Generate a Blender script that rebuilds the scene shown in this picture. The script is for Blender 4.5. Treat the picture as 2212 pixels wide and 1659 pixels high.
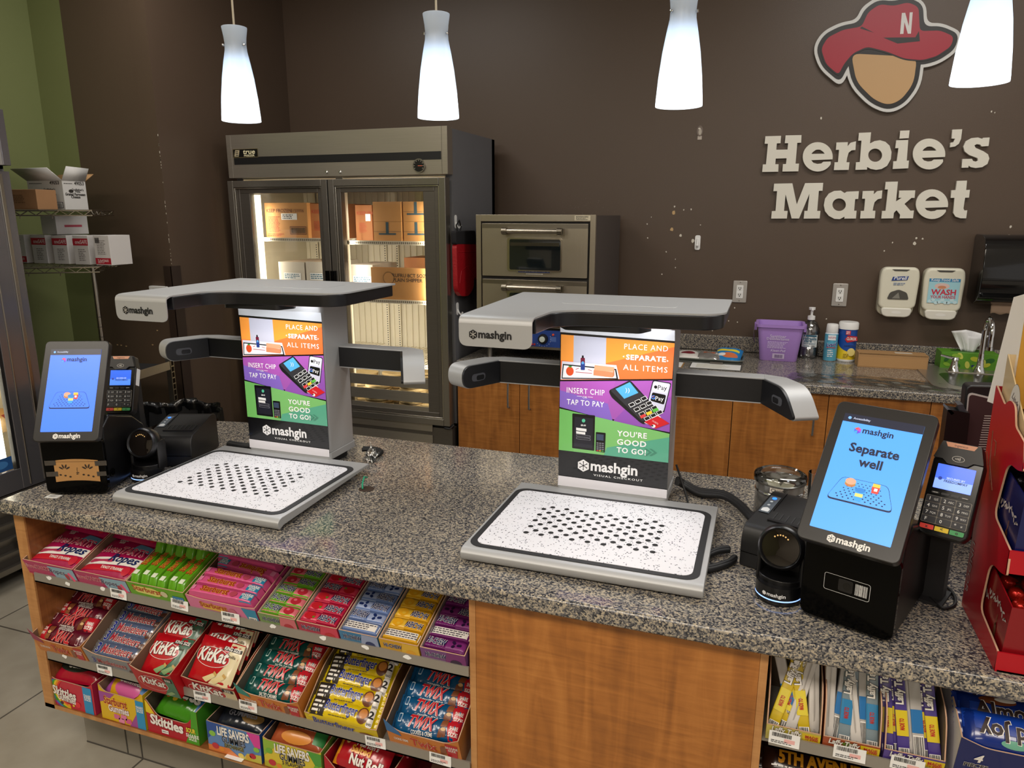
import bpy, math, random
from mathutils import Vector, Matrix
random.seed(7)
S = bpy.context.scene
for o in list(bpy.data.objects): bpy.data.objects.remove(o)
COL = S.collection

# ---------------- camera ----------------
F_PX, CX, CY = 1556.09, 1106.0, 829.5            # for a 2212 x 1659 frame
YAW, PIT, ROL = -0.335777435, 0.230178137, 0.000454409
_f = Vector((math.sin(YAW)*math.cos(PIT), math.cos(YAW)*math.cos(PIT), -math.sin(PIT)))
_r0 = Vector((math.cos(YAW), -math.sin(YAW), 0)); _u0 = _r0.cross(_f)
RGT = _r0*math.cos(ROL)+_u0*math.sin(ROL); UPV = _u0*math.cos(ROL)-_r0*math.sin(ROL); FWD = _f
EYE = Vector((0, 0, 1.625))
cd = bpy.data.cameras.new('camera'); cam = bpy.data.objects.new('camera', cd); COL.objects.link(cam)
cd.sensor_width = 36; cd.sensor_fit = 'HORIZONTAL'; cd.lens = F_PX*36/2212; cd.clip_start = 0.02; cd.clip_end = 60
_m = Matrix((RGT, UPV, -FWD)).transposed().to_4x4(); _m.translation = EYE; cam.matrix_world = _m
S.camera = cam
def AT(px, py, ax, v):
    "world point where the sight line of a photo pixel meets the plane ax = v"
    d = RGT*((px-CX)/F_PX)-UPV*((py-CY)/F_PX)+FWD; i = 'xyz'.index(ax)
    return EYE+d*((v-EYE[i])/d[i])

# ---------------- colour, world, lights ----------------
S.view_settings.view_transform = 'Standard'; S.view_settings.look = 'None'
S.view_settings.exposure = 0.0; S.view_settings.gamma = 1; S.view_settings.use_curve_mapping = False
S.cycles.max_bounces = 7; S.cycles.diffuse_bounces = 3; S.cycles.glossy_bounces = 4
S.cycles.transmission_bounces = 5; S.cycles.transparent_max_bounces = 12
S.cycles.caustics_reflective = False; S.cycles.caustics_refractive = False; S.cycles.sample_clamp_indirect = 4
W = bpy.data.worlds.new('world'); S.world = W; W.use_nodes = True
W.node_tree.nodes['Background'].inputs[0].default_value = (1.0, .93, .86, 1)
W.node_tree.nodes['Background'].inputs[1].default_value = .5
def area(name, loc, sx, sy, power, col, aim=(0, 0, -1), spread=180):
    l = bpy.data.lights.new(name, 'AREA'); l.shape = 'RECTANGLE'; l.size = sx; l.size_y = sy; l.energy = power; l.color = col
    l.spread = math.radians(spread)
    o = bpy.data.objects.new(name, l); COL.objects.link(o); o.location = loc
    o.rotation_euler = Vector(aim).to_track_quat('-Z', 'Y').to_euler(); return o
WARM = (1, .9, .78); NEUT = (1, .96, .91); COOL = (.78, .9, 1)
for x, y, p in ((-2.4, -.5, 34), (-.6, -.6, 40), (1.3, -.5, 32), (-.6, -2.8, 40)):
    area('ceiling_troffer', (x, y, 3.05), 1.2, .6, p, WARM)
for x, y, p in ((-2.2, 2.5, 16), (.7, 2.55, 24)):
    area('ceiling_troffer', (x, y, 3.05), 1.2, .5, p, NEUT)

# ---------------- materials ----------------
def lin(h):
    h = h.lstrip('#'); c = [int(h[i:i+2], 16)/255 for i in (0, 2, 4)]
    return [x/12.92 if x <= .04045 else ((x+.055)/1.055)**2.4 for x in c]+[1]
_mc = {}
def M(h, r=.5, m=0., e=0., n=0., sc=40., coat=0., bump=0., sp=.5):
    "principled colour; n = strength of a procedural noise mottling, e = emission"
    k = (h, r, m, e, n, sc, coat, bump, sp)
    if k in _mc: return _mc[k]
    a = bpy.data.materials.new('m_'+h.strip('#')); a.use_nodes = True; t = a.node_tree; b = t.nodes['Principled BSDF']
    c = lin(h); b.inputs['Base Color'].default_value = c; b.inputs['Roughness'].default_value = r
    b.inputs['Metallic'].default_value = m; b.inputs['Coat Weight'].default_value = coat; b.inputs['Specular IOR Level'].default_value = sp
    if e: b.inputs['Emission Color'].default_value = c; b.inputs['Emission Strength'].default_value = e
    if n or bump:
        tc = t.nodes.new('ShaderNodeTexCoord'); nz = t.nodes.new('ShaderNodeTexNoise'); nz.inputs['Scale'].default_value = sc; nz.inputs['Detail'].default_value = 4
        t.links.new(tc.outputs['Object'], nz.inputs['Vector'])
        if n:
            mx = t.nodes.new('ShaderNodeMix'); mx.data_type = 'RGBA'
            mx.inputs[6].default_value = [x*(1-n) for x in c[:3]]+[1]; mx.inputs[7].default_value = [min(1, x*(1+n)) for x in c[:3]]+[1]
            t.links.new(nz.outputs['Fac'], mx.inputs[0]); t.links.new(mx.outputs[2], b.inputs['Base Color'])
        if bump:
            bp = t.nodes.new('ShaderNodeBump'); bp.inputs['Strength'].default_value = bump; bp.inputs['Distance'].default_value = .004
            t.links.new(nz.outputs['Fac'], bp.inputs['Height']); t.links.new(bp.outputs['Normal'], b.inputs['Normal'])
    _mc[k] = a; return a
def _node_mat(name):
    a = bpy.data.materials.new(name); a.use_nodes = True; t = a.node_tree
    return a, t, t.nodes['Principled BSDF'], t.nodes.new, t.links.new
def ramp(N, stops, interp='LINEAR'):
    r = N('ShaderNodeValToRGB'); r.color_ramp.interpolation = interp; e = r.color_ramp.elements
    while len(e) < len(stops): e.new(.5)
    for i, (p, h) in enumerate(stops): e[i].position = p; e[i].color = lin(h)
    return r
def granite(name, k=1.):
    a, t, b, N, L = _node_mat(name); tc = N('ShaderNodeTexCoord')
    v = N('ShaderNodeTexVoronoi'); v.inputs['Scale'].default_value = 330; L(tc.outputs['Object'], v.inputs['Vector'])
    n = N('ShaderNodeTexNoise'); n.inputs['Scale'].default_value = 150; n.inputs['Detail'].default_value = 3; L(tc.outputs['Object'], n.inputs['Vector'])
    sx = N('ShaderNodeSeparateColor'); L(v.outputs['Color'], sx.inputs[0])
    ad = N('ShaderNodeMath'); ad.operation = 'MULTIPLY_ADD'; ad.inputs[1].default_value = .55; L(sx.outputs[0], ad.inputs[0])
    m2 = N('ShaderNodeMath'); m2.operation = 'MULTIPLY'; m2.inputs[1].default_value = .62; L(n.outputs['Fac'], m2.inputs[0]); L(m2.outputs[0], ad.inputs[2])
    r = ramp(N, [(.0, '#202127'), (.36, '#303239'), (.47, '#525257'), (.58, '#77736f'), (.70, '#979084'), (.84, '#b8ab95')]); L(ad.outputs[0], r.inputs[0])
    L(r.outputs[0], b.inputs['Base Color']); b.inputs['Roughness'].default_value = .12; return a
def wood(name, lo, mid, hi, along='z', sc=1.):
    a, t, b, N, L = _node_mat(name); tc = N('ShaderNodeTexCoord'); mp = N('ShaderNodeMapping')
    s = {'z': (9, 9, 1.1), 'x': (1.1, 9, 9), 'y': (9, 1.1, 9)}[along]; mp.inputs['Scale'].default_value = [q*sc for q in s]
    L(tc.outputs['Object'], mp.inputs[0])
    n = N('ShaderNodeTexNoise'); n.inputs['Scale'].default_value = 3; n.inputs['Detail'].default_value = 6; n.inputs['Distortion'].default_value = .8; L(mp.outputs[0], n.inputs['Vector'])
    mp2 = N('ShaderNodeMapping'); s2 = {'z': (3, 3, 30), 'x': (30, 3, 3), 'y': (3, 30, 3)}[along]; mp2.inputs['Scale'].default_value = [q*sc for q in s2]; L(tc.outputs['Object'], mp2.inputs[0])
    n2 = N('ShaderNodeTexNoise'); n2.inputs['Scale'].default_value = 2; n2.inputs['Distortion'].default_value = 1.5; L(mp2.outputs[0], n2.inputs['Vector'])
    ad = N('ShaderNodeMath'); ad.operation = 'MULTIPLY_ADD'; ad.inputs[1].default_value = .35; L(n2.outputs['Fac'], ad.inputs[0])
    m2 = N('ShaderNodeMath'); m2.operation = 'MULTIPLY'; m2.inputs[1].default_value = .65; L(n.outputs['Fac'], m2.inputs[0]); L(m2.outputs[0], ad.inputs[2])
    r = ramp(N, [(.32, lo), (.5, mid), (.68, hi)]); L(ad.outputs[0], r.inputs[0]); L(r.outputs[0], b.inputs['Base Color']); b.inputs['Roughness'].default_value = .38
    return a
def brushed(name, h, r=.28, stretch=(2, 200, 200), amt=.12):
    a, t, b, N, L = _node_mat(name); tc = N('ShaderNodeTexCoord'); mp = N('ShaderNodeMapping'); mp.inputs['Scale'].default_value = stretch
    L(tc.outputs['Object'], mp.inputs[0]); n = N('ShaderNodeTexNoise'); n.inputs['Scale'].default_value = 2; L(mp.outputs[0], n.inputs['Vector'])
    c = lin(h); mx = N('ShaderNodeMix'); mx.data_type = 'RGBA'; mx.inputs[6].default_value = [x*(1-amt) for x in c[:3]]+[1]; mx.inputs[7].default_value = [min(1, x*(1+amt)) for x in c[:3]]+[1]
    L(n.outputs['Fac'], mx.inputs[0]); L(mx.outputs[2], b.inputs['Base Color']); b.inputs['Metallic'].default_value = .8; b.inputs['Roughness'].default_value = r; return a
def glass(name, tint='#ffffff', gl=.05, boost=.04):
    a, t, b, N, L = _node_mat(name); t.nodes.remove(b); out = t.nodes['Material Output']
    tr = N('ShaderNodeBsdfTransparent'); tr.inputs[0].default_value = lin(tint); g = N('ShaderNodeBsdfGlossy'); g.inputs['Roughness'].default_value = gl
    fr = N('ShaderNodeFresnel'); fr.inputs[0].default_value = 1.35; ad = N('ShaderNodeMath'); ad.inputs[1].default_value = boost; L(fr.outputs[0], ad.inputs[0])
    mx = N('ShaderNodeMixShader'); L(ad.outputs[0], mx.inputs[0]); L(tr.outputs[0], mx.inputs[1]); L(g.outputs[0], mx.inputs[2]); L(mx.outputs[0], out.inputs[0]); return a
def wall_paint(name, h, chips=True):
    a, t, b, N, L = _node_mat(name); tc = N('ShaderNodeTexCoord'); n = N('ShaderNodeTexNoise'); n.inputs['Scale'].default_value = 260; L(tc.outputs['Object'], n.inputs['Vector'])
    bp = N('ShaderNodeBump'); bp.inputs['Strength'].default_value = .12; bp.inputs['Distance'].default_value = .002; L(n.outputs['Fac'], bp.inputs['Height']); L(bp.outputs['Normal'], b.inputs['Normal'])
    n2 = N('ShaderNodeTexNoise'); n2.inputs['Scale'].default_value = 2.5; n2.inputs['Detail'].default_value = 5; L(tc.outputs['Object'], n2.inputs['Vector']); c = lin(h)
    mx = N('ShaderNodeMix'); mx.data_type = 'RGBA'; mx.inputs[6].default_value = [x*.93 for x in c[:3]]+[1]; mx.inputs[7].default_value = [x*1.07 for x in c[:3]]+[1]
    L(n2.outputs['Fac'], mx.inputs[0]); L(mx.outputs[2], b.inputs['Base Color']); b.inputs['Roughness'].default_value = .42; return a
def tile_floor(name, size, x0, y0, h, grout):
    a, t, b, N, L = _node_mat(name); tc = N('ShaderNodeTexCoord'); mp = N('ShaderNodeMapping'); mp.inputs['Location'].default_value = (-x0/size, -y0/size, 0); mp.inputs['Scale'].default_value = (1/size,)*3
    L(tc.outputs['Object'], mp.inputs[0]); br = N('ShaderNodeTexBrick'); br.offset = 0; br.inputs['Scale'].default_value = 1; br.inputs['Brick Width'].default_value = 1; br.inputs['Row Height'].default_value = 1
    br.inputs['Mortar Size'].default_value = .006; br.inputs['Color1'].default_value = lin(h); br.inputs['Color2'].default_value = [x*.94 for x in lin(h)[:3]]+[1]; br.inputs['Mortar'].default_value = lin(grout)
    L(mp.outputs[0], br.inputs['Vector']); n = N('ShaderNodeTexNoise'); n.inputs['Scale'].default_value = 7; n.inputs['Detail'].default_value = 8; L(tc.outputs['Object'], n.inputs['Vector'])
    mx = N('ShaderNodeMix'); mx.data_type = 'RGBA'; mx.blend_type = 'MULTIPLY'; mx.inputs[0].default_value = .55; L(br.outputs['Color'], mx.inputs[6])
    r = ramp(N, [(.3, '#c2bdb2'), (.7, '#ffffff')]); L(n.outputs['Fac'], r.inputs[0]); L(r.outputs[0], mx.inputs[7]); L(mx.outputs[2], b.inputs['Base Color']); b.inputs['Roughness'].default_value = .35; return a
def speckle(name, base, dot, sc, th):
    a, t, b, N, L = _node_mat(name); tc = N('ShaderNodeTexCoord'); v = N('ShaderNodeTexVoronoi'); v.inputs['Scale'].default_value = sc; L(tc.outputs['Object'], v.inputs['Vector'])
    n = N('ShaderNodeTexNoise'); n.inputs['Scale'].default_value = sc*.45; L(tc.outputs['Object'], n.inputs['Vector'])
    m = N('ShaderNodeMath'); m.operation = 'LESS_THAN'; m.inputs[1].default_value = th; L(v.outputs['Distance'], m.inputs[0])
    g = N('ShaderNodeMath'); g.operation = 'GREATER_THAN'; g.inputs[1].default_value = .47; L(n.outputs['Fac'], g.inputs[0])
    k = N('ShaderNodeMath'); k.operation = 'MULTIPLY'; L(m.outputs[0], k.inputs[0]); L(g.outputs[0], k.inputs[1])
    mx = N('ShaderNodeMix'); mx.data_type = 'RGBA'; mx.inputs[6].default_value = lin(base); mx.inputs[7].default_value = lin(dot); L(k.outputs[0], mx.inputs[0]); L(mx.outputs[2], b.inputs['Base Color']); b.inputs['Roughness'].default_value = .45; return a
def translucent(name, h, w=.6):
    a, t, b, N, L = _node_mat(name); t.nodes.remove(b); out = t.nodes['Material Output']; tr = N('ShaderNodeBsdfTranslucent'); tr.inputs[0].default_value = lin(h); d = N('ShaderNodeBsdfPrincipled'); d.inputs['Base Color'].default_value = lin(h); d.inputs['Roughness'].default_value = .25
    mx = N('ShaderNodeMixShader'); mx.inputs[0].default_value = w; L(d.outputs[0], mx.inputs[1]); L(tr.outputs[0], mx.inputs[2]); L(mx.outputs[0], out.inputs[0]); return a
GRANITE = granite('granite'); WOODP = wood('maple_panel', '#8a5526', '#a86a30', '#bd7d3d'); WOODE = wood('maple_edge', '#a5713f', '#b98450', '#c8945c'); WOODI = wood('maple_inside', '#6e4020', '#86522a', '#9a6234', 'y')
STEEL = brushed('brushed_steel', '#b3aca1', .3); STEELD = brushed('brushed_steel_dark', '#77726c', .35); CHROME = M('#d8d8d8', .06, 1.)
ALU = M('#b6b7b8', .5, .4, n=.02, sc=300); ALUD = M('#8f9296', .38, .5)
BLK = M('#141416', .42, n=.1, sc=90); BLKG = M('#040404', .1, n=.05, sp=.12); BLKR = M('#1d1d20', .6, n=.1); DARK = M('#2a2b2e', .5)
WHT = M('#f2f2f0', .5); CARD = M('#b28a5c', .7, n=.06, sc=25); CARDW = M('#d8d6d2', .65, n=.03); CARDI = M('#7d6350', .75, n=.06)
GLASS = glass('clear_glass'); PLASTIC = glass('clear_plastic', '#f4f6f6', .12, .1)
# ---------------- mesh helpers ----------------
def fr(o, u, v):
    u = Vector(u).normalized(); v = Vector(v).normalized(); w = u.cross(v); m = Matrix((u, v, w)).transposed().to_4x4(); m.translation = Vector(o); return m
FRONT = lambda x, y, z: fr((x, y, z), (1, 0, 0), (0, 0, 1))        # frame whose drawing faces the customer side (-y)
SIDE = lambda x, y, z: fr((x, y, z), (0, 1, 0), (0, 0, 1))         # drawing plane y-z, normal +x
def rz(a): return Matrix.Rotation(math.radians(a), 4, 'Z')
def rx(a): return Matrix.Rotation(math.radians(a), 4, 'X')
def tr(x, y, z): return Matrix.Translation((x, y, z))
def rr(x0, y0, x1, y1, r, n=4):
    P = []
    for cx, cy, a in ((x1-r, y0+r, -90), (x1-r, y1-r, 0), (x0+r, y1-r, 90), (x0+r, y0+r, 180)):
        for i in range(n+1): t = math.radians(a+90*i/n); P.append((cx+r*math.cos(t), cy+r*math.sin(t)))
    return P
def el(cx, cy, a, b=None, n=20, t0=0, t1=360):
    b = a if b is None else b; k = n if t1-t0 >= 360 else n+1
    return [(cx+a*math.cos(math.radians(t0+(t1-t0)*i/n)), cy+b*math.sin(math.radians(t0+(t1-t0)*i/n))) for i in range(k)]
def fillet(P, R, n=5):
    "round the corners of polygon P, R = radius or list of radii"
    out = []; N_ = len(P)
    for i, p in enumerate(P):
        r = R[i] if isinstance(R, (list, tuple)) else R
        if r <= 0: out.append(p); continue
        a = Vector(P[i-1])-Vector(p); b = Vector(P[(i+1) % N_])-Vector(p); d = min(r, a.length*.49, b.length*.49)
        A = Vector(p)+a.normalized()*d; B = Vector(p)+b.normalized()*d
        for k in range(n+1):
            t = k/n; out.append(tuple(A*(1-t)**2+Vector(p)*2*t*(1-t)+B*t*t))
    return out
_txt = {}
def text_mesh(s, b, res=2, sp=1.):
    k = (s, b, res, sp)
    if k in _txt: return _txt[k]
    c = bpy.data.curves.new('t', 'FONT'); c.body = s; c.size = 1; c.offset = b; c.space_character = sp; c.resolution_u = res; c.fill_mode = 'FRONT'
    o = bpy.data.objects.new('t', c); me = bpy.data.meshes.new_from_object(o)
    vs = [v.co.copy() for v in me.vertices]; fs = [tuple(p.vertices) for p in me.polygons]
    bpy.data.objects.remove(o); bpy.data.curves.remove(c); bpy.data.meshes.remove(me)
    xs = [v.x for v in vs] or [0]; x0, x1 = min(xs), max(xs)
    _txt[k] = ([Vector((v.x-x0, v.y, 0)) for v in vs], fs, x1-x0); return _txt[k]
class MB:
    def __init__(s, X=None): s.v = []; s.f = []; s.k = []; s.mt = []; s.X = X.copy() if X else Matrix.Identity(4); s.cf = None
    def mi(s, m):
        if m not in s.mt: s.mt.append(m)
        return s.mt.index(m)
    def add(s, vs, fs, m):
        b = len(s.v); s.v += [s.X@Vector(v) for v in vs]
        for i, f in enumerate(fs): s.f.append([q+b for q in f]); s.k.append(s.mi(m[i] if isinstance(m, list) else m))
        return s
    def box(s, x0, x1, y0, y1, z0, z1, m):
        return s.add([(x, y, z) for z in (z0, z1) for y in (y0, y1) for x in (x0, x1)], [(0, 2, 3, 1), (4, 5, 7, 6), (0, 1, 5, 4), (2, 6, 7, 3), (0, 4, 6, 2), (1, 3, 7, 5)], m)
    def ext(s, P, z0, z1, m, side=None):
        n = len(P); vs = [(x, y, z0) for x, y in P]+[(x, y, z1) for x, y in P]
        a = sum(P[i-1][0]*P[i][1]-P[i][0]*P[i-1][1] for i in range(n)); R = list(range(n)) if a > 0 else list(range(n))[::-1]
        fs = [[R[i] for i in range(n)][::-1], [n+i for i in R]]
        for i in range(n): p, q = R[i], R[(i+1) % n]; fs.append((p, q, n+q, n+p))
        return s.add(vs, fs, [m, m]+[side or m]*n)
    def poly(s, P, m, z=.0004):
        n = len(P); a = sum(P[i-1][0]*P[i][1]-P[i][0]*P[i-1][1] for i in range(n)); Q = P if a > 0 else P[::-1]
        vs = [(x, y, z+(s.cf(x, y) if s.cf else 0)) for x, y in Q]
        if not s.cf: return s.add(vs, [list(range(n))], m)
        V = lambda x, y: (x, y, z+s.cf(x, y))
        if n == 4:
            A, B, C, D = [Vector(q) for q in Q]; f = lambda u, v: V(*(A.lerp(B, u).lerp(D.lerp(C, u), v))); return s.grid(f, 12, 5, m)
        cx = sum(p[0] for p in Q)/n; cy = sum(p[1] for p in Q)/n; R = (1, .75, .5, .25); vs = [V(cx+(x-cx)*r, cy+(y-cy)*r) for r in R for x, y in Q]+[V(cx, cy)]
        return s.add(vs, [(k*n+i, k*n+(i+1) % n, (k+1)*n+(i+1) % n, (k+1)*n+i) for k in range(3) for i in range(n)]+[(3*n+i, 3*n+(i+1) % n, 4*n) for i in range(n)], m)
    def rect(s, x0, y0, x1, y1, m, z=.0004): return s.poly([(x0, y0), (x1, y0), (x1, y1), (x0, y1)], m, z)
    def text(s, t, x, y, h, m, z=.0006, al='C', b=0., sh=0., rot=0., sx=1., out=None, ob=.03, maxw=None, fw=None, sp=1.):
        "text of cap height ~0.7*h, baseline at y"
        if out: s.text(t, x, y, h, out, z-.0002, al, b+ob, sh, rot, sx, None, 0, maxw, fw, sp)
        vs, fs, w = text_mesh(t, b, 2, sp)
        k = h*sx
        if maxw and w*k > maxw: k = maxw/w
        if fw: k = fw/w
        dx = {'C': -w*k/2, 'L': 0, 'R': -w*k}[al]; c, sn = math.cos(math.radians(rot)), math.sin(math.radians(rot)); P = []
        if s.cf:
            T_ = [[vs[f[0]], vs[f[i]], vs[f[i+1]]] for f in fs for i in range(1, len(f)-1)]; lim = .006/h
            for _ in range(3):
                N_ = []
                for q in T_:
                    if max((q[0]-q[1]).length, (q[1]-q[2]).length, (q[2]-q[0]).length) > lim: p01, p12, p20 = (q[0]+q[1])/2, (q[1]+q[2])/2, (q[2]+q[0])/2; N_ += [[q[0], p01, p20], [p01, q[1], p12], [p20, p12, q[2]], [p01, p12, p20]]
                    else: N_.append(q)
                T_ = N_
            vs = [p for q in T_ for p in q]; fs = [(3*i, 3*i+1, 3*i+2) for i in range(len(T_))]
        for v in vs:
            a, b_ = v.x*k+dx+v.y*h*sh, v.y*h; X_, Y_ = x+a*c-b_*sn, y+a*sn+b_*c
            P.append((X_, Y_, z+(s.cf(X_, Y_) if s.cf else 0)))
        return s.add(P, fs, m)
    def tube(s, P, r, m, n=8, cap=True):
        P = [Vector(p) for p in P]; rs = r if isinstance(r, (list, tuple)) else [r]*len(P); vs = []; up = None
        for i, p in enumerate(P):
            d = (P[min(i+1, len(P)-1)]-P[max(i-1, 0)]).normalized()
            if up is None: up = d.orthogonal().normalized()
            up = (up-d*up.dot(d)).normalized(); w = d.cross(up)
            for j in range(n): a = 2*math.pi*j/n; vs.append(p+(up*math.cos(a)+w*math.sin(a))*rs[i])
        fs = [(i*n+j, i*n+(j+1) % n, (i+1)*n+(j+1) % n, (i+1)*n+j) for i in range(len(P)-1) for j in range(n)]
        if cap: fs += [list(range(n))[::-1], [(len(P)-1)*n+j for j in range(n)]]
        return s.add(vs, fs, m)
    def lathe(s, prof, m, n=28, c=(0, 0, 0)):
        vs = []; L = len(prof)
        for r, z in prof:
            for j in range(n): a = 2*math.pi*j/n; vs.append((c[0]+r*math.cos(a), c[1]+r*math.sin(a), c[2]+z))
        fs = [(i*n+j, i*n+(j+1) % n, (i+1)*n+(j+1) % n, (i+1)*n+j) for i in range(L-1) for j in range(n)]
        ms = m if isinstance(m, list) else [m]*(L-1); fm = [ms[i] for i in range(L-1) for j in range(n)]
        return s.add(vs, fs, fm)
    def grid(s, f, nx, ny, m):
        vs = [f(i/nx, j/ny) for j in range(ny+1) for i in range(nx+1)]
        fs = [(j*(nx+1)+i, j*(nx+1)+i+1, (j+1)*(nx+1)+i+1, (j+1)*(nx+1)+i) for j in range(ny) for i in range(nx)]
        return s.add(vs, fs, [m(((i+.5)/nx), ((j+.5)/ny)) for j in range(ny) for i in range(nx)] if callable(m) else m)
    def build(s, name, parent=None, bev=0, sm=38, seg=2, solid=0):
        me = bpy.data.meshes.new(name); me.from_pydata([tuple(v) for v in s.v], [], s.f)
        for m in s.mt: me.materials.append(m)
        me.polygons.foreach_set('material_index', s.k); me.polygons.foreach_set('use_smooth', [True]*len(s.f)); me.update()
        me.set_sharp_from_angle(angle=math.radians(sm))
        o = bpy.data.objects.new(name, me); COL.objects.link(o)
        if parent: o.parent = parent
        if solid: d = o.modifiers.new('s', 'SOLIDIFY'); d.thickness = solid; d.offset = 0
        if bev: d = o.modifiers.new('b', 'BEVEL'); d.width = bev; d.segments = seg; d.limit_method = 'ANGLE'; d.angle_limit = math.radians(40); d.harden_normals = True
        return o
def tag(o, label, cat, group=None, kind=None):
    o['label'] = label; o['category'] = cat
    if group: o['group'] = group
    if kind: o['kind'] = kind
    return o
def thing(name, label, cat, loc=(0, 0, 0), rot=0, group=None):
    o = bpy.data.objects.new(name, None); COL.objects.link(o); o.empty_display_size = .05
    o.location = loc; o.rotation_euler = (0, 0, math.radians(rot)); return tag(o, label, cat, group)
def struct(o): o['kind'] = 'structure'; return o
def dup(r, label=None):
    c = r.copy(); COL.objects.link(c)
    if label: c['label'] = label
    for ch in [q for q in bpy.data.objects if q.parent == r]:
        d = ch.copy(); COL.objects.link(d); d.parent = c
        for g in [q for q in bpy.data.objects if q.parent == ch]: e = g.copy(); COL.objects.link(e); e.parent = d
    return c
def ordn(i): return ['first', 'second', 'third', 'fourth', 'fifth', 'sixth', 'seventh', 'eighth', 'ninth', 'tenth'][i]
def hexicon(mb, x, y, r, m, line, z=.0006):
    mb.poly(el(x, y, r, n=6, t0=30, t1=390), m, z)
    for k in range(6):
        a = math.radians(90+60*k); q = .62*r; w = .05*r
        dx, dy = math.cos(a), math.sin(a)
        mb.poly([(x-dy*w, y+dx*w), (x+dy*w, y-dx*w), (x+dx*q+dy*w, y+dy*q-dx*w), (x+dx*q-dy*w, y+dy*q+dx*w)], line, z+.0002)
        mb.poly(el(x+dx*q, y+dy*q, .1*r, n=8), line, z+.0003)
def barcode(mb, x0, y0, x1, y1, m, z=.0006, seed=1):
    rd = random.Random(seed); x = x0
    while x < x1-.0004:
        w = rd.choice((.0006, .0009, .0014)); w = min(w, x1-x); mb.rect(x, y0, x+w, y1, m, z); x += w+rd.choice((.0006, .001))
def lines(mb, x0, y0, x1, y1, n, m, z=.0006, seed=1, fill=.5):
    "rows of small print"
    rd = random.Random(seed); h = (y1-y0)/n
    for i in range(n):
        x = x0; y = y1-(i+1)*h+h*(1-fill)/2; e = x1-(x1-x0)*rd.uniform(0, .3)
        while x < e: w = min(rd.uniform(.6, 2.2)*h, e-x); mb.rect(x, y, x+w, y+h*fill, m, z); x += w+h*.35
# ---------------- room ----------------
FZ, ZC = 0.10, 0.914                              # floor level, counter top level
BROWN = wall_paint('brown_paint', '#57473a'); GREEN = wall_paint('green_paint', '#7b8254')
TILE = tile_floor('floor_tile', .556, -2.143, 1.682, '#a59f92', '#55504a')
struct(MB().box(-5.5, 3, -4.5, 4.1, FZ-.1, FZ, TILE).build('floor'))
struct(MB().box(-5.5, 3, -4.6, -4.5, FZ, 3.1, M('#cfc6b8', .8, n=.04, sc=3)).build('wall_front'))
struct(MB().box(-5.5, 3, -4.5, 4.1, 3.1, 3.2, M('#e6e2da', .8, n=.03)).build('ceiling'))
mb = MB().box(-2.955, 3, 4.0, 4.1, FZ, 3.1, BROWN)
CHIP = M('#d9d2c4', .8); CHIPB = M('#c9a878', .8)
rd = random.Random(3)
for px, py, r, m in ((1455, 459, 5, 1), (1451, 496, 4, 1), (1470, 509, 3, 0), (1497, 520, 4, 0), (1457, 446, 2, 0), (1477, 453, 1.6, 0), (1493, 452, 2, 0), (1398, 484, 1.6, 0), (1399, 514, 1.7, 0), (1407, 469, 1.2, 0), (1513, 486, 1.4, 0),
    (1439, 544, 1.6, 0), (1459, 560, 1.4, 0), (1459, 578, 1.3, 0), (1430, 592, 1.8, 0), (1774, 255, 2.4, 0), (2142, 241, 1.6, 0), (2149, 243, 1.4, 0), (2183, 490, 3, 0), (1928, 524, 1.6, 0), (1976, 526, 3.4, 0), (1979, 515, 2.6, 0), (1993, 516, 1.8, 0), (1910, 542, 1.6, 0),
    (1574, 693, 1.5, 0), (1593, 696, 1.5, 0), (1531, 709, 1.5, 0), (1587, 665, 1.6, 0), (1785, 689, 1.6, 0), (1539, 714, 1.5, 0)):
    c = AT(px, py, 'y', 3.9996); k = r*.0022
    mb.poly([(0, 0)]*0 or [(0, 0)], CHIP) if 0 else mb.add([(c.x+k*rd.uniform(.6, 1.2)*math.cos(a), 3.9996, c.z+k*rd.uniform(.7, 1.5)*math.sin(a)) for a in [i*math.pi/3.5 for i in range(7)]], [list(range(7))], CHIPB if m else CHIP)
for i in range(46):
    c = AT(rd.gauss(1262, 45), rd.gauss(452, 9), 'y', 3.9996); k = rd.uniform(.001, .003)
    mb.add([(c.x-k, 3.9996, c.z), (c.x+k, 3.9996, c.z+k*.3), (c.x+k*.4, 3.9996, c.z+k)], [(0, 1, 2)], M('#8a7d70', .8))
struct(mb.build('wall_back'))
struct(MB().box(-2.955, -2.855, 2.93, 4.0, FZ, 3.1, BROWN).build('wall_alcove'))
mb = MB().box(-3.385, -2.955, 2.93, 3.03, FZ, 3.1, BROWN).box(-2.955, -2.855, 2.929, 2.93, FZ, 3.1, BROWN)
for i in range(30):
    z = rd.uniform(1.38, 2.05); k = rd.uniform(.002, .005); mb.box(-2.8555-k*.6, -2.8548, 2.9282, 2.9288, z, z+k*2.2, CHIP)
for px, py in ((292, 666), (318, 680), (340, 714), (262, 746), (273, 748), (254, 745), (330, 745)):
    c = AT(px, py, 'y', 2.9296); mb.box(c.x-.005, c.x+.004, 2.9288, 2.9296, c.z-.002, c.z+.003, CHIPB)
struct(mb.build('wall_left_rear'))
struct(MB().box(-3.7, -3.385, 2.93, 3.03, FZ, 3.1, GREEN).build('wall_left_corner'))
struct(MB().box(-3.7, -3.6, -4.5, 2.93, FZ, 3.1, GREEN).build('wall_left'))
struct(MB().box(-2.90, -2.850, 2.915, 2.929, FZ, 1.372, M('#33261f', .45)).box(-2.8545, -2.846, 2.915, 2.975, FZ, 1.372, M('#33261f', .45)).build('trim_1'))
KT = M('#8f897e', .45, n=.08, sc=18); GR = M('#4a4640', .9)
mb = MB().box(-1.80, 1.8, 1.325, 1.40, FZ, .296, KT)
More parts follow.
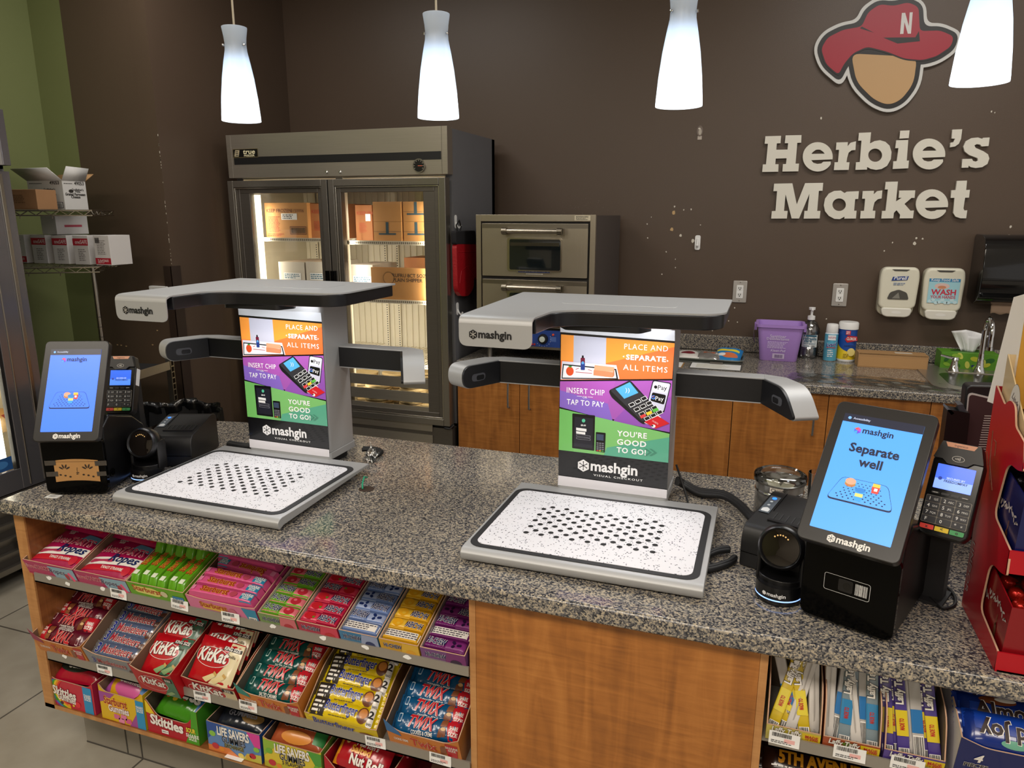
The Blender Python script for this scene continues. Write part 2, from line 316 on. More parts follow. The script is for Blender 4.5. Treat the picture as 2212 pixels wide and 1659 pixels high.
for x in (-1.642, -1.588, -1.30, -.70, -.10, .5): mb.box(x-.002, x+.002, 1.3238, 1.326, FZ, .296, GR)
mb.box(-1.80, 1.8, 1.3232, 1.3246, FZ, FZ+.004, GR)
struct(mb.build('baseboard_counter'))
# ---------------- front counter ----------------
P = [(-1.816, 1.197), (1.7, 1.197), (1.7, 2.002), (-1.70, 2.002), (-1.80, 1.985), (-1.816, 1.94)]
g = MB().ext(P, .876, ZC, GRANITE).build('granite_countertop', bev=.009, seg=3)
tag(g, 'speckled grey granite countertop of the front checkout counter', 'countertop')
T = thing('checkout_counter', 'maple checkout counter with open candy shelves under the granite top', 'counter', (0, 1.222, FZ))
T.location = (0, 0, 0)
PY = 1.222
mb = MB().box(-1.80, -1.765, PY, 1.94, .296, .876, WOODI); mb.box(-1.8005, -1.7645, PY-.0006, PY+.004, .2955, .8755, WOODE)
mb.box(-1.7648, -1.7646, 1.25, 1.25, .3, .3, WOODI)
for z, y in ((.842, 1.255), (.64, 1.30), (.575, 1.33)): mb.lathe([(.0, 0), (.004, 0), (.004, .003), (0, .003)], CHROME, 8, (0, 0, 0)) if 0 else None
mb.build('side_panel', T)
MB().box(-1.765, -.519, 1.65, 1.66, .306, .876, WOODI).build('back_panel', T)
mb = MB().box(-1.80, 1.6, PY, 1.94, .296, .307, WOODI); mb.box(-1.7995, -.519, PY-.0006, PY+.0002, .2955, .3075, WOODE); mb.build('bottom_board', T)
MB().box(-.505, .043, PY, 1.245, .298, .8755, WOODP).build('front_panel', T, bev=.0008)
MB().box(-.519, -.5052, PY-.0004, 1.9, .2965, .8755, WOODE).build('edge_strip', T)
MB().box(.0432, .057, PY-.0004, 1.9, .2965, .8755, WOODE).build('edge_strip', T)
MB().box(.057, 1.2, 1.55, 1.56, .306, .876, WOODI).build('back_panel', T)
TILT = 18.
ROW = {1: (.692, TILT), 2: (.460, TILT), 3: (.3078, 0.)}
def SH(row, x, yl=0, zl=0):
    "point frame on a shelf: x world, yl up the shelf, zl off the shelf"
    z, t = ROW[row]; return tr(x, 1.227, z)@rx(t)@tr(0, yl, zl)
LIP = M('#9c968c', .42, .35, n=.05, sc=30)
def shelf(x0, x1, z, depth, lab, torn):
    m = MB(tr(0, 1.2245, z)@rx(TILT)); m.box(x0, x1, 0, depth, -.003, -.0004, LIP)
    m.X = Matrix.Identity(4); m.box(x0+.012, x1-.0005, 1.2165, 1.2205, z-.006, z+.020, LIP); m.box(x0+.012, x1-.0005, 1.2165, 1.2255, z-.006, z-.002, LIP)
    rd2 = random.Random(int(z*1000))
    for px, py in torn:
        c = AT(px, py, 'y', 1.2162); q = [(c.x+rd2.uniform(.5, 1)*.012*math.cos(a), 1.2161, c.z+rd2.uniform(.5, 1)*.007*math.sin(a)) for a in [i*.7 for i in range(9)]]
        m.add(q, [list(range(9))], WHT)
    o = m.build('shelf', T)
    for k, (px, py) in enumerate(lab):
        c = AT(px, py, 'y', 1.2158); l = MB(FRONT(c.x, 1.2156, c.z)@rz(rd2.uniform(-3, 3)))
        l.grid(lambda u, v: ((u-.5)*.052, (v-.5)*.026, .004*max(0, .35-v)*u), 5, 4, WHT); barcode(l, -.021, .003, .012, .011, M('#222222'), seed=k+3)
        l.rect(.0, -.007, .018, .001, M('#f0b8b4')); lines(l, -.022, -.0105, .016, -.004, 2, M('#444444'), seed=k); l.build('price_label', o)
shelf(-1.765, -.5195, ROW[1][0], .42, ((256, 1283), (388, 1306), (498, 1334)), ((105, 1248), (146, 1261), (222, 1272), (589, 1353), (698, 1378), (790, 1398), (880, 1420)))
shelf(-1.765, -.5195, ROW[2][0], .42, ((226, 1447), (437, 1504), (536, 1525), (811, 1603), (951, 1640)), ((140, 1418),))
shelf(.0575, 1.2, .690, .33, ((1694, 1597), (1835, 1628), (1960, 1652)), ())
for px, py in ((507, 1633),):
    c = AT(px, py, 'z', .3083); l = MB(fr((c.x, c.y, .3083), (1, 0, 0), (0, 1, 0))); l.rect(-.022, -.012, .03, .014, WHT, .0003); barcode(l, -.018, .002, .012, .01, M('#222222')); l.build('price_label', T)
# ---------------- rear counter ----------------
mb = MB().box(-1.44, 2.2, 3.27, 3.98, .876, ZC, GRANITE); struct(MB().box(-1.44, 2.2, 3.98, 4.0, .9145, .996, GRANITE).build('trim_2', bev=.004))
tag(mb.build('granite_countertop', bev=.006), 'dark granite rear worktop with a low backsplash along the brown wall', 'countertop')
EDG = [-1.447, -1.11, -.772, -.433, -.095, .30, .69, 1.08, 1.47]
HANDLE = brushed('handle_steel', '#9b9a97', .25)
for i in range(4):
    x0, xm, x1 = EDG[2*i:2*i+3]
    T2 = thing('base_cabinet', ['double-door maple base cabinet under the oven, next to the freezer', 'double-door maple base cabinet behind the right scanner column', 'double-door maple base cabinet under the purple bucket', 'double-door maple base cabinet under the sink'][i], 'cabinet', ((x0+x1)/2, 3.32, FZ))
    c = (x0+x1)/2
    MB().box(x0-c+.001, x1-c-.001, .0, .62, .09, .7755, WOODI).build('body', T2)
    for k, (a, b) in enumerate(((x0, xm), (xm, x1))):
        d = MB().box(a-c+.0025, b-c-.0025, -.021, -.0005, .10, .772, WOODP); d.box(a-c+.0012, a-c+.0025, -.0205, -.0005, .1, .772, M('#c98a4c', .4)); d = d.build('door', T2)
        hx = (b-c-.055) if k == 0 else (a-c+.055)
        MB().tube([(hx, -.021, .585), (hx, -.045, .59), (hx, -.048, .65), (hx, -.045, .71), (hx, -.021, .715)], .0045, HANDLE, 8).build('handle', d)
    MB().box(x0-c, x1-c, .05, .06, 0, .09, BLK).build('toe_kick', T2)
# ---------------- pendants ----------------
SHADE = translucent('opal_glass', '#eaf2fb', .62)
pend = None
for i, (px, py, lab) in enumerate(((522, 262, 'white glass pendant lamp hanging left of the freezer'), (947, 255, 'white glass pendant lamp hanging in front of the freezer top'), (1466, 230, 'white glass pendant lamp hanging nearest the raised wall letters on their left'), (2115, 180, 'white glass pendant lamp hanging beside the red hat sign'))):
    c = AT(px, py, 'y', 1.72); t = thing('pendant_lamp', lab, 'lamp', c, 0, 'pendant lamps in a row over the counter')
    pr_ = [(.051, 0), (.0505, .012), (.047, .06), (.041, .11), (.034, .15), (.0285, .178), (.0275, .195), (.029, .212), (.0325, .234)]
    MB().lathe(pr_, SHADE, 36).build('lamp_shade', t)
    MB().lathe([(.0, .236), (.0325, .236), (.0325, .2335), (.006, .2335)], SHADE, 24).build('shade_cap', t)
    MB().tube([(0, 0, .20), (.001, 0, .5), (0, 0, 3.1-c.z)], .0028, M('#c9bda6', .5), 8).build('cord', t)
    m = MB(); m.lathe([(0, .10), (.014, .105), (.02, .12), (.02, .135), (.014, .152), (0, .158)], M('#cfe4ff', .5, e=1.9), 14); m.build('bulb', t)
    MB().lathe([(.012, .158), (.016, .165), (.016, .205), (.0, .206)], M('#d8d8d8', .4, 1.), 14).build('socket', t)
    for a in (-135, -10, 100):
        q = Matrix.Rotation(math.radians(a), 4, 'Z')@tr(.0285, 0, .19)@Matrix.Rotation(math.pi/2, 4, 'Y'); m = MB(q); m.lathe([(0, .006), (.003, .0055), (.0038, .003), (.0025, 0), (.0015, -.01)], CHROME, 10); m.build('screw', t)
    l = bpy.data.lights.new('pendant_glow', 'POINT'); l.energy = 1.2; l.color = (.82, .92, 1); l.shadow_soft_size = .04
    o = bpy.data.objects.new('pendant_glow', l); COL.objects.link(o); o.parent = t; o.location = (0, 0, -.01)
# ---------------- freezer ----------------
FX0, FX1, FY, FTOP, FB = -2.737, -1.468, 3.30, 2.034, 3.91
T = thing('glass_door_freezer', 'two-door stainless upright freezer with lit glass doors against the brown wall', 'freezer', ((FX0+FX1)/2, FY, FZ))
cx_ = (FX0+FX1)/2; hw = (FX1-FX0)/2
X = tr(-cx_, -FY, -FZ)
def fy(px, py, y=FY): return AT(px, py, 'y', y)
zh0 = fy(735, 381).z                                # bottom of the header
zd1 = zh0-.016; zd0 = .995-.0                       # doors
zd0 = fy(915, 913, FY-.03).z
CREAM = M('#e4dcc6', .6, n=.02)
GREYP = M('#6c6c6f', .5, n=.06, sc=8)
m = MB(X); m.box(FX0, FX0+.035, FY+.03, FB, .22, FTOP-.005, GREYP); m.box(FX1-.035, FX1, FY+.03, FB, .22, FTOP-.005, GREYP)
m.box(FX0, FX1, FB-.04, FB, .22, FTOP-.005, GREYP); m.box(FX0+.035, FX1-.035, FY+.03, FB-.04, zh0+.0, FTOP-.005, GREYP); m.box(FX0, FX1, FY+.03, FB, .22, zd0-.005, GREYP); m.box(cx_-.02, cx_+.02, FY+.03, FY+.07, zd0, zh0, CREAM)
body = m.build('body', T)
m = MB(X); a0, a1 = FX0+.036, FX1-.036                # interior liner
m.box(a0, a0+.004, FY+.031, FB-.041, zd0, zh0, CREAM); m.box(a1-.004, a1, FY+.031, FB-.041, zd0, zh0, CREAM); m.box(a0, a1, FB-.045, FB-.041, zd0, zh0, CREAM); m.box(a0, a1, FY+.031, FB-.041, zd0-.004, zd0+.012, M('#a2937c', .6)); m.box(a0, a1, FY+.031, FB-.041, zh0-.006, zh0-.001, CREAM)
for i in range(30): xx = a0+.02+i*.0405; m.box(xx, xx+.012, FB-.052, FB-.045, zd0+.03, zh0-.05, CREAM)
for xx in (a0+.075, cx_+.03, cx_-.05, a1-.09):
    m.box(xx, xx+.02, FB-.06, FB-.052, zd0+.03, zh0-.03, CREAM)
    for k in range(60): m.box(xx+.007, xx+.013, FB-.0605, FB-.06, zd0+.05+k*.014, zd0+.056+k*.014, BLK)
m.build('liner', T)
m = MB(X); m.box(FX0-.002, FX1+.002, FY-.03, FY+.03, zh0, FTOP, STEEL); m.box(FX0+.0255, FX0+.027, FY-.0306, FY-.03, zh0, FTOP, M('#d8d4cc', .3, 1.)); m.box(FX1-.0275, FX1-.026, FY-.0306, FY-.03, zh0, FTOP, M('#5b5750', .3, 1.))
zg1, zg0 = fy(735, 333, FY-.03).z, fy(735, 350, FY-.03).z
m.box(FX0+.04, FX1-.03, FY-.0312, FY-.03, zg0, zg1, BLK)
hd = m.build('header', T, bev=.002)
m = MB(FRONT(FX0+.037-cx_, -.0312, 0)); q = fy(513, 341, FY-.03).z-FZ; m.rect(0, q, .158, q+.044, M('#b9a878', .3, .8), .0003); m.rect(.002, q+.0022, .156, q+.042, M('#0c0c0c', .3), .0006)
m.poly([(.008, q+.006), (.036, q+.006), (.044, q+.038), (.016, q+.038)], M('#b8aa8a', .4), .0009)
for k in range(3): m.rect(.017, q+.010+k*.009, .035, q+.014+k*.009, M('#2a2a2a'), .0011)
m.text('true', .102, q+.018, .034, M('#e8dfb8', .4), .0012, b=.02, sh=.15, sx=1.3); m.text('FREEZER', .104, q+.005, .013, M('#e8dfb8', .4), .0012, b=.02, sx=1.35); m.build('nameplate', T)
c = fy(906, 358, FY-.031); m = MB(FRONT(c.x-cx_, -.031, c.z-FZ)); m.ext(el(0, 0, .033), 0, .008, M('#9a968e', .3, 1.)); m.ext(el(0, 0, .028), .007, .0085, M('#101010', .3))
for k in range(9): a = math.radians(210-30*k); m.poly([(.022*math.cos(a-.05), .022*math.sin(a-.05)), (.026*math.cos(a-.05), .026*math.sin(a-.05)), (.026*math.cos(a+.05), .026*math.sin(a+.05)), (.022*math.cos(a+.05), .022*math.sin(a+.05))], M('#d0c8b8'), .009)
m.rect(-.004, -.002, .02, .001, M('#d86a4a'), .0095); m.lines = None; m.build('thermometer_dial', T)
for px, py in ((706, 372), (735, 372)):
    c = fy(px, py, FY-.031); m = MB(FRONT(c.x-cx_, -.031, c.z-FZ)); m.lathe([(0, .006), (.007, .004), (.009, 0)], CHROME, 14); m.build('lock', T)
FRM = brushed('door_frame_steel', '#8e8981', .24, (200, 200, 3)); FRM2 = M('#c4bfb5', .2, 1.)
LEDW = M('#fff3d0', .5, e=2.5)
mids = fy(718, 500, FY-.03).x
for (x0, x1, hside) in ((FX0+.003, mids-.003, 1), (mids+.003, FX1-.002, 0)):
    m = MB(X); w = .05; y0, y1 = FY-.055, FY-.002; iw = .085
    def ring(a, b, c_, d_, t, ya, yb, mt):
        m.box(a, a+t, ya, yb, c_, d_, mt); m.box(b-t, b, ya, yb, c_, d_, mt); m.box(a+t, b-t, ya, yb, d_-t, d_, mt); m.box(a+t, b-t, ya, yb, c_, c_+t, mt)
    ring(x0, x1, zd0, zd1, .034, y0, y1, FRM); ring(x0+.034, x1-.034, zd0+.034, zd1-.034, .008, y0+.006, y1, FRM2); ring(x0+.042, x1-.042, zd0+.042, zd1-.042, .022, y0+.014, y1, STEELD)
    if hside: m.box(x0+.06, x0+.125, y0+.016, y1, zd0+.06, zd1-.06, STEELD)
    else: m.box(x1-.125, x1-.06, y0+.016, y1, zd0+.06, zd1-.06, STEELD)
    d = m.build('door', T, bev=.0025)
    g = MB(X).box(x0+.06, x1-.06, y0+.022, y0+.026, zd0+.06, zd1-.06, GLASS).build('door_glass', d)
    hx = x1-.012 if hside else x0+.012; z1 = fy(hx and 722 or 0, 585, FY-.06).z
    MB(X).box(hx-.012, hx+.012, y0-.022, y0, z1-.42, z1, BLKG).box(hx-.0135, hx-.011, y0-.023, y0, z1-.42, z1, FRM2).build('handle', d)
    ex = x0+.13 if hside else x1-.13
    MB(X).box(ex-.012, ex+.012, FY+.002, FY+.028, zd0+.07, zd1-.07, LEDW).build('light_tube', T)
m = MB(X); m.box(FX0, FX1, FY-.03, FY+.03, .24, zd0-.02, STEELD)
for k in range(7): m.box(FX0+.05, FX1-.11, FY-.036, FY-.03, .30+k*.075, .355+k*.075, STEEL)
m.box(FX0+.002, FX1-.002, FY-.02, FY-.0, zd0-.02, zd0, BLK); m.build('grille_panel', T)
m = MB(X).tube([(FX1-.045, FY-.03, zd0-.004), (FX1-.03, FY-.05, zd0-.012), (FX1-.005, FY-.05, zd0-.012), (FX1+.004, FY-.02, zd0+.0)], .006, BLK, 8); m.build('hinge', T)
for sx in (-1, 1):
    for y in (.08, .52): MB().lathe([(.0, 0), (.04, 0), (.04, .12), (0, .12)], BLK, 14, (sx*(hw-.08), y, .0)).build('caster', T)
for y in (3.35, 3.6):
    for z in (1.37, .95): pass
for k, (px, py) in enumerate(((984, 480), (988, 668))):
    c = AT(px, py, 'x', FX1+.001); m = MB(SIDE(FX1+.0006-cx_, c.y-FY, c.z-FZ)); m.ext(rr(-.012, -.03, .012, .035, .011), 0, .003, WHT); m.tube([(0, .0, .002), (0, -.015, .008), (0, -.028, .02), (0, -.014, .03)], .0045, WHT); m.build('adhesive_hook', T)
# freezer shelves and light strips
shz = [fy(650, 517, FY+.05).z, fy(840, 648, FY+.05).z, fy(860, 786, FY+.05).z]
WIRE = M('#efe6cf', .5)
def fshelf(x0, x1, z):
    m = MB(X); m.box(x0, x1, FY+.04, FY+.046, z-.016, z+.004, WIRE)
    for k in range(int((x1-x0)/.012)): m.box(x0+k*.012+.003, x0+k*.012+.009, FY+.0392, FY+.04, z-.011, z-.001, M('#7d7462', .6))
    for k in range(int((x1-x0)/.025)): m.box(x0+k*.025, x0+k*.025+.004, FY+.046, FB-.06, z-.003, z, WIRE)
    for y in (.2, .35, .5): m.box(x0, x1, FY+y, FY+y+.006, z-.007, z-.003, WIRE)
    m.build('wire_shelf', T)
for z in (shz[0]+.004, shz[1]+.01, shz[2]+.01): fshelf(a0+.006, cx_-.022, z); 
for z in (shz[0]-.006, shz[1], shz[2]): fshelf(cx_+.022, a1-.006, z)
CARDF = M('#c48d50', .7, n=.06, sc=12); CARDF2 = M('#a56a3c', .7, n=.05, sc=12); INK = M('#6a3524', .7); INKR = M('#a8412a', .7); INKK = M('#2c2824', .7)
def carton(name, label, x0, x1, y0, y1, z0, h, m, cat='box', group='frozen cartons in the freezer', deco=None, lid=True):
    o = MB(tr(0, 0, 0)); w = x1-x0
    o.box(-w/2, w/2, 0, y1-y0, 0, h, m)
    if lid: o.box(-w/2+.002, w/2-.002, (y1-y0)*.5-.0012, (y1-y0)*.5+.0012, h, h+.0006, CARDI)
    if deco: o.X = fr((0, -.0004, 0), (1, 0, 0), (0, 0, 1)); deco(o, w, h)
    o = o.build(name, bev=.003); o.location = ((x0+x1)/2, y0, z0); return tag(o, label, cat, group)
def dk(o, w, h):
    o.text('KEEP FROZEN', -w/2+.012, h-.05, .026, INK, al='L', b=.01); o.text('5150006', w/2-.02, h-.05, .024, INK, al='R'); lines(o, -w/2+.02, .03, -w/2+.10, h-.07, 12, INKR, seed=4); o.rect(-.03, h*.52, .07, h*.70, WHT, .0008); lines(o, -.022, h*.54, .06, h*.68, 3, INKK, .0011, 5)
    o.rect(.02, .02, .125, .062, INK, .0006); o.rect(.023, .024, .122, .058, CARDF, .0008); barcode(o, .026, .026, .12, .056, INKK, .001, 2); lines(o, -w/2+.01, .008, -w/2+.12, .026, 2, INKR, seed=8)
def dfrz(o, w, h): o.text('KEEP FROZEN', -w/2+.01, h-.05, .026, INKR, al='L', b=.01); lines(o, -w/2+.02, .04, w/2-.03, h-.09, 8, INKR, seed=9); o.rect(w/2-.04, h*.55, w/2-.01, h*.75, WHT, .0008)
def dtape(o, w, h): o.rect(-.008, h*.35, .008, h-.002, M('#3d5560', .3), .0008); o.rect(-.05, h*.33, .05, h*.42, M('#4a5a60', .3), .0007); o.rect(-w/2, h*.5-.001, w/2, h*.5+.001, CARDI, .0006)
def dlab(o, w, h): o.rect(-.05, h*.45, .06, h*.66, WHT, .0006); lines(o, -.045, h*.47, .055, h*.64, 3, M('#3f6f86'), .0009, 7)
def dtru(o, w, h):
    o.poly(el(-w*.18, h*.68, .034), M('#93683a'), .0005); o.poly(el(-w*.18, h*.68, .029), CARDF, .0007); o.text('TRUFRU 8CT 5OZ', w*.16, h*.72, .026, INKK, b=.01); o.text('PLAIN SHIPPER', w*.16, h*.58, .026, INKK, b=.01)
z1, z2, z3 = shz[0]+.005, shz[1]+.011, shz[2]+.011
yb = FY+.07
qx = lambda px, py, y: AT(px, py, 'y', y).x
def hgt(px, pyt, y, z): return AT(px, pyt, 'y', y).z-z
carton('frozen_carton', 'brown carton printed KEEP FROZEN, frontmost on the upper left freezer shelf', qx(573, 470, yb), qx(664, 470, yb), yb, yb+.33, z1, hgt(620, 438, yb, z1), CARDF, deco=dk)
carton('frozen_carton', 'darker brown carton standing right of the KEEP FROZEN carton in the left freezer door', qx(671, 470, yb+.03), qx(705, 470, yb+.03)+.1, yb+.03, yb+.33, z1, hgt(690, 440, yb+.03, z1), CARDF2, deco=dfrz)
ya = z1-.010
carton('frozen_carton', 'narrow dark brown carton at the left of the upper right freezer shelf', qx(768, 470, yb+.08), qx(804, 470, yb+.08), yb+.08, yb+.33, ya, hgt(785, 443, yb+.08, ya), CARDF2, deco=dfrz)
hs = hgt(838, 436, yb, ya)/2
for i in range(2): carton('frozen_carton', ['plain tan carton on the upper right freezer shelf, lower one of the middle stack', 'plain tan carton on the upper right freezer shelf, upper one of the middle stack'][i], qx(806, 470, yb), qx(866, 470, yb), yb, yb+.3, ya+i*(hs+.001), hs, CARDF, deco=dtape if i == 0 else None)
for i in range(2): carton('frozen_carton', ['taped tan carton by the bright light strip, lower one of its stack', 'taped tan carton by the bright light strip, upper one of its stack'][i], qx(869, 470, yb), qx(924, 470, yb), yb+.01, yb+.3, ya+i*(hs+.001), hs, CARDF, deco=dtape)
carton('frozen_carton', 'white carton with a blue label on the middle shelf of the left freezer door', qx(602, 580, yb), qx(657, 580, yb), yb, yb+.3, z2, hgt(630, 566, yb, z2), M('#cfc6b6', .65, n=.04), deco=dlab)
carton('frozen_carton', 'white carton nearest the freezer centre post on the left middle shelf', qx(661, 580, yb), qx(711, 580, yb), yb, yb+.3, z2, hgt(690, 566, yb, z2), M('#cfc6b6', .65, n=.04), deco=dlab)
zr = z2-.011
carton('frozen_carton', 'white labelled carton behind the long tan carton in the right freezer door', qx(771, 600, yb+.1), qx(820, 600, yb+.1), yb+.03, yb+.3, zr, hgt(790, 572, yb+.03, zr), M('#cbc3b4', .65, n=.04), deco=dlab)
o_ = carton('frozen_carton', 'long tan shipper carton on the middle shelf of the right freezer door', qx(806, 600, yb), min(qx(926, 600, yb), a1-.03), yb-.02, yb+.02, zr, hgt(850, 578, yb, zr), CARDF, deco=dtru)
carton('frozen_carton', 'orange-brown carton rising behind the long tan shipper carton', qx(874, 600, yb+.12), min(qx(928, 600, yb+.12), a1-.03), yb+.12, yb+.33, zr, hgt(900, 557, yb+.12, zr), CARDF2)
# stacked pizza crusts
CR = [M('#dcc08a', .7, n=.22, sc=35, bump=.5), M('#d3b680', .7, n=.22, sc=35, bump=.5), M('#e3ca97', .7, n=.2, sc=35, bump=.5)]
def crust_mesh(i):
    rd = random.Random(i); ph = [rd.uniform(0, 6) for _ in range(4)]; m = MB(); n = 32
    def wob(a): return 1+.03*math.sin(2*a+ph[0])+.02*math.sin(5*a+ph[1])
    prof = [(0, .0), (.80, .001), (.97, .003), (1.0, .009), (.97, .016), (.9, .017), (.7, .013), (0, .013)]
    vs = []
    for r, z in prof:
        for j in range(n): a = 2*math.pi*j/n; vs.append((.079*r*wob(a)*math.cos(a), .079*r*wob(a)*math.sin(a), z+(.002*math.sin(3*a+ph[2]) if r > .85 and z > .005 else 0)))
    m.add(vs, [(k*n+j, k*n+(j+1) % n, (k+1)*n+(j+1) % n, (k+1)*n+j) for k in range(len(prof)-1) for j in range(n)], CR[i % 3]); return m
CRO = [crust_mesh(i).build('pizza_crust') for i in range(3)]; used = set()
zf_ = zd0+.0125
STK = ((818, 880, .10, 8, 'left front stack'), (893, 885, .10, 9, 'front stack under the left scanner arm'), (935, 888, .12, 3, 'short stack beside the light strip'), (855, 850, .27, 10, 'back stack between the front ones'), (790, 840, .27, 9, 'back left stack'), (922, 845, .29, 11, 'tall back stack by the light strip'))
for (px, py, dy, n, nm) in STK:
    b = AT(px, py, 'y', FY+.02+dy)
    for k in range(n):
        i = rd.randrange(3); c = CRO[i] if i not in used else CRO[i].copy()
        if i in used: COL.objects.link(c)
        used.add(i); c.location = (b.x+rd.uniform(-.006, .006), FY+.03+dy+rd.uniform(-.004, .004), zf_+k*.0172); c.rotation_euler = (0, 0, rd.uniform(0, 6))
        tag(c, f'pale pizza crust, {"lowest" if k == 0 else ordn(k) + " from the bottom" if k < 10 else "topmost"} in the {nm}', 'pizza crust', 'pizza crusts stacked in the freezer')
l = bpy.data.lights.new('freezer_light', 'AREA')
for xx, sgn in ((FX0+.15, 1), (FX1-.15, -1), (cx_-.05, -1), (cx_+.05, 1)):
    area('freezer_strip', (xx, FY+.03, (zd0+zd1)/2), .02, .95, 1.7, (1, .93, .78), (sgn*.6, 1, 0))
# ---------------- oven ----------------
OY = 3.34
ox0, ox1 = AT(1027.7, 465, 'y', OY).x, AT(1287.3, 463, 'y', OY).x; oz1 = AT(1150, 463.5, 'y', OY).z; oz0 = AT(1200, 752, 'y', OY).z
ow = ox1-ox0; T = thing('pizza_oven', 'stainless two-deck countertop oven standing right of the freezer', 'oven', ((ox0+ox1)/2, OY, ZC))
X = tr(-(ox0+ox1)/2, -OY, -ZC); hw = ow/2
def oz(py, px=1150): return AT(px, py, 'y', OY).z-ZC
m = MB(X); m.box(ox0, ox1, OY+.02, OY+.59, oz0, oz1-.004, M('#57504c', .5, .3, n=.05)); m.box(ox0+.03, ox1-.03, OY+.015, OY+.02, oz0, oz1-.02, M('#1b1816', .6)); m.build('body', T)
m = MB(X); t = .026
OF = brushed('oven_steel', '#b0a694', .27, (200, 200, 3), .08)
m.box(ox0, ox0+t, OY, OY+.02, oz0, oz1, OF); m.box(ox1-t, ox1, OY, OY+.02, oz0, oz1, OF); m.box(ox0+t, ox1-t, OY, OY+.02, oz1-.032, oz1, OF)
m.build('front_frame', T, bev=.0015)
m = MB(FRONT(hw-.10, -.0006, oz1-ZC-.03)); m.rect(0, .003, .075, .026, M('#d8cdb2', .5)); lines(m, .006, .005, .069, .024, 4, INKK, .0007, 3); m.build('notice_plate', T)
def odoor(pt, pb, first):
    z1, z0 = oz(pt), oz(pb); d = MB(FRONT(0, -.004, 0)); W_ = hw-t-.008
    d.ext(rr(-W_, z0, W_, z1, .004), -.018, .002, OF); d.rect(-W_, z1-.022, W_, z1-.002, M('#8d8578', .3, 1.), .0023)
    o = d.build('oven_door', T, bev=.001)
    wl, wr, wt, wb = AT(1097, 0*0+515, 'y', OY).x-(ox0+ox1)/2, AT(1215, 515, 'y', OY).x-(ox0+ox1)/2, z1-.066 if first else z1-.056, z1-.225
    g = MB(FRONT(0, -.0065, 0)); g.ext(rr(wl, wb, wr, wt, .012), 0, .004, M('#c9c0b0', .15, 1.)); g.ext(rr(wl+.012, wb+.007, wr-.006, wt-.007, .008), .003, .0046, M('#141a1c', .06, coat=1))
    g.rect(wl+.016, wt-.038, wr-.012, wt-.022, M('#3e3a2c', .2), .0049); g.build('door_window', o)
    h = MB(); zz = z1-.034
    h.tube([(wl, -.05, zz), (wr, -.05, zz)], .011, M('#b9b1a3', .25, 1.), 12)
    for xx in (wl, wr): h.tube([(xx-.012, -.05, zz), (xx+.012, -.05, zz)], .016, M('#8f887b', .3, 1.), 12); h.box(xx-.012, xx+.012, -.048, -.005, zz-.018, zz+.012, M('#8f887b', .3, 1.))
    h.build('door_handle', o); return o, z0
d1, zb1 = odoor(483, 598, True); d2, zb2 = odoor(605, 707, False)
m = MB(FRONT(0, -.0065, zb1)); q = AT(1118, 580, 'y', OY).x-(ox0+ox1)/2
m.ext(rr(q-.003, .018, q+.174, .045, .003), 0, .002, M('#b8b0a4', .25, 1.)); m.ext(rr(q+.006, .0205, q+.165, .0425, .003), .001, .0026, M('#1d2a5c', .4))
m.text('BAKERS PRIDE', q+.100, .0255, .0185, WHT, .003, b=.02); m.text('X', q+.023, .0255, .018, M('#c85048'), .003, b=.03, sx=1.4); m.rect(q+.046, .012, q+.13, .0165, M('#d8d2c4'), .0005); lines(m, q+.048, .0125, q+.128, .016, 1, INKK, .0008); m.build('nameplate', T)
m = MB(FRONT(0, -.012, 0)); z1, z0 = oz(712), oz(747); m.ext([(-hw+.01, z0), (hw-.01, z0), (hw-.01, z1), (-hw+.01, z1)], -.02, 0, M('#27458f', .4)); m.rect(-hw, z0-.012, hw, z0, OF, .0015)
bx = AT(1175, 733, 'y', OY).x-(ox0+ox1)/2; zc_ = (z0+z1)/2
m.rect(bx+.035, zc_-.012, bx+.065, zc_+.012, M('#4d69ad'), .0004)
for k in range(9): a = math.radians(200-20*k-180); m.rect(bx+.038*math.cos(a)-.0012, zc_+.038*math.sin(a)-.0012, bx+.038*math.cos(a)+.0012, zc_+.038*math.sin(a)+.0012, WHT, .0005)
m.build('control_panel', T)
m = MB(FRONT(bx, -.012, zc_)@Matrix.Identity(4)); m.lathe([(.025, 0), (.023, .016), (.014, .017), (.014, .022), (0, .023)], [BLK, BLK, M('#cfd8cf', .4), M('#cfd8cf', .4)], 20); m.build('dial', T)
for k, (dx, dz, hh) in enumerate(((.05, .022, '#e05030'), (-.044, -.03, '#b03028'), (-.058, -.03, '#b03028'))): MB(FRONT(bx+dx, -.0118, zc_+dz)).lathe([(.006, 0), (.005, .004), (0, .005)], M(hh, .3), 12).build('indicator_light', T)
for sx in (-1, 1):
    for y in (.05, .52): MB().lathe([(.0, 0), (.018, 0), (.014, .01), (.014, oz0-ZC+.003), (0, oz0-ZC+.003)], STEELD, 12, (sx*(hw-.05), y, 0)).build('leg', T)
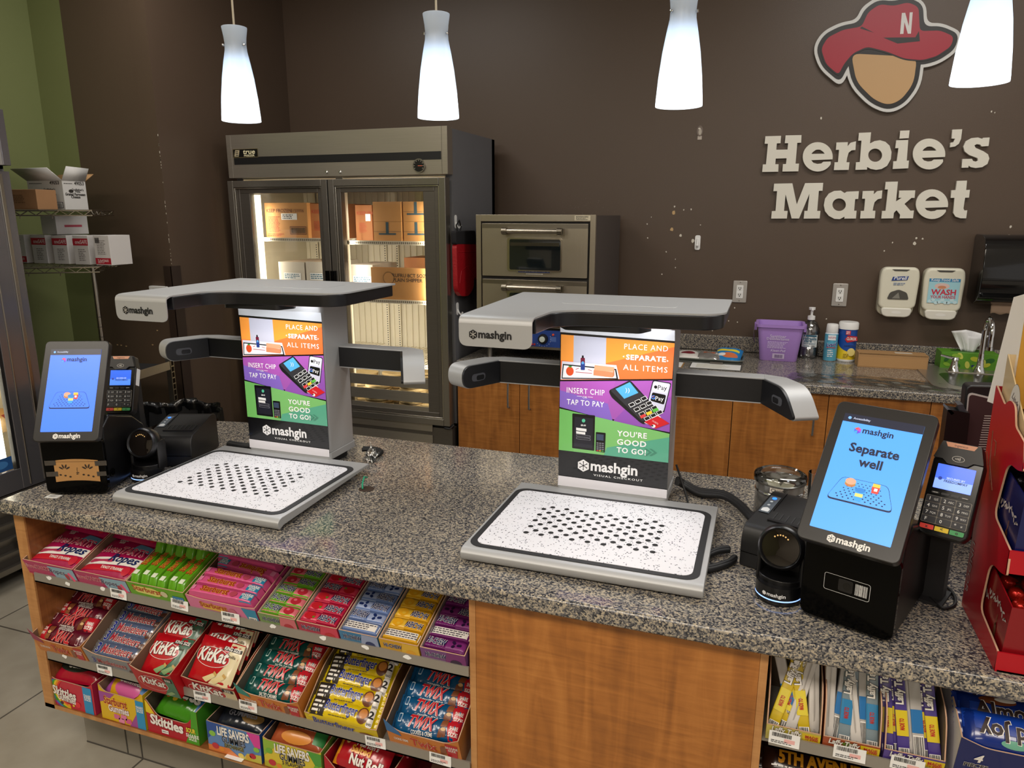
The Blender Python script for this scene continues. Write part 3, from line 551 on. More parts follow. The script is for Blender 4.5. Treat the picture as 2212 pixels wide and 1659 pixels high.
# oven mitt hanging on the freezer side
c = AT(992, 500, 'x', FX1+.03); T = thing('oven_mitt', 'red silicone oven mitt with a black cuff hanging on the freezer side', 'oven mitt', (FX1+.03, c.y, c.z))
def pt(px, py): q = AT(px, py, 'x', FX1+.03); return (q.y-c.y, q.z-c.z)
RED = M('#a5121c', .45, n=.12, sc=120, bump=.4)
P = fillet([pt(981, 527), pt(1024, 527), pt(1027, 562), pt(1033, 600), pt(1030, 606), pt(1020, 596), pt(1019, 622), pt(1008, 639), pt(992, 640), pt(984, 627)], .025)
m = MB(fr((0, 0, 0), (0, 1, 0), (0, 0, 1))); m.ext(P, -.012, .012, RED); m.tube([(y, z, .012) for y, z in [pt(984, 545), pt(1024, 543)]], .002, RED); m.tube([(y, z, .012) for y, z in [pt(1020, 596), pt(1004, 575), pt(992, 585), pt(988, 612)]], .002, RED); m.build('mitt_body', T, bev=.006)
m = MB(fr((0, 0, 0), (0, 1, 0), (0, 0, 1))); m.ext(fillet([pt(979, 499), pt(1022, 498), pt(1025, 528), pt(980, 528)], .012), -.014, .014, M('#131216', .85, n=.2, sc=60)); m.build('cuff', T, bev=.005)
m = MB(fr((0, 0, 0), (0, 1, 0), (0, 0, 1))); m.tube([(y, z, 0) for y, z in [pt(988, 500), pt(986, 486), pt(992, 476), pt(996, 490), pt(994, 500)]], .0035, BLK); m.build('loop', T)
# ---------------- wall letters and sign ----------------
LET = M('#e9e5d8', .22, n=.01); LEE = M('#bdb8ac', .4)
def LP(P): return [(lambda q: (q.x, q.z))(AT(1640+x/4.254, 260+y/4.254, 'y', 3.978)) for x, y in P]
def letter(ch, P, holes=(), group='raised letters of the wall sign'):
    cu = bpy.data.curves.new('l', 'CURVE'); cu.dimensions = '2D'; cu.fill_mode = 'BOTH'; cu.extrude = .009
    ctr = LP(P); ox = sum(p[0] for p in ctr)/len(ctr); oz_ = min(p[1] for p in ctr)
    for Q in (P,)+tuple(holes):
        Q = LP(Q); s = cu.splines.new('POLY'); s.points.add(len(Q)-1); s.use_cyclic_u = True
        for i, (x, z) in enumerate(Q): s.points[i].co = (x-ox, z-oz_, 0, 1)
    o = bpy.data.objects.new('l', cu); me = bpy.data.meshes.new_from_object(o); bpy.data.objects.remove(o)
    me.materials.clear(); me.materials.append(LET); o = bpy.data.objects.new('wall_letter', me); COL.objects.link(o)
    o.matrix_world = fr((ox, 3.987, oz_), (1, 0, 0), (0, 0, 1)); d = o.modifiers.new('b', 'BEVEL'); d.width = .0015; d.limit_method = 'ANGLE'
    line = 'upper' if min(y for x, y in P) < 500 else 'lower'
    return tag(o, f'raised off-white slab letter {ch} in the {line} line of the wall sign', 'wall letter', group)
def eletter(ch, cx, cy, a, b, k, hole, slit):
    P = [slit[0]]+el(cx, cy, a, b, 30, -7, -340+0) if 0 else None
letter('H', [(27, 474), (34, 405), (62, 404), (80, 215), (50, 215), (57, 146), (201, 142), (196, 210), (162, 211), (157, 270), (260, 268), (266, 209), (235, 210), (243, 138), (389, 135), (386, 205), (350, 206), (334, 398), (366, 397), (360, 468), (213, 470), (218, 402), (246, 401), (252, 348), (152, 351), (148, 403), (178, 403), (175, 472)])
def elet(ch, cx, cy, a, b, y0, y1, hx0, hx1, ht, hy, lx0, lx1, lb):
    "lower-case e: disc with a half-moon counter and an open slit on the right; image y grows downwards"
    P = [(cx+a*math.cos(t), cy-b*math.sin(t)) for t in [math.radians(-10+i*(340/34)) for i in range(35)] if True]
    P = [(x, y) for x, y in P if not (x > cx and y0-2 < y < y1+4 and y > cy)]
    P = [(cx+a*.985, y0)]+P+[(cx+a*.86, y1)]+[(lx1, y1+2), (lx1-20, lb-4), ((lx0+lx1)/2, lb), (lx0+20, lb-10), (lx0, y0+8)]
    H = [(hx0, hy), (hx0+14, hy-18), (hx0+(hx1-hx0)*.33, ht+3), ((hx0+hx1)/2, ht), (hx0+(hx1-hx0)*.67, ht+2), (hx1-14, hy-20), (hx1, hy-2)]
    letter(ch, P, (H,))
elet('e after the H', 538, 335, 138, 135, 358, 378, 480, 602, 268, 308, 478, 590, 400)
letter('r', [(710, 203), (815, 200), (812, 238), (840, 205), (890, 192), (884, 272), (850, 275), (822, 297), (808, 345), (802, 385), (830, 385), (822, 455), (686, 457), (693, 385), (724, 384), (734, 270), (705, 271)])
letter('b', [(917, 115), (1028, 110), (1018, 212), (1060, 190), (1110, 182), (1160, 197), (1198, 232), (1216, 290), (1210, 355), (1175, 418), (1125, 447), (1075, 455), (1025, 446), (992, 428), (991, 452), (884, 455), (890, 385), (925, 383), (940, 186), (910, 187)], (el(1066, 320, 64, 61, 22),))
letter('i, its dot', [(1297, 95), (1382, 92), (1374, 163), (1289, 168)])
letter('i', [(1260, 183), (1370, 180), (1356, 370), (1376, 369), (1370, 440), (1227, 447), (1233, 376), (1264, 374), (1280, 255), (1250, 256)])
elet('e before the apostrophe', 1561, 309, 149, 142, 336, 358, 1500, 1630, 240, 280, 1494, 1605, 378)
letter('apostrophe', [(1775, 85), (1866, 81), (1855, 170), (1835, 215), (1800, 240), (1753, 248), (1758, 205), (1785, 200), (1800, 168), (1768, 167)])
letter('s', [(2058, 160), (2118, 157), (2108, 235), (2045, 240), (2030, 222), (2000, 218), (1978, 230), (1988, 252), (2060, 283), (2103, 312), (2115, 350), (2098, 400), (2050, 430), (1990, 438), (1945, 430), (1924, 416), (1922, 434), (1860, 436), (1868, 355), (1955, 353), (1965, 372), (1990, 379), (2012, 368), (2006, 346), (1930, 318), (1888, 285), (1876, 240), (1900, 190), (1950, 163), (2010, 157), (2050, 170)])
letter('M', [(110, 903), (116, 834), (150, 832), (164, 650), (130, 651), (137, 582), (305, 578), (345, 772), (422, 577), (588, 574), (582, 647), (548, 648), (533, 832), (563, 832), (556, 902), (409, 903), (416, 832), (444, 831), (462, 675), (366, 902), (298, 902), (242, 680), (228, 832), (262, 832), (254, 902)])
letter('a', [(785, 668), (805, 655), (916, 650), (910, 722), (882, 724), (872, 830), (895, 830), (889, 902), (782, 903), (785, 885), (740, 908), (690, 905), (640, 878), (605, 835), (594, 780), (605, 720), (640, 672), (690, 648), (750, 645)], (el(735, 775, 62, 58, 22),))
letter('r', [(952, 650), (1055, 647), (1052, 680), (1085, 650), (1132, 643), (1125, 717), (1090, 725), (1060, 752), (1048, 800), (1043, 830), (1068, 830), (1062, 900), (927, 902), (934, 832), (964, 831), (974, 720), (946, 720)])
letter('k', [(1163, 565), (1275, 562), (1257, 745), (1310, 712), (1282, 712), (1288, 645), (1434, 643), (1428, 712), (1398, 714), (1335, 768), (1390, 830), (1422, 828), (1413, 900), (1290, 901), (1296, 868), (1262, 825), (1238, 850), (1232, 900), (1122, 902), (1130, 832), (1162, 831), (1183, 635), (1155, 635)])
elet('e before the t', 1588, 770, 148, 137, 797, 820, 1526, 1658, 700, 740, 1520, 1635, 836)
letter('t', [(1818, 556), (1910, 553), (1902, 640), (1937, 638), (1928, 710), (1892, 711), (1877, 810), (1886, 828), (1912, 826), (1902, 900), (1850, 900), (1805, 885), (1783, 850), (1795, 712), (1760, 713), (1767, 642), (1806, 640)])
# plain hat sign
def SP(P, y=3.978): return [(lambda q: (q.x, q.z))(AT(1360+x/2.593, y_/2.593, 'y', y)) for x, y_ in P]
HATR = ([(1072, 275), (1108, 212), (1195, 168), (1300, 150), (1335, 70), (1400, 25), (1480, 34), (1560, 14), (1618, 40), (1625, 175), (1740, 172), (1815, 205), (1800, 260), (1720, 315), (1640, 338), (1540, 330), (1440, 290), (1330, 262), (1250, 300), (1200, 360), (1170, 420), (1100, 360)])
def grow(P, k):
    n = len(P); out = []
    for i in range(n):
        p = Vector(P[i]); d1 = (p-Vector(P[i-1])).normalized(); d2 = (Vector(P[(i+1) % n])-p).normalized(); n1 = Vector((d1.y, -d1.x)); n2 = Vector((d2.y, -d2.x)); q = n1+n2
        q = q/max(.45, q.dot(q)/2); out.append(tuple(p+q*k))
    return out
HG = lambda k: fillet(grow(HATR, k), 26+k*.6) ; SG = lambda k: fillet(grow(SHDR, k), 50+k*.6)
SHDR = ([(1240, 300), (1610, 320), (1590, 470), (1520, 560), (1450, 590), (1370, 560), (1270, 460)])
area_ = lambda P: sum(P[i-1][0]*P[i][1]-P[i][0]*P[i-1][1] for i in range(len(P)))
if area_(HATR) < 0: HATR.reverse()
if area_(SHDR) < 0: SHDR.reverse()
HAT, SHD = HG(0), SG(0)
T = thing('wall_sign', 'white-edged wall plaque with a red hat over a tan shield above the letters', 'sign', AT(1910, 120, 'y', 3.995))
o0 = T.location; X = fr((-o0.x, 3.978-o0.y, -o0.z), (1, 0, 0), (0, 0, 1))
for nm, k, z0_, z1_, mm in (('white_border', 44, -.02, .0, M('#d9d9d6', .35)), ('black_outline', 26, 0, .0012, M('#151314', .4))):
    m = MB(X)
    for G in (HG, SG): m.ext(SP(G(k)), z0_+(.0004 if G is SG else 0), z1_-(.0003 if G is SG else 0), mm)
    m.build(nm, T)
m = MB(X); m.ext(SP(SHD), .001, .0022, M('#c9a170', .45)); m.build('tan_shield', T)
m = MB(X); m.ext(SP(HG(8)), .0012, .0032, M('#151314', .4)); m.ext(SP(HAT), .002, .004, M('#a91c33', .4)); BK = M('#151314', .4)
m.poly(SP([(1300, 150), (1370, 185), (1290, 160)]), BK, .0044); m.poly(SP([(1420, 212), (1600, 210), (1620, 175), (1625, 232), (1500, 245)]), BK, .0044)
NW = M('#e2e0de', .4); m.poly(SP([(1514, 192), (1524, 74), (1543, 73), (1533, 191)]), NW, .0046); m.poly(SP([(1560, 190), (1568, 71), (1585, 70), (1575, 190)]), NW, .0046); m.poly(SP([(1524, 74), (1543, 73), (1574, 190), (1557, 190)]), NW, .0048); m.build('red_hat', T)
# ---------------- small wall things ----------------
PLT = M('#d9d6d0', .25, .6); IV = M('#e6e2ce', .4, n=.02); IVD = M('#d8d4c0', .35)
for px, py, lab in ((1598, 630, 'steel-plated double outlet on the wall near the right scanner canopy'), (1814, 637, 'steel-plated double outlet on the wall above the bleach wipes canister')):
    c = AT(px, py, 'y', 3.995); T = thing('power_outlet', lab, 'outlet', (c.x, 4.0, c.z)); m = MB(FRONT(0, -.0005, 0)); m.ext(rr(-.035, -.057, .035, .057, .004), 0, .006, PLT); m.build('cover_plate', T, bev=.002)
    m = MB(FRONT(0, -.0065, 0)); m.ext(rr(-.017, -.034, .017, .034, .003), 0, .003, WHT)
    for z in (-.017, .017):
        m.ext(rr(-.014, z-.012, .014, z+.012, .004), .003, .0036, M('#e8e8e4', .4)); m.rect(-.007, z-.002, -.004, z+.007, BLK, .004); m.rect(.003, z-.002, .006, z+.007, BLK, .004); m.poly(el(0, z-.006, .003, n=8), BLK, .004)
    m.build('socket', T); m = MB(FRONT(0, -.0065, 0))
    for z in (-.048, .048): m.poly(el(0, z, .003, n=8), M('#8a8680', .3, 1.), .0003)
    m.build('screws', T)
c = AT(1512, 283, 'y', 3.998); m = MB(FRONT(c.x, 3.9995, c.z)); m.ext(el(0, 0, .016, .026), 0, .003, M('#6a5a50', .25)); m.poly(el(.001, -.004, .008, .016), M('#b8aea0', .3), .0033); m.poly(el(-.003, .012, .006, .004), M('#d9d2c6', .3), .0035); m.rect(-.01, -.042, .011, -.024, M('#c4b8ac', .5), .001); tag(m.build('wall_hook'), 'old oval adhesive hook base left alone high on the brown wall', 'hook')
c = AT(1507, 524, 'y', 3.998); m = MB(FRONT(c.x, 3.9995, c.z)); m.ext(rr(-.014, -.038, .014, .038, .009), 0, .006, WHT); m.tube([(0, .02, .006), (0, -.01, .01), (0, -.022, .018), (0, -.012, .024)], .006, WHT); tag(m.build('wall_hook', bev=.002), 'white adhesive hook stuck on the brown wall among paint chips', 'hook')
c = AT(2183, 490, 'y', 3.998)
def soap(px0, px1, py0, py1, label, deco, name='soap_dispenser'):
    a = AT(px0, py0, 'y', 3.92); b = AT(px1, py1, 'y', 3.92); w = (b.x-a.x)/2; h = a.z-b.z; T = thing(name, label, 'dispenser', ((a.x+b.x)/2, 4.0, b.z))
    m = MB(FRONT(0, 0, 0)); m.ext(rr(-w*.92, .004, w*.92, h-.004, .03), .001, .055, IVD); m.build('back_shell', T, bev=.006)
    m = MB(FRONT(0, -.05, 0)); m.ext(fillet([(-w*.93, h*.16), (w*.93, h*.16), (w, h*.8), (w*.9, h), (-w*.9, h), (-w, h*.8)], .03), 0, .045, IV); f = m.build('front_cover', T, bev=.014, seg=4)
    m = MB(FRONT(0, -.0975, 0)); deco(m, w, h); m.build('front_print', f)
    m = MB(FRONT(0, -.03, 0)); m.ext(fillet([(-w*.72, .01), (-w*.5, 0), (w*.5, 0), (w*.72, .01), (w*.8, h*.19), (-w*.8, h*.19)], .02), 0, .07, M('#e9e6da', .3)); m.poly(el(0, h*.10, w*.25, h*.03), M('#f4f2ea', .2), .0705); m.build('push_bar', T, bev=.008)
    m = MB(FRONT(0, -.09, 0)); m.poly([(-w*.45, h-.010), (w*.45, h-.010), (w*.3, h*.925), (-w*.3, h*.925)], M('#4c4a44', .4), .007); m.build('top_window', T)
def d1_(m, w, h): m.poly([(-w*.42, h*.73), (w*.36, h*.75), (w*.42, h*.83), (-w*.36, h*.81)], M('#1f3f8a'), .0006); m.text('Purell', 0, h*.755, .024, WHT, .001, b=.02, sh=.2); lines(m, -w*.3, h*.64, w*.3, h*.70, 2, M('#7f94b8'), .0006); m.poly(fillet([(-w*.55, h*.36), (w*.55, h*.36), (w*.42, h*.5), (0, h*.56), (-w*.42, h*.5)], .01), M('#55534e', .15), .0006); m.poly([(-w*.3, h*.38), (w*.1, h*.38), (-.0, h*.5)], M('#8b8980', .2), .0009)
def d2_(m, w, h):
    m.rect(-w*.74, h*.33, w*.74, h*.80, M('#a9dbe6'), .0006); m.rect(-w*.74, h*.74, w*.74, h*.80, M('#2e86b8'), .0009); m.text('Keep Food Safe', 0, h*.752, .018, WHT, .0012, b=.01, maxw=w*1.4)
    m.poly(el(-w*.1, h*.655, w*.36, h*.06), M('#e6c8c0'), .0009); m.poly(el(-w*.1, h*.635, w*.2, h*.03), M('#d8906a'), .0011); m.text('WASH', 0, h*.49, .036, M('#d0304a'), .0012, b=.03, maxw=w*1.2); m.text('YOUR HANDS', 0, h*.42, .019, M('#d0304a'), .0012, b=.02, maxw=w*1.2)
    for k in range(9): m.poly(el(-w*.6+k*w*.15, h*.36+.008*math.sin(k*2), w*.1, w*.09, 12), M('#cdeaf0'), .0008)
soap(1903, 1976, 576, 686, 'cream sanitizer dispenser with a blue logo mounted above the tissue box', d1_)
soap(1998, 2073, 578, 692, 'cream soap dispenser with a blue WASH YOUR HANDS sticker on the wall', d2_)
a = AT(2132, 507, 'y', 3.80); b = AT(2120, 662, 'y', 3.80); T = thing('paper_towel_dispenser', 'glossy black paper towel dispenser on the wall above the faucet', 'dispenser', (a.x+.16, 4.0, b.z))
m = MB(fr((-.16, 0, 0), (0, -1, 0), (0, 0, 1))); h = a.z-b.z; m.ext(fillet([(0, .02), (0, h), (.14, h), (.20, h*.9), (.225, h*.4), (.20, .03), (.12, 0)], [.004, .03, .04, .05, .06, .04, .02]), 0, -.34, M('#0b0b0d', .08, coat=.5)); m.build('cover', T, bev=.012, seg=3)
m = MB(); m.grid(lambda u, v: (-.08+.22*u, -.11-.006*v, .012-.052*v+(.004*math.sin(u*26) if v == 1 else 0)), 24, 4, M('#b79b83', .8, n=.05)); m.build('paper_towel', T, solid=.0006)
c = AT(336, 617, 'y', 2.93)
for px0, py0, px1, py1, lab in ((326, 617, 368, 640, 'white thermostat on the brown wall behind the left scanner canopy'), (332, 655, 358, 664, 'small white wall switch under the left scanner canopy')):
    a = AT(px0, py0, 'y', 2.925); b = AT(px1, py1, 'y', 2.925); T = MB(FRONT((a.x+b.x)/2, 2.9295, (a.z+b.z)/2)); w, h = (b.x-a.x)/2, (a.z-b.z)/2; T.ext(rr(-w, -h, w, h, .004), 0, .02, WHT); T.rect(-w*.6, -h*.3, w*.3, h*.5, M('#c9ccc8'), .0205); tag(T.build('thermostat', bev=.002), lab, 'thermostat')
# ---------------- things on the rear worktop ----------------
def base(px, py): return AT(px, py, 'z', ZC)
# purple bucket
c = base(1680, 781); T = thing('cleaning_pail', 'purple square cleaning pail on the rear worktop below the right outlet plate', 'bucket', (c.x, c.y+.085, ZC))
PU = M('#b48edb', .4, n=.03); h = AT(1680, 702, 'y', c.y).z-ZC
def sq(w, d, r, z): return [(x, y, z) for x, y in rr(-w, -d, w, d, r, 4)]
rings = [sq(.085, .075, .02, 0), sq(.088, .078, .022, .004), sq(.106, .094, .025, h-.014), sq(.116, .103, .028, h-.013), sq(.117, .104, .028, h), sq(.104, .092, .024, h), sq(.084, .074, .02, .008)]
m = MB(); n = len(rings[0]); vs = [p for r in rings for p in r]; m.add(vs, [(k*n+j, k*n+(j+1) % n, (k+1)*n+(j+1) % n, (k+1)*n+j) for k in range(len(rings)-1) for j in range(n)]+[list(range(n))[::-1], [6*n+j for j in range(n)]], PU); m.build('pail_body', T)
m = MB(fr((0, -.0925, h*.5), (1, 0, 0), (0, .12, 1))); L_ = M('#d9c8ea', .5)
m.X = fr((0, -.0793, 0), (1, 0, 0), (0, -.0165/(h-.018), 1)); m.text('Sanitizer', -.008, h*.66, .022, L_, .001, b=.02); m.text('Desinfectante', -.008, h*.595, .019, L_, .001, b=.02); lines(m, -.055, h*.36, .045, h*.56, 6, L_, .001, 3); m.text('Kleen-Pail', -.004, h*.27, .017, L_, .001, b=.02, sh=.15); m.rect(-.028, h*.08, .028, h*.22, M('#c9b9d8'), .001); barcode(m, -.018, h*.1, .02, h*.19, M('#5a3a7a'), .0013, 5); m.build('pail_print', T)
m = MB(); m.tube([(-.122, 0, h-.02), (-.126, -.03, h*.75), (-.118, -.09, h*.5)], .002, CHROME, 6); m.tube([(.122, 0, h-.02), (.126, -.01, h*.8), (.118, -.02, h*.62)], .002, CHROME, 6)
for s in (-1, 1): m.box(s*.117-.006, s*.117+.006, -.012, .012, h-.04, h-.002, PU)
m.build('handle', T)
# hand sanitizer pump bottle
c = base(1745, 774); T = thing('sanitizer_bottle', 'clear pump bottle of hand sanitizer between the purple pail and the spray can', 'bottle', (c.x, c.y+.035, ZC)); T.location.y = min(T.location.y, 3.93)
hb = AT(1750, 690, 'y', T.location.y).z-ZC; CLR = glass('clear_bottle', '#e8ecec', .12, .26)
MB().lathe([(0, .001), (.042, .001), (.046, .01), (.046, hb*.28), (.042, hb*.31), (.042, hb*.62), (.046, hb*.66), (.044, hb*.78), (.03, hb*.93), (.014, hb*.98), (.014, hb)], CLR, 28).build('bottle_body', T)
q = T.location; m = MB(); W_ = .036
m.grid(lambda u, v: (.0425*math.sin((u-.5)*2.0), -.0425*math.cos((u-.5)*2.0), hb*(.30+.33*v)), 10, 1, M('#eef3f2', .5)); m.build('label', T)
m = MB(fr((0, -.0432, 0), (1, 0, 0), (0, 0, 1))); TE = M('#1d5f7a'); m.rect(-.03, hb*.585, .03, hb*.625, TE, .0006); m.text('refrasia', 0, hb*.50, .021, TE, .001, b=.02); m.text('care', -.008, hb*.44, .021, TE, .001, b=.02); m.text('Hand Sanitizer', 0, hb*.39, .0095, TE, .001, b=.02); barcode(m, .010, hb*.315, .026, hb*.36, INKK, .001, 4); lines(m, -.028, hb*.32, .0, hb*.36, 2, TE, .001, 3); m.build('label_print', T)
m = MB(); m.lathe([(.018, hb), (.018, hb+.018), (.012, hb+.02), (.006, hb+.022), (.006, hb+.05), (.015, hb+.05), (.016, hb+.062), (0, hb+.063)], WHT, 18); m.tube([(0, 0, hb+.057), (.0, -.03, hb+.057), (0, -.042, hb+.048)], .005, WHT); m.tube([(0, 0, .02), (0, 0, hb)], .004, M('#e8e8e8', .4), 6); m.build('pump', T)
# spray can
c = base(1792, 781); T = thing('spray_can', 'light blue disinfectant spray can with a white cap beside the wipes canister', 'spray can', (c.x, min(c.y+.03, 3.93), ZC)); hb = AT(1792, 701, 'y', c.y).z-ZC
m = MB(); m.lathe([(0, 0), (.030, 0), (.031, .004), (.031, hb*.74), (.027, hb*.765)], [M('#c8c8c8', .3, 1.), M('#c8c8c8', .3, 1.), M('#5fb3d3', .35), M('#dfe9ef', .35)], 26); m.build('can_body', T); m = MB(); m.lathe([(.027, hb*.765), (.0285, hb*.78), (.0265, hb*.98), (.024, hb), (0, hb-.004)], WHT, 26); m.build('cap', T)
m = MB(fr((0, -.0312, 0), (1, 0, 0), (0, 0, 1))); m.rect(-.018, hb*.58, .018, hb*.72, M('#eef3f8'), .0002); m.text("You'll LUV It", 0, hb*.63, .012, M('#c02a5a'), .0006, b=.02, maxw=.036); m.text('Lysol', 0, hb*.42, .024, M('#1d2f8a'), .0012, b=.03, sh=.2, rot=10, maxw=.044, out=WHT); m.rect(-.02, hb*.37, .02, hb*.39, M('#c02a3a'), .0008); lines(m, -.015, hb*.12, .016, hb*.33, 4, WHT, .0008, 6); m.build('can_print', T)
# wipes canister
c = base(1827, 782); T = thing('wipes_canister', 'yellow and blue wipes canister with a white lid right of the spray can', 'canister', (c.x, min(c.y+.04, 3.93), ZC)); hb = AT(1829, 697, 'y', c.y).z-ZC
YL = M('#e9c81e', .4); BU = M('#1c4fa8', .4)
m = MB(); m.lathe([(0, 0), (.041, 0), (.043, .003), (.043, .012), (.0425, .013), (.0425, hb*.82)], [WHT, WHT, WHT, YL, YL], 30); m.build('canister_body', T)
m = MB(); m.grid(lambda u, v: (.0428*math.sin((u-.5)*3.0), -.0428*math.cos((u-.5)*3.0), hb*(.82-(1-v)*(.16+.40*abs(math.sin((u*.9+.12)*2.2))**.7))), 16, 3, BU); m.build('blue_wave', T)
m = MB(); m.lathe([(.0425, hb*.82), (.046, hb*.825), (.046, hb*.97), (.042, hb), (0, hb)], WHT, 30); m.build('lid', T)
m = MB(fr((.008, -.0425, 0), (1, .1, 0), (0, 0, 1))); m.poly([(-.024, hb*.58), (-.012, hb*.68), (.03, hb*.66), (.034, hb*.56), (-.012, hb*.5)], M('#c8202e'), .0015); m.text('CLOROX', .006, hb*.565, .02, WHT, .002, b=.03, maxw=.044); m.text('DISINFECTING', 0, hb*.40, .009, INKK, .002, b=.01, maxw=.05); m.rect(-.022, hb*.70, .0, hb*.80, M('#d83a4a'), .0016); lines(m, -.02, hb*.71, -.002, hb*.79, 2, WHT, .0019); lines(m, -.025, hb*.1, .0, hb*.22, 3, M('#9a8410'), .002); m.poly(el(.01, hb*.26, .018, .02), M('#f3e08a'), .0015); m.build('canister_print', T)
# long cardboard box
a = base(1852, 792); b = base(2002, 800); T = MB(); w = b.x-a.x
T.box(0, w, 0, .10, 0, .068, CARD); T.box(.004, w-.004, -.0012, 0, .004, .05, M('#b98f5e', .7)); T.box(.002, w-.002, .0, .002, .062, .0695, M('#a57f52', .7)); T.box(w*.55, w*.8, .04, .07, .068, .0685, M('#d8cfc0', .6))
o = T.build('cardboard_box', bev=.002); o.location = (a.x, a.y, ZC); o.rotation_euler = (0, 0, math.radians(1.5)); tag(o, 'long flat brown cardboard box lying right of the wipes canister', 'box')
# tissue box
a = base(2036, 803); b = base(2152, 803); T = thing('tissue_box', 'green leaf-patterned tissue box behind the sink faucet', 'tissue box', ((a.x+b.x)/2, 3.84, ZC)); w = .118; GRN = M('#5f9b2a', .5)
m = MB().box(-w, w, 0, .115, 0, .082, GRN); f = MB(fr((0, -.0006, 0), (1, 0, 0), (0, 0, 1))); rd = random.Random(5)
for i in range(16):
    x, z, r = rd.uniform(-w+.025, w-.025), rd.uniform(.012, .07), rd.uniform(.010, .018); ang = rd.uniform(0, 3.1); P = el(0, 0, r*1.25, r*.7, 12); hh = ['#c9cf3a', '#27356f', '#2e6b2a', '#d3d860', '#8fbb3a'][i % 5]
    f.poly([(max(-w+.001, min(w-.001, x+p*math.cos(ang)-q_*math.sin(ang))), max(.001, min(.081, z+p*math.sin(ang)+q_*math.cos(ang)))) for p, q_ in P], M(hh), .0004+i*.00005)
m.build('carton', T, bev=.001); f.build('leaf_print', T)
m = MB(); m.poly(el(0, .057, .07, .03), M('#2f5a20'), .0825); m.grid(lambda u, v: ((u-.5)*(.05+.10*v), .057+.012*math.sin(u*9+v*2), .081+.105*v*(1-.35*abs(u-.35))), 14, 8, M('#f4f4f4', .8)); m.grid(lambda u, v: ((u-.5)*(.04+.05*v)+.01, .045+.01*math.sin(u*6+1), .081+.075*v), 10, 6, M('#ececec', .8)); m.build('tissue', T, solid=.0006)
# sink with faucet
T = thing('sink', 'stainless drop-in sink rim set in the rear worktop below the dispensers', 'sink', (.98, 3.62, ZC))
m = MB(); m.ext(rr(-.27, -.24, .40, .27, .06, 6), .0, .006, STEEL); m.ext(rr(-.20, -.20, .33, .10, .06, 6), .0055, .0065, M('#5a5a58', .25, 1.)); m.build('sink_rim', T, bev=.002)
fb = base(2112, 818); T = thing('faucet', 'chrome gooseneck faucet with two handles at the back of the sink', 'faucet', (fb.x, 3.76, ZC+.006)); fb2 = AT(2112, 818, 'y', 3.76); T.location.x = fb2.x
top = AT(2118, 682, 'y', 3.76).z-ZC; m = MB(); m.lathe([(0, 0), (.028, 0), (.026, .006), (.016, .03), (.013, .06), (.012, .09), (.0, .09)], CHROME, 20)
R_ = .055; pts = [(0, 0, .085), (0, 0, top-.075)]+[(0, -R_+R_*math.cos(math.radians(a)), top-.075+R_*1.15*math.sin(math.radians(a))) for a in range(15, 196, 15)]+[(0, -2*R_-.002, top-.13)]
m.tube(pts, .0105, CHROME, 12); m.tube([(0, -2*R_-.002, top-.13), (0, -2*R_-.002, top-.145)], .0125, CHROME, 12); m.build('spout', T)
for s, px in ((-1, 2058), (1, 2160)):
    x = AT(px, 815, 'y', 3.76).x-T.location.x; m = MB(tr(x, 0, 0)); m.lathe([(0, 0), (.026, 0), (.024, .006), (.015, .03), (.013, .05), (.017, .056), (.014, .066), (0, .068)], CHROME, 18); m.tube([(0, 0, .06), (s*.03, -.0, .066), (s*.06, -.0, .074)], [.008, .006, .005], CHROME, 8); m.build('faucet_handle', T)
MB().box(-.13, .13, -.03, .03, 0, .004, STEEL).build('deck_plate', T, bev=.002)
# plastic film sheet lying on the worktop
def film(u, v):
    x = .10+.92*u+.05*v; y = 3.30+.21*v+.03*math.sin(u*5); z = ZC+.0022+.004*(math.sin(u*31+v*4)*math.sin(v*9+u*6))**2+.010*abs(math.sin(u*7+v*2))*max(0, v-.15)*(1-v)
    return (x, y, z)
FILM = glass('plastic_film', '#eef0ee', .16, .16); tag(MB().grid(film, 90, 22, FILM).build('plastic_film', sm=80), 'crumpled clear plastic film sheet spread along the edge of the rear worktop', 'plastic sheet')
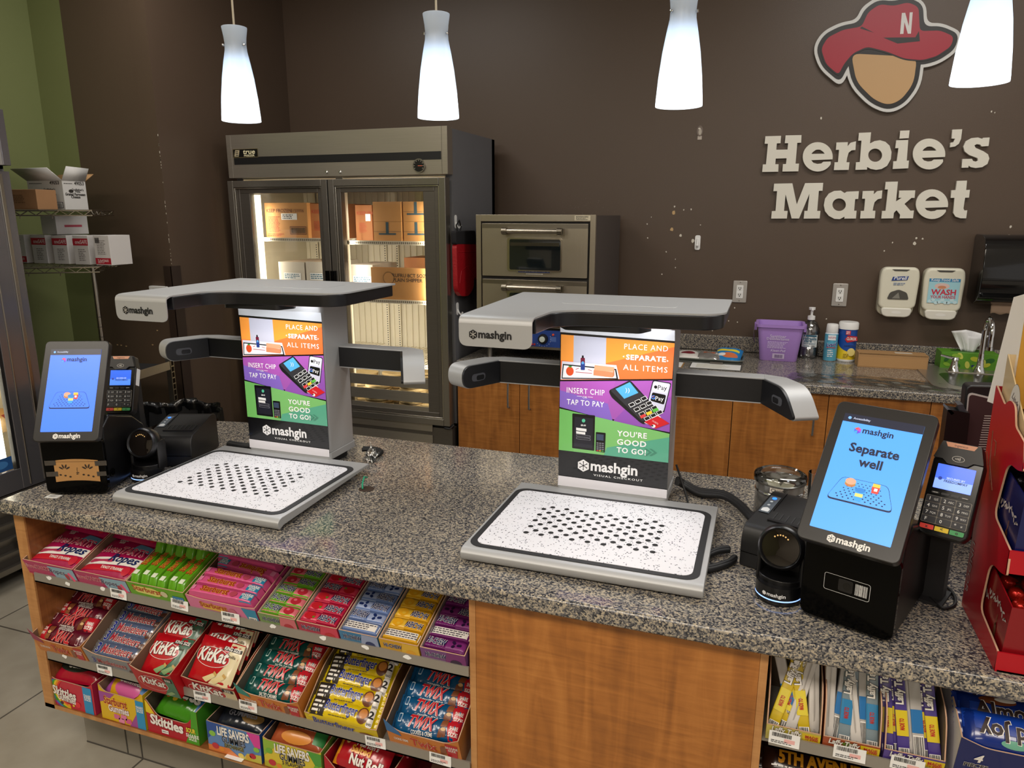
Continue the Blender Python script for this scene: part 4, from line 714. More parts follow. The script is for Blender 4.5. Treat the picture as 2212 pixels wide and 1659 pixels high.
# tray with snack bags and papers
tx, ty = base(1530, 778).x, 3.70; T = thing('serving_tray', 'grey shallow serving tray holding snack bags beside the right scanner column', 'tray', (tx, ty, ZC))
m = MB(); m.ext(rr(-.16, -.09, .16, .09, .03), .002, .006, M('#6f7570', .5)); P = rr(-.17, -.10, .17, .10, .035); Q = rr(-.155, -.085, .155, .085, .03); n = len(P)
m.add([(x, y, .022) for x, y in P]+[(x, y, .004) for x, y in Q]+[(x*1.01, y*1.01, .019) for x, y in P], [(j, (j+1) % n, n+(j+1) % n, n+j) for j in range(n)]+[(2*n+j, 2*n+(j+1) % n, (j+1) % n, j) for j in range(n)], M('#7a807a', .5)); m.build('tray_body', T, solid=.002)
def pouch(name, label, loc, rzr, rxx, w, h, t, m1, deco=None, group=None, cat='snack bag', wr=.003, bands=None, flip=False):
    "sealed pillow bag lying flat: width w along x, height h along y"
    rd = random.Random(len(label)*7+int(w*1000)); ph = rd.uniform(0, 6)
    def hz(x, y):
        u = min(1, abs(2*x/w)); v = min(1, abs(2*y/h)); return t*max(0, (1-u**3.2))**.55*max(0, (1-v**5))**.6+wr*.35*math.sin(x*90+ph)*math.sin(y*70+ph)*max(0, 1-v**6)
    b = MB(); fm = (lambda u, v: next(mm for f, mm in bands if v <= f)) if bands else m1
    b.grid(lambda u, v: ((u-.5)*w, (v-.5)*h, hz((u-.5)*w, (v-.5)*h)+.0006), 18, 18, fm); b.grid(lambda u, v: ((.5-u)*w, (v-.5)*h, 0), 4, 4, m1)
    if deco: b.cf = hz; deco(b, w, h); b.cf = None
    o = b.build(name, sm=60); o.matrix_world = tr(*loc)@rz(rzr)@rx(rxx)@(rz(180) if flip else Matrix.Identity(4)); return tag(o, label, cat, group)
SIL = M('#c8c8c6', .22, .75, n=.1, sc=40)
pouch('snack_bag', 'white snack bag with a dark red oval on the grey serving tray', (tx-.10, ty-.02, ZC+.0065), 8, 8, .12, .12, .03, M('#e4e0da', .4), lambda b, w, h: b.poly(el(0, .0, .035, .02), M('#7a1f2c'), .001), 'snack bags on the grey tray')
pouch('snack_bag', 'crinkled silver foil snack bag in the middle of the grey serving tray', (tx-.0, ty-.01, ZC+.0065), -6, 6, .13, .12, .028, SIL, lambda b, w, h: b.poly(el(.0, .02, .03, .012), M('#c06a4a'), .001), 'snack bags on the grey tray', wr=.01)
pouch('snack_bag', 'blue and yellow snack bag propped at the right end of the grey serving tray', (tx+.09, ty+.02, ZC+.012), -8, 22, .13, .15, .03, M('#2a83c4', .35), lambda b, w, h: (b.rect(-w*.42, h*.12, w*.42, h*.24, M('#ecd83a'), .001), b.poly(el(w*.12, -h*.12, w*.3, h*.16), M('#d9774a'), .001), b.poly(el(-w*.2, -h*.1, w*.16, h*.1), WHT, .0012)), 'snack bags on the grey tray')
c = base(1430, 795); m = MB(); m.box(-.09, .09, 0, .12, 0, .0012, M('#a07a48', .6)); m.box(-.085, .083, .002, .118, .0012, .002, WHT); lines(m, 0, 0, 0, 0, 1, WHT) if 0 else None
for k in range(4): m.box(-.07, -.01, .02+k*.02, .03+k*.02, .002, .0023, M('#d8d45a'))
o = m.build('clipboard'); o.location = (c.x, 3.46, ZC+.0002); tag(o, 'brown clipboard with yellow-marked white paper by the right scanner column', 'clipboard')
c = base(1545, 795); m = MB(); m.box(-.12, .12, 0, .13, 0, .003, M('#4a4a48', .5)); m.box(-.115, .115, .004, .126, .003, .0042, WHT); m.box(-.03, .03, .115, .13, .0042, .014, M('#555', .3, 1.) if 0 else STEELD); g_ = M('#b8b49a')
for k in range(8): m.box(-.09, .05+.02*math.sin(k*5), .016+k*.012, .019+k*.012, .0042, .0045, g_)
o = m.build('clipboard'); o.location = (c.x, 3.46, ZC+.0002); tag(o, 'dark clipboard with white printed sheets in front of the grey snack tray', 'clipboard')
# ---------------- left corner: wire rack ----------------
RK = tr(-2.86, 2.5, 0)@rz(35)                         # local -x runs along the long side, +y runs to the back
T = thing('wire_rack', 'chrome wire shelving rack with boxes standing in the green wall corner', 'shelf rack'); T.matrix_world = tr(-2.86, 2.5, FZ)@rz(35)
WR = M('#b5aea2', .25, 1.); ZS = [1.395, 1.645]
def wshelf(z):
    m = MB(); L_, D_ = .56, .40; z -= FZ
    for y in (0, D_): m.tube([(0, y, z), (-L_, y, z)], .0035, WR, 6); m.tube([(0, y, z-.022), (-L_, y, z-.022)], .003, WR, 6)
    for x in (0, -L_): m.tube([(x, 0, z), (x, D_, z)], .0035, WR, 6); m.tube([(x, 0, z-.022), (x, D_, z-.022)], .003, WR, 6)
    n = 18
    for y in (0, D_): m.tube([(-L_*k/n, y, z-(.022 if k % 2 else 0)) for k in range(n+1)], .002, WR, 5)
    for x in (0, -L_): m.tube([(x, D_*k/10, z-(.022 if k % 2 else 0)) for k in range(11)], .002, WR, 5)
    for k in range(1, 24): m.tube([(-L_*k/24, 0, z), (-L_*k/24, D_, z)], .0015, WR, 5)
    for k in (5, 9, 13): m.tube([(-L_*k/18, 0, z-.02), (-L_*k/18, -.004, z-.036)], .002, WR, 5)
    m.build('wire_shelf', T)
for z in ZS: wshelf(z)
for x, y, zt in ((-.10, .30, 1.385), (-.53, .02, 1.9), (-.53, .38, 1.9)):
    m = MB(); m.tube([(x, y, 0), (x, y, zt-FZ)], .0125, WR, 12)
    for k in range(20): m.tube([(x, y, .08+k*.05), (x, y, .084+k*.05)], .0132, M('#6f6a62', .4, 1.), 12)
    m.build('post', T)
def rbox(name, label, x, y, z, w, d, h, a, mats, deco=None, sdeco=None, group=None):
    m = MB(); m.box(0, w, 0, d, 0, h, mats); 
    if deco: m.X = fr((0, -.0004, 0), (1, 0, 0), (0, 0, 1)); deco(m, w, h)
    if sdeco: m.X = fr((w+.0004, 0, 0), (0, 1, 0), (0, 0, 1)); sdeco(m, d, h)
    o = m.build(name, bev=.0015); o.matrix_world = tr(x, y, z)@rz(a); return tag(o, label, 'box', group)
def one(m, w, h, up=True):
    R_ = M('#b31f33', .5)
    if up: m.rect(0, h*.66, w, h*.90, R_, .0004); m.text('oneSAFE', w*.56, h*.715, .026, WHT, .0008, b=.0, maxw=w*.8); lines(m, w*.3, h*.12, w*.8, h*.55, 7, M('#8f8a88'), .0006, 3)
    else: m.rect(0, h*.03, w, h*.24, R_, .0004); m.text('oneSAFE', w*.5, h*.19, .024, WHT, .0008, rot=180, maxw=w*.7); lines(m, w*.2, h*.35, w*.8, h*.85, 9, M('#8f8a88'), .0006, 4); barcode(m, w*.1, h*.74, w*.38, h*.92, INKK, .0009, 3)
BX = M('#d9d6d4', .55, n=.02); zs = ZS[0]+.004; wb = .094
for k in range(5):
    x = AT(208-44.5*k, 570, 'y', 2.56).x
    lab = ['glove box with upside-down red band at the right end of the lower shelf', 'white glove box with a red oneSAFE band, next to the upside down one', 'white glove box with a red oneSAFE band, middle of the lower wire shelf row', 'white glove box with a red oneSAFE band, second from the glass merchandiser', 'white glove box partly hidden behind the glass merchandiser edge'][k]
    rbox('glove_box', lab.replace('oneSAFE ', ''), x, 2.56, zs, wb-.001, .12, .133 if k else .135, 0, BX, (lambda m, w, h, kk=k: one(m, w, h, kk not in (0, 4))), None, 'glove boxes on the lower wire shelf')
rbox('glove_box', 'white glove box stacked on top of the row, under the upper wire shelf', AT(92, 505, 'y', 2.60).x, 2.60, zs+.1355, .11, .16, .085, -6, BX, None, lambda m, w, h: m.rect(w*.25, h*.4, w*.8, h*.52, M('#b5485a'), .0004), 'glove boxes on the lower wire shelf')
zs = ZS[1]+.004
def dch(m, w, h): m.text('49053', w*.92, h*.86, .022, INKK, .0006, al='R', b=.02); m.text("Godfather's", w*.62, h*.66, .014, INKK, .0006, b=.02); m.text('Pizza.', w*.62, h*.60, .014, INKK, .0006, b=.02); m.poly(el(w*.33, h*.64, .014, .008, 8), INKK, .0006); m.text('Grated Parmesan', w*.5, h*.49, .017, INKK, .0006, b=.03, maxw=w*.86); m.text('Cheese', w*.5, h*.40, .017, INKK, .0006, b=.03); lines(m, w*.06, h*.88, w*.45, h*.92, 1, INKK, .0006)
def dch2(m, w, h): dch(m, w, h); m.rect(w*.5, h*.05, w*.96, h*.26, INKK, .0009); m.rect(w*.52, h*.07, w*.94, h*.24, WHT, .0011); barcode(m, w*.54, h*.08, w*.92, h*.22, INKK, .0013, 2)
o = rbox('open_carton', 'open white cheese carton with flaps up on the upper wire shelf', AT(65, 440, 'y', 2.52).x, 2.52, zs, .20, .13, .130, 4, CARDW, dch2, dch)
fl = MB(); fl.X = fr((0, 0, .130), (1, 0, 0), (0, -.35, .5)); fl.poly([(0, 0), (.20, 0), (.165, .065), (-.045, .062)], CARDW, 0); fl.X = fr((.20, 0, .130), (0, 1, 0), (.12, .0, .5)); fl.poly([(0, 0), (.13, 0), (.145, .06), (.02, .064)], CARDW, 0); fl.X = fr((0, .13, .130), (1, 0, 0), (0, .5, .35)); fl.poly([(0, 0), (.20, 0), (.205, .06), (0, .06)], CARD, 0); fl.X = fr((0, 0, .130), (0, 1, 0), (-.5, 0, .4)); fl.poly([(0, 0), (.13, 0), (.125, .05), (0, .05)], CARD, 0); fl.build('flap', o, solid=.003)
def dn(m, w, h): lines(m, w*.1, h*.3, w*.62, h*.75, 5, M('#7a5a3a'), .0006, 2)
rbox('open_carton', 'low brown open carton in front of the white cheese carton on the wire rack', AT(24, 440, 'y', 2.36).x, 2.36, zs, .135, .11, .085, 8, M('#a67c55', .7, n=.05), dn)
# dark side table with a slotted upright
a = AT(300, 803, 'z', .93); b = AT(366, 783, 'z', .93)
T = thing('side_table', 'dark side table with a bright metal edge behind the left payment terminal', 'table', (0, 0, 0)); d = (b-a).normalized(); a2 = a-d*.45; nrm = Vector((-d.y, d.x, 0)); X = fr((b.x, b.y, 0), (d.x, d.y, 0), (nrm.x, nrm.y, 0))
T.matrix_world = tr(b.x, b.y, FZ)@Matrix.Rotation(math.atan2(d.y, d.x), 4, 'Z')
m = MB(); m.box(-.36, 0, .002, .32, .80-FZ+.105, .815-FZ+.105, BLKR); m.build('table_top', T); MB().box(-.36, 0, -.001, .002, .895-FZ, .935-FZ, M('#bcb4a6', .3, .9)).build('metal_edge', T)
m = MB(); m.box(-.34, -.31, .02, .05, 0, .80, BLK); m.box(-.34, -.31, .27, .3, 0, .8, BLK); m.box(-.04, -.01, .27, .3, 0, .8, BLK); m.build('leg', T)
m = MB(); m.box(.012, .016, .004, .03, 0, .86, WR); m.box(.034, .038, .004, .03, 0, .86, WR)
for k in range(28): m.box(.016, .034, .004, .008, .05+k*.029, .056+k*.029, WR)
m.build('slotted_upright', T)
# trash can with a black liner
c = AT(352, 893, 'y', 2.32); T = thing('trash_can', 'black trash can with a shiny black liner behind the left receipt printer', 'trash can', (c.x, 2.34, FZ))
h = c.z-FZ; MB().lathe([(0, 0), (.17, 0), (.215, h-.03)], BLK, 28).build('can_body', T)
rd = random.Random(2); m = MB(); n = 96
def lin_(u, v): a = 2*math.pi*u; r = (.217+.006*math.sin(a*17+v*5)+.006*math.sin(a*29))*(1 if v < .7 else .96); return (r*math.cos(a), r*math.sin(a), h-.20+.20*min(1, v/.6)-(.05*(v-.6)/.4 if v > .6 else 0)+.010*math.sin(a*7+1))
m.grid(lin_, n, 10, M('#0c0c0d', .18, n=.1)); m.build('bin_liner', T, sm=70)
# glass-door merchandiser on the left
MX = -2.86; yf = AT(70, 700, 'x', MX).y; zt = AT(4, 237, 'x', MX).z; zs_ = AT(22, 365, 'x', MX).z; zb = AT(48, 1229, 'x', MX).z; zd = AT(50, 1056, 'x', MX).z
T = thing('glass_merchandiser', 'stainless glass-door food merchandiser with lit shelves at the left edge', 'merchandiser', (MX, yf, FZ)); X = tr(-MX, -yf, -FZ); Y0 = yf-1.32
m = MB(X); m.box(MX-.70, MX-.03, yf-.04, yf, zb, zt, GREYP); m.box(MX-.70, MX-.03, Y0, Y0+.04, zb, zt, GREYP); m.box(MX-.72, MX-.68, Y0, yf, zb, zt, GREYP); m.box(MX-.70, MX-.03, Y0, yf, zs_, zt, GREYP); m.box(MX-.70, MX-.03, Y0, yf, zb, zd+.04, GREYP); m.build('body', T)
m = MB(X); m.box(MX-.68, MX-.04, yf-.045, yf-.04, zd+.04, zs_, CREAM); m.box(MX-.68, MX-.675, Y0+.04, yf-.04, zd+.04, zs_, CREAM); m.box(MX-.68, MX-.05, Y0+.04, yf-.04, zd+.04, zd+.05, M('#8a8478', .5)); 
for k in range(70): m.box(MX-.30, MX-.29, yf-.0465, yf-.045, zd+.08+k*.016, zd+.087+k*.016, BLK)
m.build('liner', T)
MST = brushed('merch_steel', '#9c9aa0', .16, (200, 200, 2), .1)
m = MB(X); m.box(MX-.03, MX+.012, Y0, yf-.0, zs_+.012, zt, M('#b5b2b0', .35, .5)); m.box(MX-.03, MX+.016, yf-.03, yf+.001, zs_+.012, zt, MST); m.build('header', T, bev=.002)
m = MB(X); st = .145; m.box(MX-.03, MX, yf-st, yf, zd, zs_-.01, MST); m.box(MX, MX+.006, yf-.05, yf-.035, zd+.01, zs_-.02, FRM2); m.box(MX, MX+.004, yf-.115, yf-.110, zd+.01, zs_-.02, FRM2); m.box(MX-.03, MX-.002, Y0, Y0+.09, zd, zs_-.01, MST); m.box(MX-.03, MX-.001, Y0+.09, yf-st, zd, zd+.09, MST); m.box(MX-.03, MX-.001, Y0+.09, yf-st, zs_-.09, zs_-.01, MST); m.box(MX-.028, MX-.004, yf-st-.012, yf-st, zd+.09, zs_-.09, BLK)
d = m.build('door', T, bev=.0015); MB(X).box(MX-.02, MX-.016, Y0+.09, yf-st-.01, zd+.09, zs_-.09, GLASS).build('door_glass', d)
MB(X).box(MX-.065, MX-.045, yf-st-.035, yf-st-.02, zd+.11, zs_-.11, M('#fff6dc', .5, e=6.)).build('light_tube', T)
area('merchandiser_strip', (MX-.06, yf-st-.05, (zd+zs_)/2), .03, 1.1, 7, (1, .95, .82), (-.6, -.6, 0))
m = MB(X); m.box(MX-.03, MX-.005, Y0, yf, zb, zd-.005, M('#45413d', .5, .4))
k = 0; z = zb+.002
while z < zd-.03: m.add([(MX-.004, Y0, z), (MX-.004, yf, z), (MX+.012, yf, z+.030), (MX+.012, Y0, z+.030), (MX-.004, Y0, z+.034), (MX-.004, yf, z+.034)], [(0, 1, 2, 3), (3, 2, 5, 4)], M('#8a847c', .3, .9)); z += .062
m.X = X@SIDE(MX+.0135, yf-.16, zb+.10); m.rect(-.06, 0, .06, .035, M('#0f0f10'), .0005); m.rect(-.052, .004, -.01, .031, M('#9a968c'), .0008); m.build('grille', T)
for y in (yf-.1, Y0+.1): MB(X).box(MX-.3, MX-.1, y-.03, y+.03, FZ, zb, BLK).build('foot', T)
fz_ = [AT(30, 923, 'x', MX-.06).z, AT(8, 790, 'x', MX-.06).z, AT(0, 655, 'x', MX-.06).z]
for z in fz_:
    m = MB(X); m.box(MX-.07, MX-.066, Y0+.05, yf-st-.04, z-.014, z+.006, WIRE); m.box(MX-.6, MX-.07, Y0+.05, yf-st-.04, z-.004, z, WIRE)
    for k in range(70): m.box(MX-.066, MX-.0655, Y0+.06+k*.016, Y0+.068+k*.016, z-.009, z-.001, M('#6b6454', .6))
    m.build('wire_shelf', T)
def ddeli(b, w, h): b.poly(el(0, 0, w*.36, h*.36), M('#c99a5a'), .001); b.rect(-w*.2, -h*.42, w*.3, -h*.1, M('#8f1f1c'), .0014); b.text('Deli', .004, -h*.26, .02, WHT, .0018, b=.02, maxw=w*.4); b.text('Express', .004, -h*.36, .012, WHT, .0018, b=.02, maxw=w*.4)
WRP = M('#d8b98a', .25, coat=.5, n=.2, sc=30)
for k, (px, py, z) in enumerate(((14, 912, fz_[0]), (-40, 930, fz_[0]), (2, 770, fz_[1]))):
    q = AT(px, py, 'x', MX-.13); o = pouch('sandwich_pack', ['wrapped sandwich pack with a red label nearest the post on the lower lit shelf', 'wrapped sandwich pack beside the first one on the lower lit shelf', 'wrapped sandwich pack on the middle lit shelf of the merchandiser'][k], (MX-.15, q.y, z+.004), 90, 20, .13, .13, .05, WRP, ddeli, 'sandwich packs in the merchandiser', 'sandwich')
m = MB(X@SIDE(MX-.0155, yf-.36, zd+.093)); w0 = -.62; m.rect(w0, .0, .10, .045, M('#d88a48'), 0); m.rect(.10, .0, .195, .055, M('#1f4f8a'), .0002); m.rect(.03, .006, .085, .042, M('#8f1f1c'), .0006); m.text('Deli', .057, .022, .018, WHT, .001, b=.02); m.text('Express', .057, .010, .011, WHT, .001, b=.02); m.poly(el(-.12, .02, .1, .012), M('#e8b880'), .0005); m.poly(el(.147, .028, .03, .016), M('#3f7ab8'), .0005); m.build('door_sticker', d)
# ---------------- visual checkout units ----------------
SPK = speckle('tray_speckle', '#ececf2', '#50525f', 175, .27); MASHD = M('#1b1b1e', .4); BORD = M('#2b2c2f', .5)
def logo(m, x, y, h, c, line, z=.0008, icon=None): # x = left edge of the icon, baseline y
    r = h*.44; hexicon(m, x+r*.9, y+h*.27, r, icon or c, line, z); m.text('mashgin', x+r*2.05, y, h, c, z, al='L', b=.028)
def pz(x, y):
    "poster picture coordinates -> column face (metres)"
    v0 = (y-228)/(1015-228); xl = 715-12*v0; xr = 1288-42*v0; u = (x-xl)/(xr-xl); yt = 228+10*u; yb = 1015+60*u
    return (-.1365+.273*u, .452-.412*(y-yt)/(yb-yt))
def poster(m):
    C = lambda h: M(h, .25, coat=.3); Z = [.0009]
    def p(P, h, z=None): Z[0] += .00002; m.poly([pz(*q) for q in P], C(h) if isinstance(h, str) else h, Z[0])
    def t(s, x, y, px, h='#ffffff', b=.0, al='C', rot=0, sx=1, mw=None, sp=1.): Z[0] += .00002; q = pz(x, y); m.text(s, q[0], q[1], px*.00066, C(h), Z[0]+.0002, al, b, 0, rot, sx, None, 0, None, mw and mw*.000478, sp)
    p([(714, 228), (1288, 238), (1288, 290), (714, 265)], M('#dcdfe6', .3, .3)); p([(714, 262), (1288, 288), (1248, 1032), (705, 968)], '#0d0d0f')
    p([(718, 273), (1287, 298), (1275, 470), (716, 490)], '#f8743c'); p([(950, 283), (1287, 298), (1286, 316), (945, 405), (950, 330)], '#fb9a3c'); p([(718, 273), (790, 276), (786, 400), (717, 396)], '#fca044')
    p([(785, 276), (952, 283), (949, 410), (783, 402)], '#c3c3d2'); p([(783, 400), (950, 408), (949, 416), (783, 410)], '#b0b0c2'); p([(724, 400), (1003, 412), (1018, 478), (716, 488)], '#dcdce8'); p([(728, 413), (1002, 430), (1012, 480), (722, 484)], '#17171a'); p([(733, 419), (996, 436), (1003, 475), (727, 479)], '#f6f6fa')
    p(el(765, 447, 20, 22), '#e2542c'); p([(755, 422), (778, 420), (768, 432)], '#3f8f3a'); p(rr(821, 380, 843, 440, 6), '#6d1f36'); p(rr(821, 405, 843, 440, 4), '#2a3f86'); p(rr(827, 370, 837, 382, 2), '#1d1d22'); p(el(832, 405, 7), '#5aa0d8')
    p([(893, 414), (992, 422), (992, 445), (890, 440)], '#e3a07a'); p([(888, 438), (986, 446), (984, 472), (886, 464)], '#d28a62'); p([(986, 446), (993, 424), (993, 462), (984, 472)], '#c07a54')
    for a in ((795, 437, 812, 432), (858, 436, 880, 443), (795, 450, 880, 455)): p([(a[0], a[1]-1.5), (a[2], a[3]-1.5), (a[2], a[3]+1.5), (a[0], a[1]+1.5)], '#b03a46')
    t('PLACE AND', 1255, 339, 29, al='R', mw=214, sp=1.15); t('SEPARATE', 1245, 389, 26, b=.03, al='R', mw=196, sp=1.1); t('ALL ITEMS', 1252, 441, 29, al='R', mw=218, sp=1.2); p([(1034, 369), (1042, 364), (1042, 374)], '#ffffff'); p([(1258, 384), (1250, 379), (1250, 389)], '#ffffff')
    p([(714, 497), (1276, 478), (1262, 735), (712, 622)], '#aa5cb6'); p([(713, 520), (960, 600), (985, 688), (712, 622)], '#8a6acb'); p([(1060, 610), (1268, 560), (1262, 735), (985, 688)], '#9656b8'); p([(714, 497), (1000, 488), (960, 600), (713, 540)], '#b25cbb')
    t('INSERT CHIP', 846, 556, 30, b=.006, mw=198, sp=1.1); t('OR', 843, 577, 12, mw=24); t('TAP TO PAY', 845, 613, 29, b=.012, mw=196, sp=1.1); p([(802, 566), (828, 567), (828, 569), (802, 568)], '#ffffff'); p([(858, 569), (884, 570), (884, 572), (858, 571)], '#ffffff')
    p(fillet([(1182, 478), (1272, 490), (1236, 640), (1150, 610)], 12), '#20202a'); p(fillet([(1186, 483), (1267, 494), (1232, 634), (1155, 606)], 10), '#d6d6ea'); p(fillet([(1190, 492), (1256, 500), (1250, 542), (1182, 530)], 4), '#e9e9f5'); p(fillet([(1180, 538), (1246, 550), (1236, 598), (1170, 580)], 8), '#0e0e12')
    t('Pay', 1228, 525, 24, '#15151a', mw=44); p(el(1196, 512, 8, 8), '#15151a'); t('Pay', 1214, 578, 22, mw=40); t('G', 1183, 572, 20, '#5a8ff0', b=.02); p([(1176, 556), (1190, 554), (1186, 560), (1178, 562)], '#e2564a'); p([(1176, 566), (1182, 570), (1190, 570), (1184, 574)], '#4fae5a')
    p(fillet([(963, 536), (1072, 482), (1218, 640), (1205, 662), (1138, 700), (1120, 690), (978, 568)], 14), '#1c1c20'); p(fillet([(972, 534), (1070, 488), (1206, 636), (1196, 652), (1130, 684)], 10), '#34343a'); p([(999, 527), (1070, 492), (1112, 543), (1042, 574)], '#58b4ea'); t('))', 1058, 540, 22, '#eaf6ff', mw=22)
    for i in range(4):
        for j in range(3):
            x, y = 1062+i*25+j*30, 600+i*22-j*16; p([(x, y), (x+25, y-12), (x+36, y+4), (x+11, y+17)], '#f4f4f4'); p([(x+3, y+1), (x+24, y-9), (x+32, y+3), (x+12, y+13)], '#1d1d22')
    for j, h in enumerate(('#e04848', '#ecd23a', '#5fc04a')): x, y = 1118+j*30, 657-j*16; p([(x, y), (x+25, y-12), (x+33, y), (x+8, y+13)], h)
    p([(1140, 690), (1206, 648), (1222, 660), (1160, 698)], '#ececf2'); p([(1140, 686), (1206, 654), (1262, 690), (1196, 718)], '#d5212c'); t('34.8876', 1192, 690, 9, '#f6c8c8', rot=-28, mw=34); p(el(1185, 706, 10, 8), '#ffffff'); p(el(1180, 704, 5, 4), '#141418')
    p([(712, 629), (1262, 742), (1255, 890), (708, 836)], '#5aac8e'); p([(712, 629), (1262, 742), (1260, 760), (955, 820), (940, 858), (708, 836)], '#80c472'); p([(712, 629), (800, 647), (785, 843), (708, 836)], '#76c268'); p([(950, 740), (1262, 742), (1257, 800), (960, 790)], '#5fae74') if 0 else None
    p(fillet([(779, 652), (896, 660), (892, 838), (778, 826)], 5), '#101014'); p([(790, 668), (886, 675), (882, 826), (788, 818)], '#22232e'); p(el(837, 687, 9), '#5cc8a0'); t('$8.49', 836, 714, 9, b=.02, mw=26); p([(799, 722), (852, 728), (852, 742), (799, 736)], '#f2f2f2'); p([(799, 740), (846, 745), (846, 757), (799, 752)], '#f2f2f2')
    for y in (755, 769): p([(800, y), (872, y+7), (872, y+17), (800, y+10)], '#8a8a94'); p([(802, y+1.5), (870, y+8.5), (870, y+15.5), (802, y+8.5)], '#1c1d26')
    p(fillet([(900, 742), (950, 746), (946, 846), (898, 840)], 5), '#0c0c10'); p([(904, 752), (940, 755), (939, 786), (904, 782)], '#3d4c66')
    for i in range(4):
        for j in range(3): p([(904+j*13, 794+i*10+j), (914+j*13, 795+i*10+j), (914+j*13, 801+i*10+j), (904+j*13, 800+i*10+j)], '#7a7a84' if i < 3 or 1 else '#c33')
    for j, h in enumerate(('#c84040', '#d8b838', '#48a848')): p([(903+j*13, 833+j), (913+j*13, 834+j), (913+j*13, 839+j), (903+j*13, 838+j)], h)
    t("YOU'RE", 1080, 764, 29, b=.025, mw=152, sp=1.1); t('GOOD', 1078, 807, 30, b=.025, mw=150, sp=1.1); t('TO GO!', 1076, 848, 29, b=.025, mw=150, sp=1.1)
    for dx in (0, 24): p([(1140+dx, 820), (1152+dx, 821), (1178+dx, 840), (1152+dx, 857), (1140+dx, 856), (1164+dx, 838)], '#448a72')
    q = pz(806, 935); logo(m, q[0], q[1]+.002, .037, C('#f4f4f6'), C('#101012'), .002); t('VISUAL CHECKOUT', 1010, 978, 11, b=.01, mw=256, sp=1.3)
    p([(706, 966), (1249, 1031), (1246, 1076), (704, 1016)], '#e6e4ea')
def checkout_unit(xc, y0, label, dz=0.):
    T = thing('checkout_scanner', label, 'checkout scanner', (xc, y0, ZC), 0, 'self-checkout scanner units on the front counter')
    prof = [(.006, .004), (.0, .012), (.0, .022), (.006, .029), (.016, .0315), (.408, .0315), (.408, .024), (.02, .010)]
    MB(SIDE(-.25, 0, 0)).ext(prof, 0, .497, ALU).build('tray_base', T, bev=.002)
    MB().box(-.12, .10, .42, .53, 0, .03, BLKR).build('foot', T)
    MB().box(-.20, .20, .05, .39, .0, .012, BLKR).build('foot', T)
    m = MB(fr((0, 0, .0318), (1, 0, 0), (0, 1, 0))); m.ext(rr(-.243, .018, .236, .366, .03, 6), 0, .0012, BORD); m.ext(rr(-.229, .031, .222, .352, .022, 6), .0005, .0019, SPK)
    HO = M('#1b1b1d', .6); A_ = [(-.178, .10), (.152, .10)]
    a = AT(1136.3, 1153.6, 'z', .944); b = AT(1409.6, 1196.2, 'z', .944); c = AT(1174.6, 1103, 'z', .944); d = AT(1429.4, 1139.4, 'z', .944); e = AT(1194.2, 1099, 'z', .944)
    ox, oy = -.312, 1.278
    for i in range(10):
        odd = i % 2; n = 9 if odd else 8; v = (i-1)/8
        L = c.lerp(a, v); R_ = d.lerp(b, v)
        for k in range(n): u = (k+(0 if odd else .5))/8; q = L.lerp(R_, u); m.poly(el(q.x-ox, q.y-oy, .0062, n=14), HO, .0023)
    m.build('scan_plate', T)
    cx, w, yf, yb = -.0125, .137, .402, .537
    m = MB(fr((cx, yf, .03), (1, 0, 0), (0, 1, 0))); m.ext(rr(-w-.003, -.003, w+.003, yb-yf+.003, .012), 0, .02, ALU); m.ext(rr(-w, 0, w, yb-yf, .012), .02, .475+dz, ALU); m.build('column', T, bev=.0015)
    m = MB(fr((cx, yf-.001, 0), (1, 0, 0), (0, 0, 1))); m.box(-w+.001, w-.001, .042, .452, -.0, .0006, M('#e6e4ea', .3)); poster(m); m.build('poster', T)
    P = fillet([(-.298, .150), (-.134, .150), (-.128, .262), (-.080, .296), (.205, .318), (.238, .352), (.238, .622), (-.318, .622)], [0, 0, .05, .05, .02, .05, .008, .008], 8); zt = .504+dz
    m = MB(); m.ext(P, zt-.004, zt, ALU, ALU)
    f0 = (-.298, -.134); zb = AT(1060, 748, 'y', 1.405).z-ZC-.002+dz; nseg = 7; vs = []
    arc = [(.150, zt), (.138, zt-.0010), (.130, zt-.004), (.126, zt-.009), (.1245, zt-.016)]
    for y, z in arc: vs += [(f0[0]+.002*0, y, z), (f0[1], y, z)]
    for y, z in arc: vs += [(f0[0], y+.003, z-.003 if z > zt-.006 else z), (f0[1], y+.003, z-.003 if z > zt-.006 else z)]
    n = len(arc); fs = [(2*i, 2*i+1, 2*i+3, 2*i+2) for i in range(n-1)]; fs += [(2*n+2*i+2, 2*n+2*i+3, 2*n+2*i+1, 2*n+2*i) for i in range(n-1)]; fs += [(2*i+2, 2*n+2*i+2, 2*n+2*i, 2*i) for i in range(n-1)]; fs += [(2*i+1, 2*n+2*i+1, 2*n+2*i+3, 2*i+3) for i in range(n-1)]; fs.append((2*n-2, 2*n-1, 4*n-1, 4*n-2))
    m.add(vs, fs, ALU); m.X = fr((0, .1245, 0), (1, 0, 0), (0, (.0017/(zt-.016-zb)), 1)); hz = zt-.016; m.X = fr((0, .1245, 0), (1, 0, 0), (0, 0, 1)); m.ext(fillet([(f0[0], zb), (f0[1], zb), (f0[1], hz), (f0[0], hz)], [.02, .02, 0, 0], 8), -.003, 0, ALU); cn = m.build('canopy', T)
    Pi = [(x*.985-.0005, .140+(y-.150)*.985+.006) for x, y in P]; MB().ext(Pi, zt-.036, zt-.004, M('#121215', .35)).build('canopy_housing', T, bev=.003)
    m = MB(fr((-.216, .1238, zb), (1, 0, 0), (0, 0, 1))); logo(m, -.058, (zt-zb)*.30, .0235, MASHD, M('#c9c6be', .5)); m.build('logo', cn)
